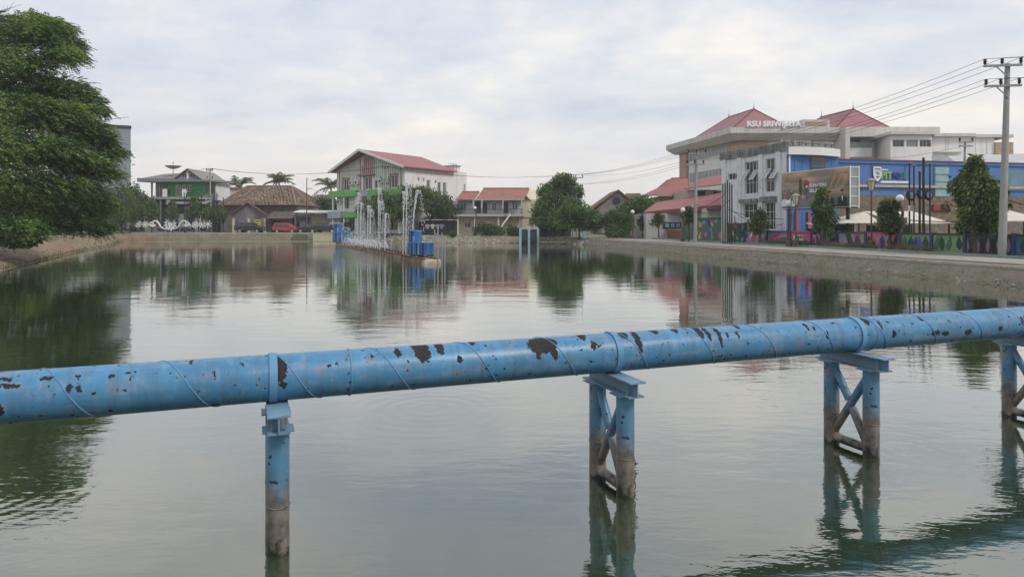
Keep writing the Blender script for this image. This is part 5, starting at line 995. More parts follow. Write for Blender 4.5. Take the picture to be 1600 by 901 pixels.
for px in (240, 256, 270, 326): MB().box(vx(px) - .1, vx(px) + .1, Yv - 1.2, Yv - 1.0, 1.0, vz(311.6)).build('column', greyf, gh)
ds = thing('satellite_dish', 'large mesh satellite dish on the roof of the green house', 'satellite dish', (vx(264), Yv + 1.5, vz(280)))
MB().tube([(0, 0, 0), (0, 0, 1.9)], .06, 8).build('mast', metal_grey, ds); dm = MB(); nn = 20
for k in range(nn):
    a0, a1 = 2 * math.pi * k / nn, 2 * math.pi * (k + 1) / nn
    for j in range(3):
        r0_, r1_ = 1.45 * j / 3 + .02, 1.45 * (j + 1) / 3; zf = lambda r: 1.9 + .28 * r * r
        dm.poly([(r0_ * math.cos(a0), r0_ * math.sin(a0) * .9, zf(r0_)), (r1_ * math.cos(a0), r1_ * math.sin(a0) * .9, zf(r1_)), (r1_ * math.cos(a1), r1_ * math.sin(a1) * .9, zf(r1_)), (r0_ * math.cos(a1), r0_ * math.sin(a1) * .9, zf(r0_))])
dm.build('bowl', metal_grey, ds, True, norm=False); MB().tube([(0, 0, 1.95), (0, 0, 3.0)], .03, 6).ball((0, 0, 3.05), .14, 8, 6).build('feed_horn', metal_grey, ds)
# ------------------------------------------------------------------ grey tower block, cream houses behind
tb = thing('grey_tower', 'tall grey metal-clad block rising behind the big tree', 'building', (at(205, 352, 150).x, 150, 1.0), R(0))
cl_ = mat('grey_cladding', (.22, .25, .285), .55, .08, .3, stripes=(2, .55, (.19, .215, .245), .06)); ht = HC + (352 - 200) * 150 / F - 1.0
MB().hull([(-.1, 0, 0), (-8.6, 14, 0), (-22, 10, 0), (-13.5, -7, 0)], [(-.1, 0, ht), (-8.6, 14, ht), (-22, 10, ht), (-13.5, -7, ht)]).build('wall', cl_, tb); MB().hull([(.2, -.3, ht + .003), (-8.4, 14.3, ht + .003), (-22.3, 10, ht + .003), (-13.6, -7.4, ht + .003)], [(.2, -.3, ht + .45), (-8.4, 14.3, ht + .45), (-22.3, 10, ht + .45), (-13.6, -7.4, ht + .45)]).build('roof_edge', black_steel, tb)
MB().beam((-.1, .4, ht - 8), (.6, .4, ht - 8), .2, .2).build('spout', metal_grey, tb)
def plainhouse(label, px0, px1, ytop, Y, wmt, rmt, flat_=False, name='distant_house'):
    a, b_ = at(px0, 0, Y).x, at(px1, 0, Y).x; w = b_ - a; t = thing(name, label, 'house', (a, Y, 1.0)); ze_ = HC - (ytop - HY) * Y / F - 1.0
    hs_ = [(w * .15, w * .35, ze_ - 1.9, ze_ - .7), (w * .6, w * .82, ze_ - 1.9, ze_ - .7)]
    MB().wall(0, w, 0, ze_, 0, hs_, .2).box(0.01, w - .01, .3, 7, 0, ze_ - .01).build('wall', wmt, t)
    for h in hs_: window(t, *h, 0, white, 2, 1, .2, .08, single=True)
    if flat_: MB().box(-.4, w + .4, -.8, 7.2, ze_ + .003, ze_ + .25).build('roof', rmt, t)
    else: roofquad(t, [(-.5, -.7, ze_), (w + .5, -.7, ze_), (w + .1, 3.4, ze_ + 1.8), (-.1, 3.4, ze_ + 1.8)], rmt); roofquad(t, [(-.5, 7.4, ze_), (w + .5, 7.4, ze_), (w + .1, 3.41, ze_ + 1.8), (-.1, 3.41, ze_ + 1.8)], rmt)
    return t
plainhouse('pale pink flat-roofed house behind the twin-arm pole', 326, 351, 293, 138, mat('pink_plaster', (.5, .41, .37), .8, .1, 1), mat('brown_slab', (.2, .16, .14), .8, .1), True)
plainhouse('white house with a flat roof beside the green house', 318, 336, 287, 132, white, concrete, True)
plainhouse('small white house with grey roof behind the palms', 488, 512, 316, 142, white, greyroof)
plainhouse('grey gabled house half hidden by the dense tree by the sluice', 826, 852, 312, 128, tan, greyroof)
plainhouse('pale low house seen under the big tree on the left bank', 92, 150, 318, 122, white, greyroof)
plainhouse('dark roofed house beyond the left trees', 150, 205, 322, 126, tan, greyroof)
# ------------------------------------------------------------------ dark shacks and fence under the spreading trees
def shack(label, px0, px1, Y, ytop, ybot):
    a, b_ = at(px0, 0, Y), at(px1, 0, Y); w = b_.x - a.x; t = thing('timber_shack', label, 'shack', (a.x, Y, .95), 0, 'dark shacks along the far shore'); h = HC - (ytop - HY) * Y / F - .95
    dk = mat('shack_board_%d' % px0, (.055, .055, .06), .9, .35, 1.5, stripes=(0, 3.5, (.035, .035, .04), .12)); n_ = max(4, int(w / .8))
    for k in range(n_): MB().box(w * k / n_ + .02, w * (k + 1) / n_ - .02, 0, .08 + .02 * (k % 2), 0, h * (.72 if k % 5 == 2 else .8)).build('board_panel', dk, t)
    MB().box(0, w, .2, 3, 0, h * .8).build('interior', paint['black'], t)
    roofquad(t, [(-.3, -.9, h * .86), (w + .3, -.9, h * .84), (w + .2, 3.2, h), (-.2, 3.2, h)], mat('shack_roof_%d' % px0, (.10, .098, .1), .7, .25, 1), .06)
    for x in (.1, w * .33, w * .66, w - .1): MB().beam((x, -.7, 0), (x, -.7, h * .85), .1, .1).build('post', darkwood, t)
    return t
shack('dark boarded shack left of the tile-roofed house', 662, 712, 104.5, 338, 366); shack('dark low shack behind the right end of the fountain', 596, 636, 110, 340, 366); shack('low dark shack between the shacks under the spreading trees', 636, 661, 108.5, 343, 366)
shack('dark open shed under the trees right of the sluice gate', 842, 892, 99, 346, 368)
for k, px in enumerate((668, 676, 684, 690)):
    a = at(px, 352, 103.7); t_ = thing('hanging_shirt', ['pale shirt hung out leftmost on the dark shack', 'second pale shirt from the left on the dark shack', 'third pale shirt from the left on the dark shack', 'rightmost pale shirt hung on the dark shack'][k], 'shirt', (a.x, a.y, a.z - .5), 0, 'laundry on the dark shack')
    MB().prism_y([(-.2, 0), (.2, 0), (.2, .45), (.38, .3), (.42, .45), (.2, .68), (-.2, .68), (-.42, .45), (-.38, .3), (-.2, .45)], 0, .05).build('cloth', (ypl, white, tan, paint['sky'])[k], t_)
# ================================================================== TREES AND PLANTS
def leafmesh(name, P, D, L, Wd, mt, parent, seed=0, curl=0.12):
    r = np.random.default_rng(seed); n_ = len(P)
    D = D / (np.linalg.norm(D, axis=1, keepdims=True) + 1e-9); q = r.normal(size=(n_, 3)); S = np.cross(D, q); S /= np.linalg.norm(S, axis=1, keepdims=True) + 1e-9; Nn = np.cross(S, D)
    L = np.broadcast_to(L, (n_,))[:, None]; Wd = np.broadcast_to(Wd, (n_,))[:, None]
    V = np.empty((n_, 4, 3)); V[:, 0] = P; V[:, 1] = P + D * L * .45 + S * Wd + Nn * L * curl; V[:, 2] = P + D * L; V[:, 3] = P + D * L * .45 - S * Wd + Nn * L * curl
    me = bpy.data.meshes.new(name); me.vertices.add(n_ * 4); me.vertices.foreach_set('co', V.ravel()); me.loops.add(n_ * 4); me.loops.foreach_set('vertex_index', np.arange(n_ * 4)); me.polygons.add(n_)
    me.polygons.foreach_set('loop_start', np.arange(n_) * 4); me.polygons.foreach_set('loop_total', np.full(n_, 4)); me.update(calc_edges=True)
    return link(name, me, mt, parent)
def unit(r, n_): v = r.normal(size=(n_, 3)); return v / np.linalg.norm(v, axis=1, keepdims=True)
def clumps_of(r, c, rad, k, size):
    """uneven sub-clumps scattered through an overall ellipsoid"""
    d = unit(r, k); f = r.random((k, 1)) ** .45 * .86; C_ = np.array(c) + d * f * np.array(rad); s = size * r.uniform(.6, 1.25, (k, 1)) * np.array([[1, 1, .72]]); return C_, s
def crown(name, C_, S_, n_, L, Wd, mt, parent, r, droop=0.0, wind=(0, 0, 0), out_=.8):
    w = (S_.prod(axis=1)) ** (2 / 3); w /= w.sum(); idx = r.choice(len(C_), n_, p=w); d = unit(r, n_); f = (r.random((n_, 1)) ** .35); P_ = C_[idx] + d * f * S_[idx]
    D_ = d * out_ + unit(r, n_) * .7 + np.array([0, 0, -droop]) + np.array(wind); return leafmesh(name, P_, D_, L * r.uniform(.7, 1.3, n_), Wd * r.uniform(.7, 1.3, n_), mt, parent, int(r.integers(1e6)))
def trunk(mb, base, tips, r0, fork, seed=0):
    rr_ = random.Random(seed); base = Vector(base); fork = Vector(fork); n_ = 6
    mb.tube([base.lerp(fork, k / n_) + Vector((rr_.uniform(-1, 1), rr_.uniform(-1, 1), 0)) * r0 * .3 * (0 < k < n_) for k in range(n_ + 1)], [r0 * (1.35 if k == 0 else 1 - .35 * k / n_) for k in range(n_ + 1)], 10)
    for tip in tips:
        tip = Vector(tip); mid = fork.lerp(tip, .5) + Vector((rr_.uniform(-1, 1), rr_.uniform(-1, 1), rr_.uniform(0, 1))) * (tip - fork).length * .12; L_ = [fork.lerp(mid, .0), fork.lerp(mid, .55), mid, mid.lerp(tip, .5), tip]
        mb.tube(L_, [r0 * .52, r0 * .42, r0 * .3, r0 * .2, r0 * .07], 7)
lm_dark = leafmat('leaf_deep_green', (0.021, 0.047, 0.017), (0.055, 0.111, 0.034), (0.130, 0.202, 0.058))
lm_mid = leafmat('leaf_mid_green', (0.029, 0.065, 0.019), (0.075, 0.150, 0.039), (0.182, 0.260, 0.072))
lm_feather = leafmat('leaf_feathery', (.022, .05, .018), (.08, .165, .045), (.26, .37, .105), .35)
lm_ashoka = leafmat('leaf_drooping', (.03, .058, .02), (.085, .15, .042), (.22, .27, .08), .3)
lm_olive = leafmat('leaf_olive', (0.036, 0.058, 0.029), (0.085, 0.124, 0.055), (0.182, 0.221, 0.098))
lm_palm = leafmat('leaf_palm', (0.058, 0.085, 0.046), (0.111, 0.150, 0.072), (0.221, 0.247, 0.117))
def tree(name, label, base, ell_, k, size, n_, L, Wd, mt, seed, tr=.18, droop=.1, group=None, fork=.45, cat='tree', wind=(0, 0, 0)):
    """ell_: list of (px, py, Y, rx px, ry px) crown lobes measured in the photo, turned into real metres at depth Y"""
    r = np.random.default_rng(seed); b_ = Vector(base); t = thing(name, label, cat, b_, 0, group); CC, SS = [], []
    for (px, py, Y, rx, ry) in ell_:
        c = at(px, py, Y) - b_; s = Y / F; a, z = clumps_of(r, c, (rx * s * .86, rx * s * .8, ry * s * .86), k, size); CC.append(a); SS.append(z)
    C_, S_ = np.vstack(CC), np.vstack(SS); crown('crown', C_, S_, int(n_ * .72), L, Wd, mt, t, r, droop, wind)
    zc_ = min(c[2] for c in C_); fk = Vector((0, 0, max(.6, zc_ * .9 if fork is None else fork * float(np.mean(C_[:, 2]))))); mb = MB(); pick = r.choice(len(C_), min(9, len(C_)), replace=False); trunk(mb, (0, 0, -.2), [C_[i] for i in pick], tr, fk, seed); mb.build('trunk', bark, t, True); return t
# ---- the great feathery tree of the left bank: fronds of fine leaflets in flat, wind-combed layers
BT = Vector((-43.5, 47.5, 1.1)); big = thing('feathery_tree', 'huge feathery-leaved tree leaning over the left bank', 'tree', BT)
r = np.random.default_rng(21)
PADS = [(10, 48, 47, 62, 26), (62, 50, 46, 50, 22), (95, 72, 46, 34, 18), (105, 88, 45, 24, 10), (25, 95, 45, 60, 28), (70, 42, 48, 40, 14), (50, 30, 48, 26, 10), (-60, 60, 48, 70, 40), (-70, 130, 46, 80, 45), (40, 135, 47, 62, 24), (95, 138, 46, 46, 18), (124, 158, 46, 34, 14), (145, 172, 45.5, 16, 7),
        (20, 170, 43, 70, 30), (85, 180, 44, 58, 26), (130, 205, 45, 44, 20), (152, 222, 46, 26, 11), (172, 238, 46, 16, 6), (15, 225, 42, 70, 34), (80, 238, 43, 60, 28), (130, 255, 45, 42, 20), (160, 268, 46, 26, 12), (20, 285, 42, 66, 30), (80, 292, 43, 56, 24), (125, 302, 46, 40, 18), (150, 318, 47, 28, 14), (20, 330, 43, 60, 20), (75, 335, 45, 48, 18), (120, 343, 47, 38, 15), (150, 352, 49, 24, 10), (20, 362, 44, 36, 10), (-60, 220, 44, 80, 60), (-60, 300, 44, 80, 50), (35, 352, 41, 26, 12)]
FP, FD = [], []
for (px, py, Y, rx, ry) in PADS:
    s = Y / F; c = np.array(at(px, py, Y) - BT); area = rx * ry * s * s; m_ = int(260 * (area ** .75)) + 60
    if px < -40: m_ //= 4
    d = unit(r, m_); f = r.random((m_, 1)) ** .4; p = c + d * f * np.array([rx * s, max(rx * s * .5, 1.0), ry * s * .9]); FP.append(p)
    out = d * np.array([.7, .5, .25]) + r.normal(size=(m_, 3)) * .33 + np.array([.75, -.15, -.05]); FD.append(out / np.linalg.norm(out, axis=1, keepdims=True))
FP, FD = np.vstack(FP), np.vstack(FD); nf = len(FP); K = 9
Lf = r.uniform(.45, .95, nf); side = np.cross(FD, np.array([0, 0, 1.0]) + r.normal(size=(nf, 3)) * .25); side /= np.linalg.norm(side, axis=1, keepdims=True)
LP, LD = [], []
for k in range(K):
    tt = (k + .6) / K; pos = FP + FD * (Lf * tt)[:, None] + np.array([0, 0, -1]) * (Lf * tt * tt * .38)[:, None]
    for sgn in (-1, 1): LP.append(pos); LD.append(side * sgn + FD * .55 + np.array([0, 0, -.25]) + r.normal(size=(nf, 3)) * .12)
LP, LD = np.vstack(LP), np.vstack(LD); leafmesh('crown', LP, LD, .17 * r.uniform(.8, 1.25, len(LP)), .034, lm_feather, big, 5, .05)
mb = MB(); tips = [at(*p[:3]) - BT for p in PADS if p[0] > -50]; trunk(mb, (0, 0, -.3), tips[::2], .62, (1.2, -.3, 5.2), 3)
rr = random.Random(2)
for tpp in tips[::2]:
    for q in range(2):
        a = Vector((1.2, -.3, 5.2)).lerp(tpp, .7); mb.tube([a, tpp + Vector((rr.uniform(.4, 2.2), rr.uniform(-1, 1), rr.uniform(-.6, .4)))], [.05, .012], 5)
mb.build('trunk', bark, big, True)
bt_ = MB()
for k in range(9): p = at(10 + 4 * k, 16, 47) - BT; bt_.tube([at(-30, 30, 47) - BT, p.lerp(at(-30, 30, 47) - BT, .4) + Vector((0, 0, .2)), p + Vector((rr.uniform(-1, 1), rr.uniform(-1, 1), rr.uniform(-.4, .3)))], [.03, .018, .006], 4)
bt_.build('bare_twigs', bark, big)
tree('round_tree', 'dark dense tree between the feathery tree and the green house', at(190, 365, 116), [(190, 315, 116, 48, 48), (165, 340, 114, 30, 26), (212, 320, 117, 26, 36)], 26, 1.5, 16000, .34, .12, lm_dark, 31, .22, .15)
tree('bank_tree', 'dark tree on the left bank seen through the feathery tree', at(40, 372, 72), [(40, 330, 72, 60, 42), (-40, 330, 74, 50, 44)], 26, 1.5, 13000, .36, .13, lm_dark, 33, .2)
tree('bank_tree', 'dark low tree behind the pale low house on the left bank', at(110, 368, 92), [(110, 345, 92, 42, 26), (60, 348, 90, 30, 24)], 22, 1.3, 9000, .36, .13, lm_mid, 34, .2)
tree('shore_shrub', 'broad-leaved dark shrub at the foot of the feathery tree on the left bank', at(22, 385, 43), [(25, 368, 43, 30, 12)], 14, .5, 3000, .34, .12, lm_mid, 32, .05, .1, cat='shrub')
# ---- small drooping columnar trees: promenade and far shore
def ashoka(label, px, ybase, Y, ytop, ybot, half, seed, group, leaf=.26, n_=5200, conical=.75, gz=None):
    r = np.random.default_rng(seed); z0 = GZ + .12 if gz is None else gz; b_ = Vector((at(px, 0, Y).x, Y, z0)); t = thing('drooping_tree', label, 'tree', b_, 0, group); s = Y / F; H0, H1 = HC - (ybot - 4 - HY) * s - z0, HC - (ytop - HY) * s - z0; R_ = half * s
    k = int(40 + 7 * R_ * (H1 - H0)); C_, S_ = [], []
    for i in range(k):
        u_ = r.random() ** .9; prof = (math.sin(math.pi * min(1, (u_ * .86 + .16))) ** .7) * (1 - conical * .55 * u_); a = r.random() * 6.283; q = math.sqrt(r.random()) * R_ * prof * r.uniform(.7, 1.05 if r.random() < .8 else 1.3)
        C_.append((q * math.cos(a), q * math.sin(a), H0 + (H1 - H0) * u_ * .93)); sz = R_ * r.uniform(.11, .26); S_.append((sz, sz, sz * 1.5))
    crown('crown', np.array(C_), np.array(S_), int(n_ * .62), leaf, leaf * .2, lm_ashoka, t, r, 1.0, out_=.65)
    mb = MB(); tr = .07 + .03 * R_; mb.tube([(0, 0, -.15), (.03, .02, H0 * .5), (0, 0, H0), (0, 0, H1 * .92)], [tr * 1.2, tr, tr * .85, .02], 8)
    for i in range(0, k, 5): mb.tube([(0, 0, max(.3, C_[i][2] - .3)), C_[i]], [tr * .35, .012], 5)
    mb.build('trunk', bark, t, True); return t
PG = 'drooping trees along the promenade'
ashoka('largest drooping tree, left of the tall concrete pole', 1524, 400, 39.5, 250, 362, 45, 41, PG, .30, 15000, .55)
ashoka('drooping tree in front of the right end of the stalls by the globe lamp', 1390, 391, 46, 306, 363, 25, 42, PG, .26, 6500, .6)
ashoka('pointed drooping tree in front of the billboard', 1285, 386, 52.5, 296, 367, 26, 43, PG, .27, 7500, .95)
ashoka('round-topped drooping tree in front of the old white building', 1187, 381, 61, 328, 364, 20, 44, PG, .26, 4200, .35)
ashoka('small drooping tree beside the utility pole and globe lamp', 1076, 376, 71, 322, 352, 12, 45, PG, .26, 2400, .5)
ashoka('small drooping tree before the red lettering on the wall', 1029, 373, 83, 329, 357, 13, 46, PG, .28, 2200, .5)
ashoka('smallest drooping tree at the left end of the painted wall', 1004, 370, 87, 336, 360, 9, 47, PG, .28, 1500, .5)
FGp = 'drooping trees along the far street'
for px, yt, yb, hf, lb, sd_ in ((203, 297, 345, 16, 'leftmost small drooping tree, on the far street by the dark dense tree', 51), (237, 312, 345, 11, 'small drooping tree left of the green house front', 52), (270, 314, 345, 9, 'small drooping tree before the green house beside the lantern post', 53), (303, 309, 340, 13, 'bushiest small drooping tree before the green house', 54), (325, 322, 343, 9, 'small drooping tree between the green house and the twin-arm pole', 55), (346, 324, 346, 8, 'small drooping tree right of the twin-arm pole', 56), (214, 316, 347, 10, 'small drooping tree right beside the leftmost one', 57)): ashoka(lb, px, 364, 111.9, yt - 3, yb + 3, hf * 1.2, sd_, FGp, .36, 2600, .45, 1.2)
# ---- spreading trees before the green-white building, dense trees round the sluice, background wood
tree('spreading_tree', 'spreading tree hiding the right foot of the green-white building', at(610, 366, 106), [(612, 316, 106, 42, 20), (588, 325, 106, 26, 14), (640, 306, 107, 30, 14), (622, 330, 105.5, 30, 12)], 30, 1.25, 30000, .30, .09, lm_feather, 61, .2, .0)
tree('spreading_tree', 'wide flat-topped olive tree left of the tile-roofed house', at(672, 366, 105), [(675, 318, 105, 42, 18), (655, 308, 106, 30, 15), (695, 325, 104, 28, 14)], 28, 1.25, 23000, .28, .08, lm_olive, 62, .2, .0)
tree('spreading_tree', 'small bright tree under the green balcony beside the fountain', at(572, 364, 109), [(570, 328, 109, 14, 12)], 16, .8, 3200, .28, .09, lm_mid, 63, .1)
tree('dense_tree', 'tall dense tree with a round top left of the double pole', at(872, 372, 97), [(868, 315, 97, 30, 28), (882, 285, 97, 17, 12), (857, 300, 98, 14, 14), (898, 300, 98, 14, 14), (858, 343, 96, 32, 18), (850, 330, 97, 18, 16)], 24, 1.1, 22000, .30, .1, lm_mid, 64, .22)
tree('dense_tree', 'spreading light green tree at the foot of the double pole', at(905, 372, 92), [(900, 330, 92, 34, 20), (885, 345, 92, 24, 14), (922, 344, 92, 22, 15)], 24, 1.0, 17000, .27, .08, lm_feather, 65, .16)
tree('leafy_tree', 'round bright leafy tree right of the brick gable', at(993, 368, 96), [(995, 322, 96, 24, 24), (983, 335, 96, 18, 18), (1006, 328, 96, 15, 18)], 24, 1.0, 11000, .30, .11, lm_mid, 66, .16)
tree('shore_shrub', 'rounded bush below the stair of the tile-roofed house', at(762, 371, 99.5), [(758, 357, 99.5, 22, 11), (772, 360, 99.3, 16, 9)], 18, .7, 6500, .24, .08, lm_dark, 67, .06, cat='shrub')
tree('shore_shrub', 'small pale plant on the bank below the dark shack', at(706, 373, 98.2), [(706, 366, 98.2, 6, 6)], 6, .3, 700, .28, .05, lm_mid, 68, .04, cat='shrub')
tree('shore_shrub', 'low bush left of the sluice gate', at(802, 372, 98.6), [(802, 363, 98.6, 14, 9)], 10, .6, 2600, .24, .08, lm_dark, 69, .05, cat='shrub')
tree('leafy_tree', 'bushy tree behind the small house left of the green-white building', at(508, 360, 128), [(510, 322, 128, 18, 16), (524, 330, 127, 12, 14)], 16, 1.2, 4600, .36, .13, lm_dark, 70, .15)
tree('vine_hedge', 'tangled hedge of vines right of the dense trees', at(950, 372, 89), [(932, 346, 90, 18, 17), (955, 342, 89, 20, 14), (977, 346, 88, 16, 15), (960, 360, 88, 22, 9)], 22, .8, 15000, .24, .07, lm_mid, 71, .08, .3, cat='hedge')
tree('leafy_tree', 'dark tree behind the hedge and the painted wall', at(1015, 366, 104), [(1022, 345, 104, 22, 12), (990, 352, 104, 24, 10)], 14, .9, 4500, .28, .1, lm_dark, 72, .12)
tree('shore_shrub', 'dark clipped bushes under the white awning by the white car', at(540, 362, 112.8), [(543, 352, 112.8, 13, 6)], 8, .5, 1500, .25, .08, lm_dark, 73, .05, cat='shrub')
for i, (px, Y, sd_, lb) in enumerate(((1175, 58.6, 81, 'dry weeds at the foot of the wall by the round-topped tree'), (1225, 55.6, 82, 'dry weeds below the pink arc mural'), (1300, 51.2, 83, 'weeds at the foot of the floral mural'), (1345, 48.2, 84, 'weeds below the pink mural left of the lantern'), (1440, 43.2, 85, 'weeds round the feet of the black poles'))):
    b_ = Vector((Xm(Y) - 1.0, Y, .86)); r = np.random.default_rng(sd_); t = thing('weed_clump', lb, 'weeds', b_, 0, 'weeds in the planting bed'); n_ = 900; P_ = r.normal(size=(n_, 3)) * np.array([.3, 1.2, .03]); P_[:, 2] = np.abs(P_[:, 2]); leafmesh('blades', P_, unit(r, n_) * .5 + np.array([0, 0, 1.0]), r.uniform(.15, .5, n_), .018, lm_olive if i % 2 else leafmat('dry_blades_%d' % i, (.09, .07, .04), (.16, .125, .07), (.22, .18, .1)), t, sd_)
# grass fringe along the foot and the top of the banks
r = np.random.default_rng(5); n_ = 9000; GP = []
for i in range(n_):
    if i < 900: y = r.uniform(24, 92); GP.append((Xw(y) + r.uniform(.05, 1.2) ** 1.5, y, 0)); GP[-1] = (GP[-1][0], y, .52 * (GP[-1][0] - Xw(y)))
    else:
        k = r.uniform(3.5, 12) if i < 6500 else r.uniform(16.5, 24.9); a = int(k); p = WP[a].lerp(WP[a + 1], k - a); q = TOP[a].lerp(TOP[a + 1], k - a); f = (r.random() ** 2.2) * .3 if r.random() < .6 else r.uniform(.75, 1.05); p = p.lerp(q, f); GP.append(tuple(p))
GP = np.array(GP); tag(leafmesh('bank_grass', GP, unit(r, n_) * .6 + np.array([0, 0, 1.0]), r.uniform(.08, .26, n_), .014, lm_olive, None, 9), 'thin tufts of grass along the banks', 'grass', kind='stuff')
# ---- coconut palms
def palm(label, px, ytop, Y, seed, rad):
    rr_ = random.Random(seed); b_ = Vector((at(px, 0, Y).x, Y, 1.0)); H = HC - (ytop - HY) * Y / F - 1.0; t = thing('coconut_palm', label, 'palm', b_, 0, 'coconut palms behind the roofs')
    MB().tube([(0, 0, 0), (.2, 0, H * .4), (.1, 0, H * .8), (0, 0, H)], [.26, .2, .16, .15], 8).build('trunk', bark, t, True)
    for k in range(17):
        a = 2 * math.pi * k / 17 + rr_.uniform(-.2, .2); e0 = rr_.uniform(.05, 1.35); Lp = rad * rr_.uniform(.85, 1.15); pts = []; P_, D_ = [], []
        for j in range(15):
            q = j / 14; rr0 = Lp * q * math.cos(e0 * (1 - q * .4)); zz_ = Lp * (math.sin(e0) * q - .5 * q * q); p = Vector((math.cos(a) * rr0, math.sin(a) * rr0, H + zz_)); pts.append(p)
            if j:
                tg = (p - pts[-2]).normalized(); sd2 = tg.cross(Vector((0, 0, 1))).normalized()
                for sg in (-1, 1):
                    for h_ in (0, .5): P_.append(tuple(pts[-2].lerp(p, h_))); D_.append(tuple(sd2 * sg * .8 + tg * .7 + Vector((0, 0, -.55))))
        o = leafmesh('frond', np.array(P_), np.array(D_), .75 * (rad / 3.2), .06, lm_palm, t, seed + k, .02)
        MB().tube(pts[::2], [.05 * (1 - i / 9) + .008 for i in range(len(pts[::2]))], 5).build('rib', lm_palm, o)
palm('coconut palm left of the hipped roof ridge', 374, 289, 148, 1, 3.6); palm('coconut palm behind the middle of the hipped roof', 436, 284, 140, 2, 3.5); palm('coconut palm beside the green-white building', 517, 292, 136, 3, 3.8)
# ---- far wood that closes the view between the houses
r = np.random.default_rng(77); C_, S_ = [], []
for i in range(300):
    px = r.uniform(-250, 1780); Y = r.uniform(165, 215); p = at(px, 0, Y); h = r.uniform(3.0, 7.0) + (2 if r.random() < .2 else 0); C_.append((p.x, Y, 1 + h * .45)); S_.append((r.uniform(3, 5), 3, h * .55))
wd_o = crown('far_wood', np.array(C_), np.array(S_), 46000, .95, .34, leafmat('leaf_far', (.03, .045, .03), (.05, .075, .042), (.09, .115, .065)), None, r); tag(wd_o, 'low mass of distant trees beyond the houses', 'wood', kind='stuff')
# ================================================================== POSTS, WIRES, FOUNTAIN, CARS, SMALL THINGS
pole_c = mat('pole_concrete', (.33, .325, .32), .8, .1, 2, streak=((.2, .2, .2), .2, 4)); insul = mat('dark_porcelain', (.03, .022, .022), .35, .2)
def insulator(mb, p): mb.lathe([(.03, 0), (.05, .05), (.11, .08), (.05, .13), (.11, .17), (.05, .22), (.10, .26), (.05, .32), (.02, .34)], p, 8)
def pole(label, p, H, r0, arms, lean=(0, 0), rz=0, mt=None, braces=True, extra=None, name='utility_pole'):
    """arms: list of (height, half length left, half length right, insulator offsets)"""
    t = thing(name, label, 'utility pole', p, rz, 'utility poles'); L_ = Vector((lean[0], lean[1], 0)); M_ = lambda z: L_ * (z / H)
    MB().tube([M_(z) + Vector((0, 0, z)) for z in (-.4, H * .3, H * .6, H)], [r0, r0 * .88, r0 * .76, r0 * .6], 14).build('shaft', mt or pole_c, t, True)
    tips = []
    for (h, l, r_, offs) in arms:
        c = M_(h) + Vector((0, 0, h)); a = MB().beam(c + Vector((-l, -r0, 0)), c + Vector((r_, -r0, 0)), .1, .12).build('crossarm', metal_grey, t)
        for x in offs: m = MB(); q = c + Vector((x, -r0, .06)); insulator(m, q); m.build('insulator', insul, t, True); tips.append(q + Vector((0, 0, .33)))
        if braces: MB().beam(c + Vector((-l * .5, -r0, -.06)), c + Vector((0, -r0 * .9, -.06 - l * .5)), .05, .05).build('arm_brace', metal_grey, t)
    return t, [Matrix.Translation(p) @ Matrix.Rotation(rz, 4, 'Z') @ q for q in tips]
wire_m = mat('wire', (.02, .02, .022), .6, .1)
def wire(a, b_, sag, label, rad=.012, group='overhead wires', lab=True):
    a, b_ = Vector(a), Vector(b_); n_ = 22; m = MB(); m.tube([a.lerp(b_, k / n_) + Vector((0, 0, -sag * 4 * (k / n_) * (1 - k / n_))) for k in range(n_ + 1)], rad, 5); o = m.build('power_line', wire_m); tag(o, label, 'power line', group); return o
pA = Vector((26.55, 37.0, .8)); HA = 10.45
tA, wA = pole('tall concrete utility pole at the right edge of the photo', pA, HA, .21, [(HA - .12, 1.27, .62, (-1.2, -.36, .55)), (HA - 1.22, 1.2, .62, (-1.12, -.4, .5))], (.32, .1), R(-10))
pB = Vector((17.75, 66.2, .75)); HB_ = 9.0
tB, wB = pole('concrete utility pole with two crossarms in front of the red-roofed wing', pB, HB_, .19, [(HB_ - .3, .8, .95, (-.75, .0, .85)), (HB_ - 1.35, .95, .75, (-.9, -.15, .65))], (.12, 0), R(-8))
pC = Vector((9.2, 97.0, .75)); tC, wC = pole('double utility pole above the dense trees', pC, 8.9, .15, [(8.5, 1.3, 1.05, (-1.25, -.95, -.65, .95)), (7.2, .7, .95, (-.65, .85))], (-.15, 0), 0); 
MB().tube([(-.55, .2, -.4), (-.6, .2, 8.4)], [.15, .11], 12).build('second_shaft', pole_c, tC, True); MB().tube([(-.3, .0, 7.5), (-.35, 0, 7.9)], .12, 8).build('fuse_box', insul, tC)
pD = Vector((at(330, 0, 112.6).x, 112.6, 1.2)); tD, wD = pole('twin-arm pole with upright insulators beside the green house', pD, 10.6, .15, [(10.3, .55, .55, (-.5, -.25, .25, .5)), (9.0, .5, .5, (-.45, .45)), (6.2, 1.1, 1.6, ())], (-.2, 0), 0, None, False)
pE = Vector((at(602, 0, 106.5).x, 106.5, 1.1)); tE, wE = pole('dark utility pole in front of the green-white building', pE, 10.6, .14, [(10.2, .45, .45, (-.4, 0, .4)), (8.6, .7, .7, (-.6, .6)), (8.2, .7, .7, (-.6, .6))], (0, 0), 0, metal_grey, False)
pF = at(479, 366, 113.5); pF.z = 1.2; tF, wF = pole('slim brown pole between the red car and the dark sedan', pF, 9.2, .11, [(7.4, .1, .9, ())], (.05, 0), 0, rust, False)
pG = Vector((38.6, 58.5, .8)); tG, wG = pole('dark pole with a short double crossarm behind the drooping tree', (at(1506, 0, 60).x, 60, .7), 9.2, .14, [(9.1, .65, .65, (-.55, .55)), (8.75, .6, .6, ())], (.1, 0), 0, metal_grey, False)
names = ['top left', 'top middle', 'top right', 'lower left', 'lower middle', 'lower right']
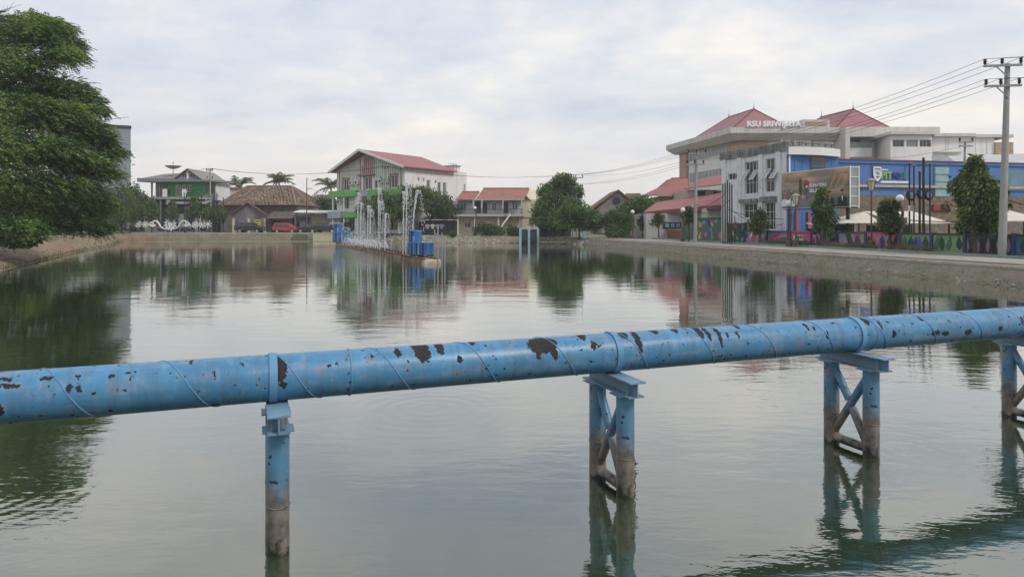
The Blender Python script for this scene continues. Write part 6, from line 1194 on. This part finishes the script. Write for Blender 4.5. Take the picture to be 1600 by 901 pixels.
for i in range(6): wire(wA[i], wB[i], .75, names[i] + ' overhead wire between the tall right pole and the crossarm pole')
for i in range(6): wire(wB[i], wC[min(i, 5)], .55, names[i] + ' overhead wire from the crossarm pole to the double pole')
for i in range(6): wire(wA[i], wA[i] + Vector((14.5, -9, .2)), .35, names[i] + ' overhead wire leaving the tall pole towards the right edge')
for i in range(3): wire(wC[i], wE[i] + Vector((0, 0, .0)), .9, ['upper', 'middle', 'lower'][i] + ' wire sagging from the double pole to the green-white building pole', .014)
for i in range(3): wire(wE[i], wD[i], 1.1, ['upper', 'middle', 'lower'][i] + ' wire crossing above the hipped roof', .014)
for i in range(2): wire(wD[i], Vector((-75, 116, 8.8 + i * .8)), .5, ['lower', 'upper'][i] + ' wire from the twin-arm pole to behind the big tree', .014)
wire(at(1136, 327, 63), at(1224, 342, 58), .25, 'upper black cable looping low across the old white building', .025); wire(at(1136, 322, 63), at(1224, 350, 58), .7, 'lower black cable looping low across the old white building', .025); wire(at(1088, 320, 66), at(1135, 300, 64), .5, 'cable from the crossarm pole to the black poles', .025); wire(at(1088, 330, 66), at(1140, 312, 62), .6, 'second cable from the crossarm pole to the black poles', .025)
wire(at(1421, 344, 44.5), at(1572, 340, 37.4), .15, 'thick black cable from the black poles to the tall pole', .03); wire(at(1572, 312, 37.0), at(1700, 338, 33), .1, 'thick black cable leaving the tall pole to the right', .03); wire(pF + Vector((.9, 0, 7.4)), at(560, 320, 112), .5, 'thin cable from the slim brown pole to the white building', .014); wire(at(1340, 250, 70), at(1506, 228, 60), .3, 'thin wire from the blue hall to the short double crossarm', .014)
# ---- slim black steel poles standing in clusters
def slim(label, px, Y, ytop, ybot, r_=.05, off=0):
    p = at(px, 0, Y); z0 = .86; h = HC - (ytop - HY) * Y / F - z0; t = thing('steel_pole', label, 'pole', (p.x, Y, z0), 0, 'slim black poles in clusters'); MB().tube([(0, 0, -.2), (0, 0, h)], r_, 8).build('shaft', black_steel, t, True); MB().tube([(0, 0, h), (0, 0, h + .08)], r_ * 1.25, 8).build('cap', metal_grey, t, True)
    return t
lab_o = ['leftmost', 'second', 'third', 'fourth', 'fifth', 'rightmost']
for i, (px, yt) in enumerate(((1129.5, 288), (1133, 287), (1136.5, 282), (1140, 286), (1143.5, 289), (1148, 338))): slim(lab_o[i] + ' slim pole of the black cluster before the old white building', px, 63.5 - .3 * i, yt, 382, .062 if i != 5 else .04)
for i, (px, yt) in enumerate(((1421, 255), (1428, 259), (1437, 268), (1443, 248), (1453, 256))): slim(['leftmost', 'second', 'third', 'fourth', 'rightmost'][i] + ' slim pole of the black cluster before the blue hall', px, 44.8 - .35 * i, yt, 391, (.055, .05, .07, .075, .05)[i])
for i, px in enumerate((1421, 1437, 1449)):
    p = at(px, 0, 44.2 - .25 * i); t = thing('cable_coil', ['leftmost', 'middle', 'rightmost'][i] + ' coil of black cable hung on the poles before the blue hall', 'cable coil', (p.x, p.y - .16, HC - (305 - HY) * 44 / F + .1 * (i % 2)), 0, 'coils of cable')
    for k in range(4): rr_ = .30 - .03 * k; MB().tube([(rr_ * math.cos(a), -.02 * k, rr_ * 1.15 * math.sin(a)) for a in [2 * math.pi * j / 20 for j in range(21)]], .022, 5, False).build('loop', black_steel, t, True)
t = thing('junction_box', 'small grey box on the leftmost pole before the blue hall', 'box', at(1421, 330, 44.6) + Vector((0, -.2, 0))); MB().box(-.14, .14, -.1, .1, 0, .36).build('case', white, t); MB().box(-.12, .12, -.115, -.103, .03, .33).build('lid', grey_trim, t)
for i, (px, yt) in enumerate(((288, 302), (291, 303), (310, 300), (315, 303), (334, 304), (339, 302), (349, 309))):
    p = at(px, 0, 112.1); h = HC - (yt - HY) * 112.1 / F - 1.2; t = thing('steel_pole', ['first', 'second', 'third', 'fourth', 'fifth', 'sixth', 'seventh'][i] + ' thin dark pole from the left on the far street', 'pole', (p.x, p.y, 1.2), 0, 'thin poles on the far street'); MB().tube([(0, 0, -.1), (0, 0, h)], .07, 7).build('shaft', black_steel, t, True); MB().tube([(0, 0, h), (0, 0, h + .12)], .09, 7).build('cap', metal_grey, t, True)
# ---- globe lamps and lanterns
globe_m = mat('opal_globe', (.80, .78, .74), .3, .02); lamp_post = mat('lamp_post_brown', (.10, .065, .055), .7, .25, 4)
def globe(label, px, py, Y, ybase, zb_=.86, side=1):
    p = at(px, 0, Y); z = HC - (py - HY) * Y / F - zb_; t = thing('globe_lamp', label, 'street lamp', (p.x, Y, zb_), 0, 'white globe lamps'); MB().lathe([(.26, 0), (.26, .3), (.14, .36), (.1, .5)], (0, 0, 0), 10).build('base', lamp_post, t, True)
    MB().tube([(0, 0, .3), (side * .12, 0, z * .5), (side * .2, 0, z * .72), (0, 0, z - .3)], [.09, .08, .09, .06], 9).build('post', lamp_post, t, True); MB().lathe([(.05, -.34), (.13, -.28), (.10, -.2)], (0, 0, z), 10).build('holder', lamp_post, t, True); MB().ball((0, 0, z), .25, 16, 10).build('globe', globe_m, t, True); return t
globe('white globe lamp before the billboard', 1232.5, 318, 53.5, 386, side=1); globe('white globe lamp beside the black cable coils', 1406, 310, 45.4, 391, side=1); globe('white globe lamp left of the crossarm utility pole', 1067, 328, 70, 377, side=1); globe('white globe lamp before the leafy tree', 988.5, 331, 86, 370); globe('white globe lamp on the bank below the tile-roofed house', 742, 325, 100, 368, 1.0)
lan_m = mat('lantern_glass', (.55, .52, .42), .4, .1)
def lantern(label, px, py, Y, zb_=.86):
    p = at(px, 0, Y); z = HC - (py - HY) * Y / F - zb_; t = thing('lantern_lamp', label, 'street lamp', (p.x, Y, zb_), 0, 'lantern lamps'); MB().lathe([(.2, 0), (.2, .5), (.09, .6)], (0, 0, 0), 8).build('base', lamp_post, t); MB().tube([(0, 0, .4), (0, 0, z - .5)], .06, 8).build('post', lamp_post, t, True)
    MB().lathe([(.06, -.5), (.16, -.42), (.3, .18)], (0, 0, z), 6).build('glass', lan_m, t); MB().lathe([(.36, .18), (.36, .26), (.1, .36)], (0, 0, z), 6).build('cap', concrete, t)
    for k in range(6): a = 2 * math.pi * k / 6; MB().beam((.165 * math.cos(a), .165 * math.sin(a), z - .42), (.31 * math.cos(a), .31 * math.sin(a), z + .18), .03, .03).build('rib', lamp_post, t)
lantern('lantern lamp on a red-brown post right of the billboard', 1361.5, 287, 47.2); lantern('lantern lamp just right of the globe lamp before the billboard', 1243.5, 310, 53); lantern('lantern lamp before the green house', 262.5, 316, 111.8, 1.2)
# ---- white ornamental screen on the far street
orn = thing('ornamental_screen', 'white scrollwork screen with flower and star shapes on the far street', 'screen', (at(265, 0, 111.5).x, 111.5, 1.2)); ok = 111.5 / F
ox = lambda px: (px - 265) * ok
oz = lambda py: HC - (py - HY) * ok - 1.2
ow = mat('screen_white', (.74, .73, .71), .6, .05, 3)
for px in (206, 223, 240, 264, 288, 312, 328): MB().beam((ox(px), .1, 0), (ox(px), .1, oz(350)), .07, .07).build('post', black_steel, orn)
def star(px, py, rad, n_, petal, inner=.3):
    c = (ox(px), oz(py))
    for k in range(n_):
        a = 2 * math.pi * k / n_ + .2; d_ = (math.cos(a), math.sin(a)); s_ = (-d_[1], d_[0]); r0, r1 = rad * inner, rad
        MB().prism_y([(c[0] + d_[0] * r0, c[1] + d_[1] * r0), (c[0] + d_[0] * (r0 + r1) / 2 + s_[0] * petal, c[1] + d_[1] * (r0 + r1) / 2 + s_[1] * petal), (c[0] + d_[0] * r1, c[1] + d_[1] * r1), (c[0] + d_[0] * (r0 + r1) / 2 - s_[0] * petal, c[1] + d_[1] * (r0 + r1) / 2 - s_[1] * petal)], -.03 - .002 * (k % 2), .03).build('petal', ow, orn)
    MB().tube([(c[0], -.04, c[1]), (c[0], .04, c[1])], rad * .33, 12).build('boss', ow, orn)
def ringo(px, py, rad):
    c = (ox(px), oz(py)); MB().tube([(c[0] + rad * math.cos(a), 0, c[1] + rad * math.sin(a)) for a in [2 * math.pi * j / 20 for j in range(21)]], .06, 6, False).build('ring', ow, orn); star(px, py, rad * .8, 8, .1)
def scroll(pts, r0, r1): n_ = len(pts); MB().tube([(ox(x), 0, oz(y)) for x, y in pts], [r0 + (r1 - r0) * math.sin(math.pi * i / (n_ - 1)) for i in range(n_)], 8).build('scroll', ow, orn, True)
star(266, 350, 1.15, 12, .17); ringo(215.5, 350, .5); star(227, 350.5, .62, 8, .11); ringo(305, 351, .5); star(315.5, 351, .62, 8, .11); star(325, 350, .75, 7, .10); star(205, 348, .4, 5, .09)
for sg in (-1, 1):
    f_ = lambda px: 265 + sg * (px - 265)
    scroll([(f_(x), y) for x, y in ((268, 357.5), (274, 357.4), (279, 354), (282, 349), (285, 345.5), (289, 345), (291.5, 348), (290, 351), (287, 351.5), (285.5, 350))], .04, .17); scroll([(f_(x), y) for x, y in ((287, 353), (291, 353.5), (295, 351.5), (299, 352.5))], .05, .2); scroll([(f_(x), y) for x, y in ((291, 350), (294, 347.5), (298, 351))], .03, .15)
# ---- cars on the far street
tyre_m = mat('tyre_rubber', (.015, .015, .016), .8, .2); rim_m = mat('alloy_rim', (.5, .5, .52), .35, .1, metal=.7); lampg = mat('lamp_glass', (.6, .6, .6), .15, .05); tail_m = mat('tail_red', (.35, .02, .02), .25, .1)
def car(name, label, p, rz, col, prof, glassz, wheels, Wc=1.78, rw=.34, cat='car'):
    """prof: side outline (x,z), nose at +x; glassz: side window polygons; body tapers inwards above the waist"""
    t = thing(name, label, cat, p, rz, 'cars parked on the far street'); pm = mat('car_paint_' + label[:14].replace(' ', '_'), col, .22, .04, 1, spec=.6, dirt=(tuple(c * .7 + .03 for c in col), .2, 2))
    hw = Wc / 2; zw = glassz[0][0][1]; inset = lambda z: hw - max(0, z - zw) * .28
    m = MB(); n_ = len(prof); m.hull([(x, -inset(z), z) for x, z in prof], [(x, inset(z), z) for x, z in prof]); body = m.build('body', pm, t); bv = body.modifiers.new('soft', 'BEVEL'); bv.width = .05; bv.segments = 2; bv.limit_method = 'ANGLE'
    for sgn in (-1, 1):
        for g_ in glassz: MB().poly([(x, sgn * (inset(z) + .006), z) for x, z in g_]).build('side_window', glass, t, norm=False)
        for x in wheels:
            w_ = MB().tube([(x, sgn * (hw - .2), rw), (x, sgn * (hw + .01), rw)], rw, 18).build('wheel', tyre_m, t, True); MB().tube([(x, sgn * (hw - .05), rw), (x, sgn * (hw + .018), rw)], rw * .62, 12).build('rim', rim_m, w_, True)
            MB().tube([(x, sgn * (hw - .3), rw), (x, sgn * (hw + .004), rw)], rw * 1.16, 18).build('wheel_arch', paint['black'], t)
        xf = max(q[0] for q in prof); xb = min(q[0] for q in prof); MB().box(xf - .22, xf + .004, sgn * (hw - .48) - .16, sgn * (hw - .48) + .16, .62, .78).build('headlight', lampg, t); MB().box(xb - .004, xb + .1, sgn * (hw - .22) - .1, sgn * (hw - .22) + .1, .75, 1.05).build('tail_light', tail_m, t)
        MB().box(wheels[1] * .45, wheels[1] * .45 + .16, sgn * (hw + .01), sgn * (hw + .16) , zw + .02, zw + .15).build('mirror', pm, t)
    return t, pm
suvp = [(-2.3, .45), (2.3, .42), (2.36, .75), (2.25, .98), (1.2, 1.12), (.55, 1.70), (.3, 1.78), (-2.0, 1.80), (-2.3, 1.2), (-2.36, .8)]
suvg = [[(.95, 1.14), (.5, 1.62), (-.25, 1.66), (-.25, 1.14)], [(-.33, 1.14), (-.33, 1.66), (-1.15, 1.67), (-1.15, 1.14)], [(-1.23, 1.14), (-1.23, 1.67), (-1.9, 1.66), (-2.1, 1.16)]]
mpvp = [(-1.95, .42), (1.95, .4), (2.0, .72), (1.9, .92), (1.25, 1.05), (.45, 1.58), (.2, 1.66), (-1.65, 1.68), (-1.92, 1.15), (-2.0, .75)]
mpvg = [[(1.0, 1.06), (.42, 1.5), (-.2, 1.54), (-.2, 1.06)], [(-.28, 1.06), (-.28, 1.54), (-1.0, 1.55), (-1.0, 1.06)], [(-1.08, 1.06), (-1.08, 1.55), (-1.55, 1.54), (-1.75, 1.08)]]
sedp = [(-2.2, .4), (2.2, .38), (2.26, .68), (2.1, .86), (1.05, .98), (.35, 1.42), (.1, 1.47), (-1.0, 1.46), (-1.75, 1.08), (-2.2, 1.02), (-2.26, .7)]
sedg = [[(.85, 1.0), (.33, 1.36), (-.3, 1.4), (-.3, 1.0)], [(-.38, 1.0), (-.38, 1.4), (-.95, 1.39), (-1.5, 1.02)]]
picp = [(-2.55, .5), (2.55, .48), (2.6, .85), (2.45, 1.05), (1.45, 1.15), (.9, 1.68), (.6, 1.76), (-.6, 1.76), (-.85, 1.14), (-2.55, 1.14), (-2.6, .8)]
picg = [[(1.25, 1.17), (.86, 1.6), (.2, 1.64), (.2, 1.17)], [(.12, 1.17), (.12, 1.64), (-.55, 1.64), (-.75, 1.17)]]
cz = 1.22; cy = 113.2
for nm, lb, px, col, pf, gl, wh, rot, oy in (('parked_car', 'black sport utility car with pale trim before the mouldy wall', 391, (.012, .014, .02), suvp, suvg, (-1.4, 1.42), 0, 0), ('parked_car', 'bright red people carrier parked on the far street', 447, (.42, .035, .03), mpvp, mpvg, (-1.22, 1.26), 0, 0), ('parked_car', 'dark grey sedan between the red car and the pickup', 484, (.03, .033, .042), sedp, sedg, (-1.32, 1.36), R(180), .3), ('parked_car', 'dark pickup truck behind the left blue fountain box', 507, (.016, .018, .022), picp, picg, (-1.6, 1.6), R(180), -.5), ('parked_car', 'white car half hidden behind the left blue fountain box', 533, (.6, .6, .6), mpvp, mpvg, (-1.22, 1.26), R(-15), 0)):
    car(nm, lb, (at(px, 0, cy).x, cy + oy, cz), rot, col, pf, gl, wh)
def motorbike(label, px, Y, rz, col):
    t = thing('parked_motorbike', label, 'motorbike', (at(px, 0, Y).x, Y, 1.22), rz, 'motorbikes on the far street'); pm = mat('bike_paint_%d' % int(px), col, .3, .1)
    for x in (-.62, .62): w_ = MB(); w_.tube([(x + .25 * math.cos(a), 0, .29 + .25 * math.sin(a)) for a in [2 * math.pi * j / 14 for j in range(15)]], .045, 6, False).build('wheel', tyre_m, t, True)
    MB().prism_y([(-.55, .55), (-.2, .35), (.3, .3), (.42, .6), (.55, .85), (.4, .9), (.2, .5), (-.1, .6), (-.75, .78)], -.13, .13).build('body', pm, t); MB().prism_y([(-.7, .79), (.12, .70), (.12, .78), (-.7, .88)], -.14, .14).build('seat', tyre_m, t); MB().tube([(.62, 0, .29), (.45, 0, .95)], .03, 6).build('fork', metal_grey, t); MB().tube([(.4, -.33, 1.0), (.46, 0, .95), (.4, .33, 1.0)], .02, 6).build('handlebar', black_steel, t); MB().ball((.52, 0, .85), .09, 8, 6).build('headlight', lampg, t)
for i, (px, c) in enumerate(((199, (.02, .03, .06)), (211, (.03, .03, .035)), (222, (.2, .02, .02)), (252, (.02, .02, .025)), (276, (.02, .02, .022)), (286, (.03, .03, .05)), (297, (.02, .02, .02)), (318, (.05, .02, .05)))): motorbike(['leftmost', 'second', 'third', 'fourth', 'fifth', 'sixth', 'seventh', 'rightmost'][i] + ' motorbike from the left behind the white screen', px, 112.6, R(60 + 17 * (i % 3)), c)
# ---- floating fountain: pontoon with nozzles, two blue slatted boxes, jets
fA, fB = Vector((-22.3, 88.5, 0)), Vector((-5.25, 44.6, 0)); dF = fB - fA; LF = dF.length; rF = math.atan2(dF.y, dF.x)
pont = thing('fountain_pontoon', 'long rusty floating pontoon carrying the fountain nozzles', 'pontoon', fA, rF); pont_m = mat('pontoon_rust', (.26, .17, .10), .9, .35, 1.2, dirt=((.42, .37, .28), .45, .8), streak=((.08, .06, .04), .3, 2))
nsec = 14
for k in range(nsec): a = LF * k / nsec; MB().box(a + .04, a + LF / nsec - .04, -.55, .55, -.15, .22 + .03 * (k % 2)).build('float', pont_m, pont)
MB().hull([(LF - .02, -.7, -.15), (LF + .35, -.6, -.15), (LF + .5, .5, -.15), (LF - .02, .7, -.15)], [(LF - .02, -.62, .24), (LF + .3, -.5, .2), (LF + .42, .45, .26), (LF - .02, .6, .28)]).build('end_float', mat('pale_float', (.5, .46, .38), .85, .2, 2, dirt=((.3, .18, .1), .5, 1.5)), pont)
for y in (-.45, .45): MB().tube([(0, y, .30), (LF, y, .30)], .07, 8).build('feed_pipe', rust, pont)
for k in range(34): x = 2.0 + (LF - 8) * k / 33; MB().tube([(x, -.45, .28), (x, -.45, .62)], [.05, .03], 6).build('nozzle', black_steel, pont)
for x, y, h in ((LF + .45, .3, 2.4), (LF - 3.8, 1.2, 2.2), (LF - 2.0, 1.25, 2.0), (LF - .4, 1.0, 1.7)): MB().tube([(x, y, -.8), (x, y, h)], .045, 7).build('stake', metal_grey, pont)
MB().tube([(LF - 3.8, 1.2, 1.95), (LF - .4, 1.0, 1.65)], .03, 6).build('stake_rail', metal_grey, pont)
blue_box = mat('fountain_blue', lin(44, 98, 158), .5, .2, 3, streak=((.16, .28, .42), .45, 5)); blue_lt = mat('fountain_blue_light', lin(120, 170, 214), .5, .12, 3); blue_mid = mat('fountain_blue_mid', lin(66, 122, 182), .55, .2, 4, streak=((.35, .45, .55), .4, 6)); blue_dk = mat('fountain_blue_deep', lin(24, 62, 116), .5, .2, 3)  # lighter and deeper blues put the slats' highlights into their colour
def boatbox(label, pos, rz, s):
    """low slatted box with a taller slatted tower standing on its far end"""
    t = thing('slatted_box', label, 'fountain box', pos, rz, 'blue boxes on the fountain', s); rr_ = random.Random(5)
    for y0, y1, x0, x1, z0, z1, nm in ((-.5, .5, -.1, 2.0, .12, 1.15, 'low'), (-.45, .45, -.05, .72, 1.2, 2.15, 'tower')):
        MB().box(x0 + .06, x1 - .06, y0 + .06, y1 - .06, z0, z1 - .03).build('core', paint['navy'], t); n_ = 12 if nm == 'low' else 5
        for k in range(n_):
            a = x0 + (x1 - x0) * k / n_
            for y in (y0, y1 - .05): MB().hull([(a + .02, y, z0 - .04 * rr_.random()), (a + (x1 - x0) / n_ - .015, y, z0), (a + (x1 - x0) / n_ - .015, y + .05, z0), (a + .02, y + .05, z0)], [(a + .02 + rr_.uniform(-.02, .02), y, z1 + rr_.uniform(-.1, .07)), (a + (x1 - x0) / n_ - .015, y, z1 + rr_.uniform(-.1, .07)), (a + (x1 - x0) / n_ - .015, y + .05, z1), (a + .02, y + .05, z1)]).build('slat', (blue_box, blue_dk, blue_mid, blue_box, blue_lt, blue_mid, blue_dk)[(k * 3 + (y > 0)) % 7], t)
        for x in (x0, x1 - .05):
            for k in range(5): b0 = y0 + .06 + (y1 - y0 - .12) * k / 5; MB().box(x, x + .05, b0 + .01, b0 + (y1 - y0 - .12) / 5 - .01, z0, z1).build('slat', blue_box, t)
        MB().box(x0 - .03, x1 + .03, y0 - .03, y1 + .03, z1 - .02, z1 + .03).build('rim', blue_lt, t)
    MB().box(.45, .68, -.53, -.503, 1.25, 1.7).build('door', blue_lt, t); MB().box(1.86, 1.98, -.4, .4, -.02, .12).build('foot', black_steel, t); MB().box(.0, .12, -.4, .4, -.02, .12).build('foot', black_steel, t)
    return t
pb = fA + dF * ((LF - 5.2) / LF); boatbox('right blue slatted box with a tower, near end of the fountain', (pb.x - .1, pb.y, .3), R(-30), .84); pb = fA + dF * (0.3 / LF); boatbox('left blue slatted box with a tower, far end of the fountain', (pb.x - .7, pb.y, .3), R(-8), 1.12)
wat = mat('spray_white', (.78, .8, .82), .3, .05)
_t = wat.node_tree; _m = _t.nodes.new('ShaderNodeMixShader'); _m.inputs[0].default_value = .8; _tr = _t.nodes.new('ShaderNodeBsdfTransparent'); _o = _t.nodes['Material Output']; _t.links.new(_tr.outputs[0], _m.inputs[1]); _t.links.new(_t.nodes['Principled BSDF'].outputs[0], _m.inputs[2]); _t.links.new(_m.outputs[0], _o.inputs[0])
def jet(label, px, Y, ytop, ybase, lean=.0, w=.09, seed=0, fall=True):
    rr_ = random.Random(seed); p = at(px, 0, Y); h = HC - (ytop - HY) * Y / F - .3; t = thing('water_jet', label, 'fountain jet', (p.x, Y, .3), 0, 'fountain jets'); m = MB(); k = int(h * 62)
    for i in range(k):
        q = i / k; z = h * (1 - (1 - q) ** 1.7); sp_ = .012 + w * q ** 1.5; m.ball((rr_.gauss(0, sp_ * .5) + lean * q, rr_.gauss(0, sp_ * .5), z), rr_.uniform(.012, .03) * (1 + .3 * q), 5, 3, (1, 1, 2.4))
    m.build('rising_water', wat, t)['kind'] = 'stuff'
    if fall:
        m = MB()
        for i in range(int(h * 34)): q = rr_.random(); z = h * (1 - q ** 1.6); m.ball((lean + .16 + .34 * q + rr_.gauss(0, .05 + .06 * q), rr_.gauss(0, .1), z), rr_.uniform(.01, .028), 5, 3, (1, 1, 1.8))
        m.build('falling_water', wat, t)['kind'] = 'stuff'
    return t
def Yon(px):                               # depth at which the pontoon is crossed
    x = (px - 800) / F; k = (fA.x - x * fA.y) / (x * dF.y - dF.x); return fA.y + dF.y * k
JT = [(558.5, 302, 'leftmost of the fountain jets'), (563, 318, 'second fountain jet from the left'), (574, 322, 'third fountain jet from the left, beside a shorter one'), (577.5, 328, 'short fountain jet in the left half'), (590.5, 295, 'tall fountain jet in the middle'), (593, 315, 'slim fountain jet right beside the tall middle one'), (601, 334, 'short jet right of the middle'), (629.5, 300, 'left of the three tall jets before the blue box'), (634, 289, 'tallest jet, just left of the right blue box'), (642, 298, 'leaning tall jet above the right blue box')]
for i, (px, yt, lb) in enumerate(JT): jet(lb, px, Yon(px), yt, 390, (.1 if i != 9 else .5), .12, i, True)
sp_m = MB(); rr = random.Random(6)
for i in range(2000):
    k = rr.betavariate(2.2, 2.6); p = fA + dF * (.14 + .52 * k); arc_h = rr.random(); sp_m.ball((p.x + rr.gauss(0, .7), p.y + rr.gauss(0, .5), .3 + abs(rr.gauss(0, .75))), rr.uniform(.012, .03), 5, 3, (1.2, 1.2, 1.4))
for i in range(34):
    p = fA + dF * (.16 + .5 * rr.random()); a = rr.uniform(0, 6.28); L_ = rr.uniform(.6, 1.4); pts = [(p.x + math.cos(a) * L_ * q, p.y + math.sin(a) * .3 * q, .5 + 4.0 * L_ * .45 * q * (1 - q)) for q in [j / 8 for j in range(9)]]; sp_m.tube(pts, [.02 + .01 * rr.random() for _ in pts], 4)
tag(sp_m.build('fountain_spray', wat), 'low white spray splashing along the fountain pontoon', 'spray', kind='stuff')
# ---- sluice gate and jetty
sl = thing('sluice_gate', 'pale blue sluice gate with two dark gates on the far shore', 'sluice gate', (at(827, 0, 94.6).x, 94.4, 0)); lb_ = mat('pale_blue_paint', (.34, .50, .56), .7, .12, 2, streak=((.2, .3, .33), .3, 3)); gd = mat('gate_steel', (.045, .06, .09), .6, .3, 2); sK = 94.6 / F
for px in (813, 826.5, 840.5): MB().box((px - 827) * sK - .16, (px - 827) * sK + .16, -.2, .6, -.8, HC - (357 - HY) * sK).build('pier', lb_, sl)
for a, b_ in ((815.2, 824.8), (828.2, 839)):
    g_ = MB().box((a - 827) * sK, (b_ - 827) * sK, .1, .2, .3, HC - (358.5 - HY) * sK).build('gate', gd, sl)
    for z in (.6, 1.0, 1.4): MB().box((a - 827) * sK, (b_ - 827) * sK, .04, .098, z, z + .08).build('rib', gd, g_)
    MB().tube([((a + b_) / 2 * sK - 827 * sK, .15, HC - (358.5 - HY) * sK), ((a + b_) / 2 * sK - 827 * sK, .15, 2.7)], .05, 8).build('spindle', metal_grey, sl)
MB().box((813 - 827) * sK, (840.5 - 827) * sK, .62, 1.2, -.5, .9).build('back_wall', mould, sl); MB().box((812 - 827) * sK, (841.5 - 827) * sK, -.12, .5, HC - (356.8 - HY) * sK, HC - (355.2 - HY) * sK).build('top_beam', lb_, sl)
for x in (-1.25, 1.2): MB().beam((x, .4, 1.9), (x, .4, 3.5), .09, .09).build('hoist_post', rust, sl)
MB().beam((-1.5, .4, 3.5), (6.5, .4, 3.6), .12, .16).build('hoist_beam', rust, sl)
jt = thing('plank_jetty', 'low grey plank jetty right of the sluice gate', 'jetty', at(864, 352, 92).xy.to_3d())
for k in range(9): MB().box(-1.75 + .39 * k, -1.75 + .39 * k + .36, -.5, .6, .2, .26).build('plank', tan, jt)
for x in (-1.6, 0, 1.6): MB().tube([(x, -.3, -.8), (x, -.3, .2)], .06, 7).build('post', darkwood, jt)
for y in (-.4, .4): MB().box(-1.7, 1.75, y - .05, y + .05, .08, .197).build('bearer', darkwood, jt)
t = thing('blue_drum', 'small pale blue drum at the start of the promenade', 'drum', at(914, 352, 90).xy.to_3d() + Vector((0, 0, .8))); MB().lathe([(.27, 0), (.29, .02), (.28, .3), (.29, .32), (.28, .6), (.29, .88), (.26, .9)], (0, 0, 0), 14).build('shell', lb_, t, True); MB().lathe([(.24, .903), (.24, .92)], (0, 0, 0), 14).build('lid', lb_, t)
# ---- low white wall and pale slab on the left bank, fence on the far left street
t = thing('bank_wall', 'low pale retaining wall behind the left bank under the feathery tree', 'wall', (0, 0, 0))
pts = [(-46.5, 56.5), (-48.5, 62), (-51.8, 70), (-56, 79), (-60, 88)]
for a, b_ in zip(pts[:-1], pts[1:]):
    A_, B_ = Vector((*a, 1.0)), Vector((*b_, 1.0)); MB().beam(A_ + Vector((0, 0, .3)), B_ + Vector((0, 0, .3)), .25, .8).build('wall_section', concrete, t); MB().beam(A_ + Vector((0, 0, .76)), B_ + Vector((0, 0, .76)), .4, .1).build('coping', pale_edge, t)
fw = thing('iron_fence', 'grey wall topped with iron railings behind the far left trees', 'fence', (-66, 119.0, 1.2)); MB().box(0, 12.5, 0, .2, 0, 1.15).build('wall', mat('grey_wall', (.27, .28, .31), .8, .12, 1), fw)
for k in range(50): MB().box(.1 + .25 * k, .13 + .25 * k, .08, .11, 1.15, 2.1).build('bar', black_steel, fw)
for z in (1.3, 2.0): MB().box(0, 12.5, .06, .078, z, z + .05).build('rail', black_steel, fw)
for k in range(5): MB().box(.0 + 3.05 * k, .25 + 3.05 * k, -.04, .24, 0, 2.3).build('post', pole_c, fw)
rr = random.Random(12)
for i in range(26):
    k = rr.uniform(3.4, 11); a = int(k); p = WP[a].lerp(WP[a + 1], k - a).lerp(TOP[a].lerp(TOP[a + 1], k - a), rr.uniform(.3, 1.0)); 
    if i < 6: t = thing('fallen_branch', ['nearest', 'second', 'third', 'fourth', 'fifth', 'farthest'][i] + ' dry fallen branch on the bare left bank', 'branch', p + Vector((0, 0, .05)), rr.uniform(0, 3)); MB().tube([(0, 0, 0), (.6, .1, .06), (1.3, -.05, .04)], [.04, .03, .012], 6).build('stem', bark, t); MB().tube([(.6, .1, .06), (.9, .4, .12)], [.02, .008], 5).build('twig', bark, t)
# ================================================================== thin tropical haze
hz_box = MB().box(-930, 930, -900, 980, -2.8, 33)
hm = bpy.data.materials.new('haze_air'); hm.use_nodes = True; ht_ = hm.node_tree; ht_.nodes.clear(); ho_ = ht_.nodes.new('ShaderNodeOutputMaterial'); pvn = ht_.nodes.new('ShaderNodeVolumePrincipled')
pvn.inputs['Color'].default_value = (0.95, 0.96, 1.0, 1); pvn.inputs['Density'].default_value = 0.0006; pvn.inputs['Anisotropy'].default_value = 0.1; ht_.links.new(pvn.outputs[0], ho_.inputs['Volume'])
tag(hz_box.build('haze', hm), 'pale thin haze in the air over the pond', 'haze', kind='stuff')
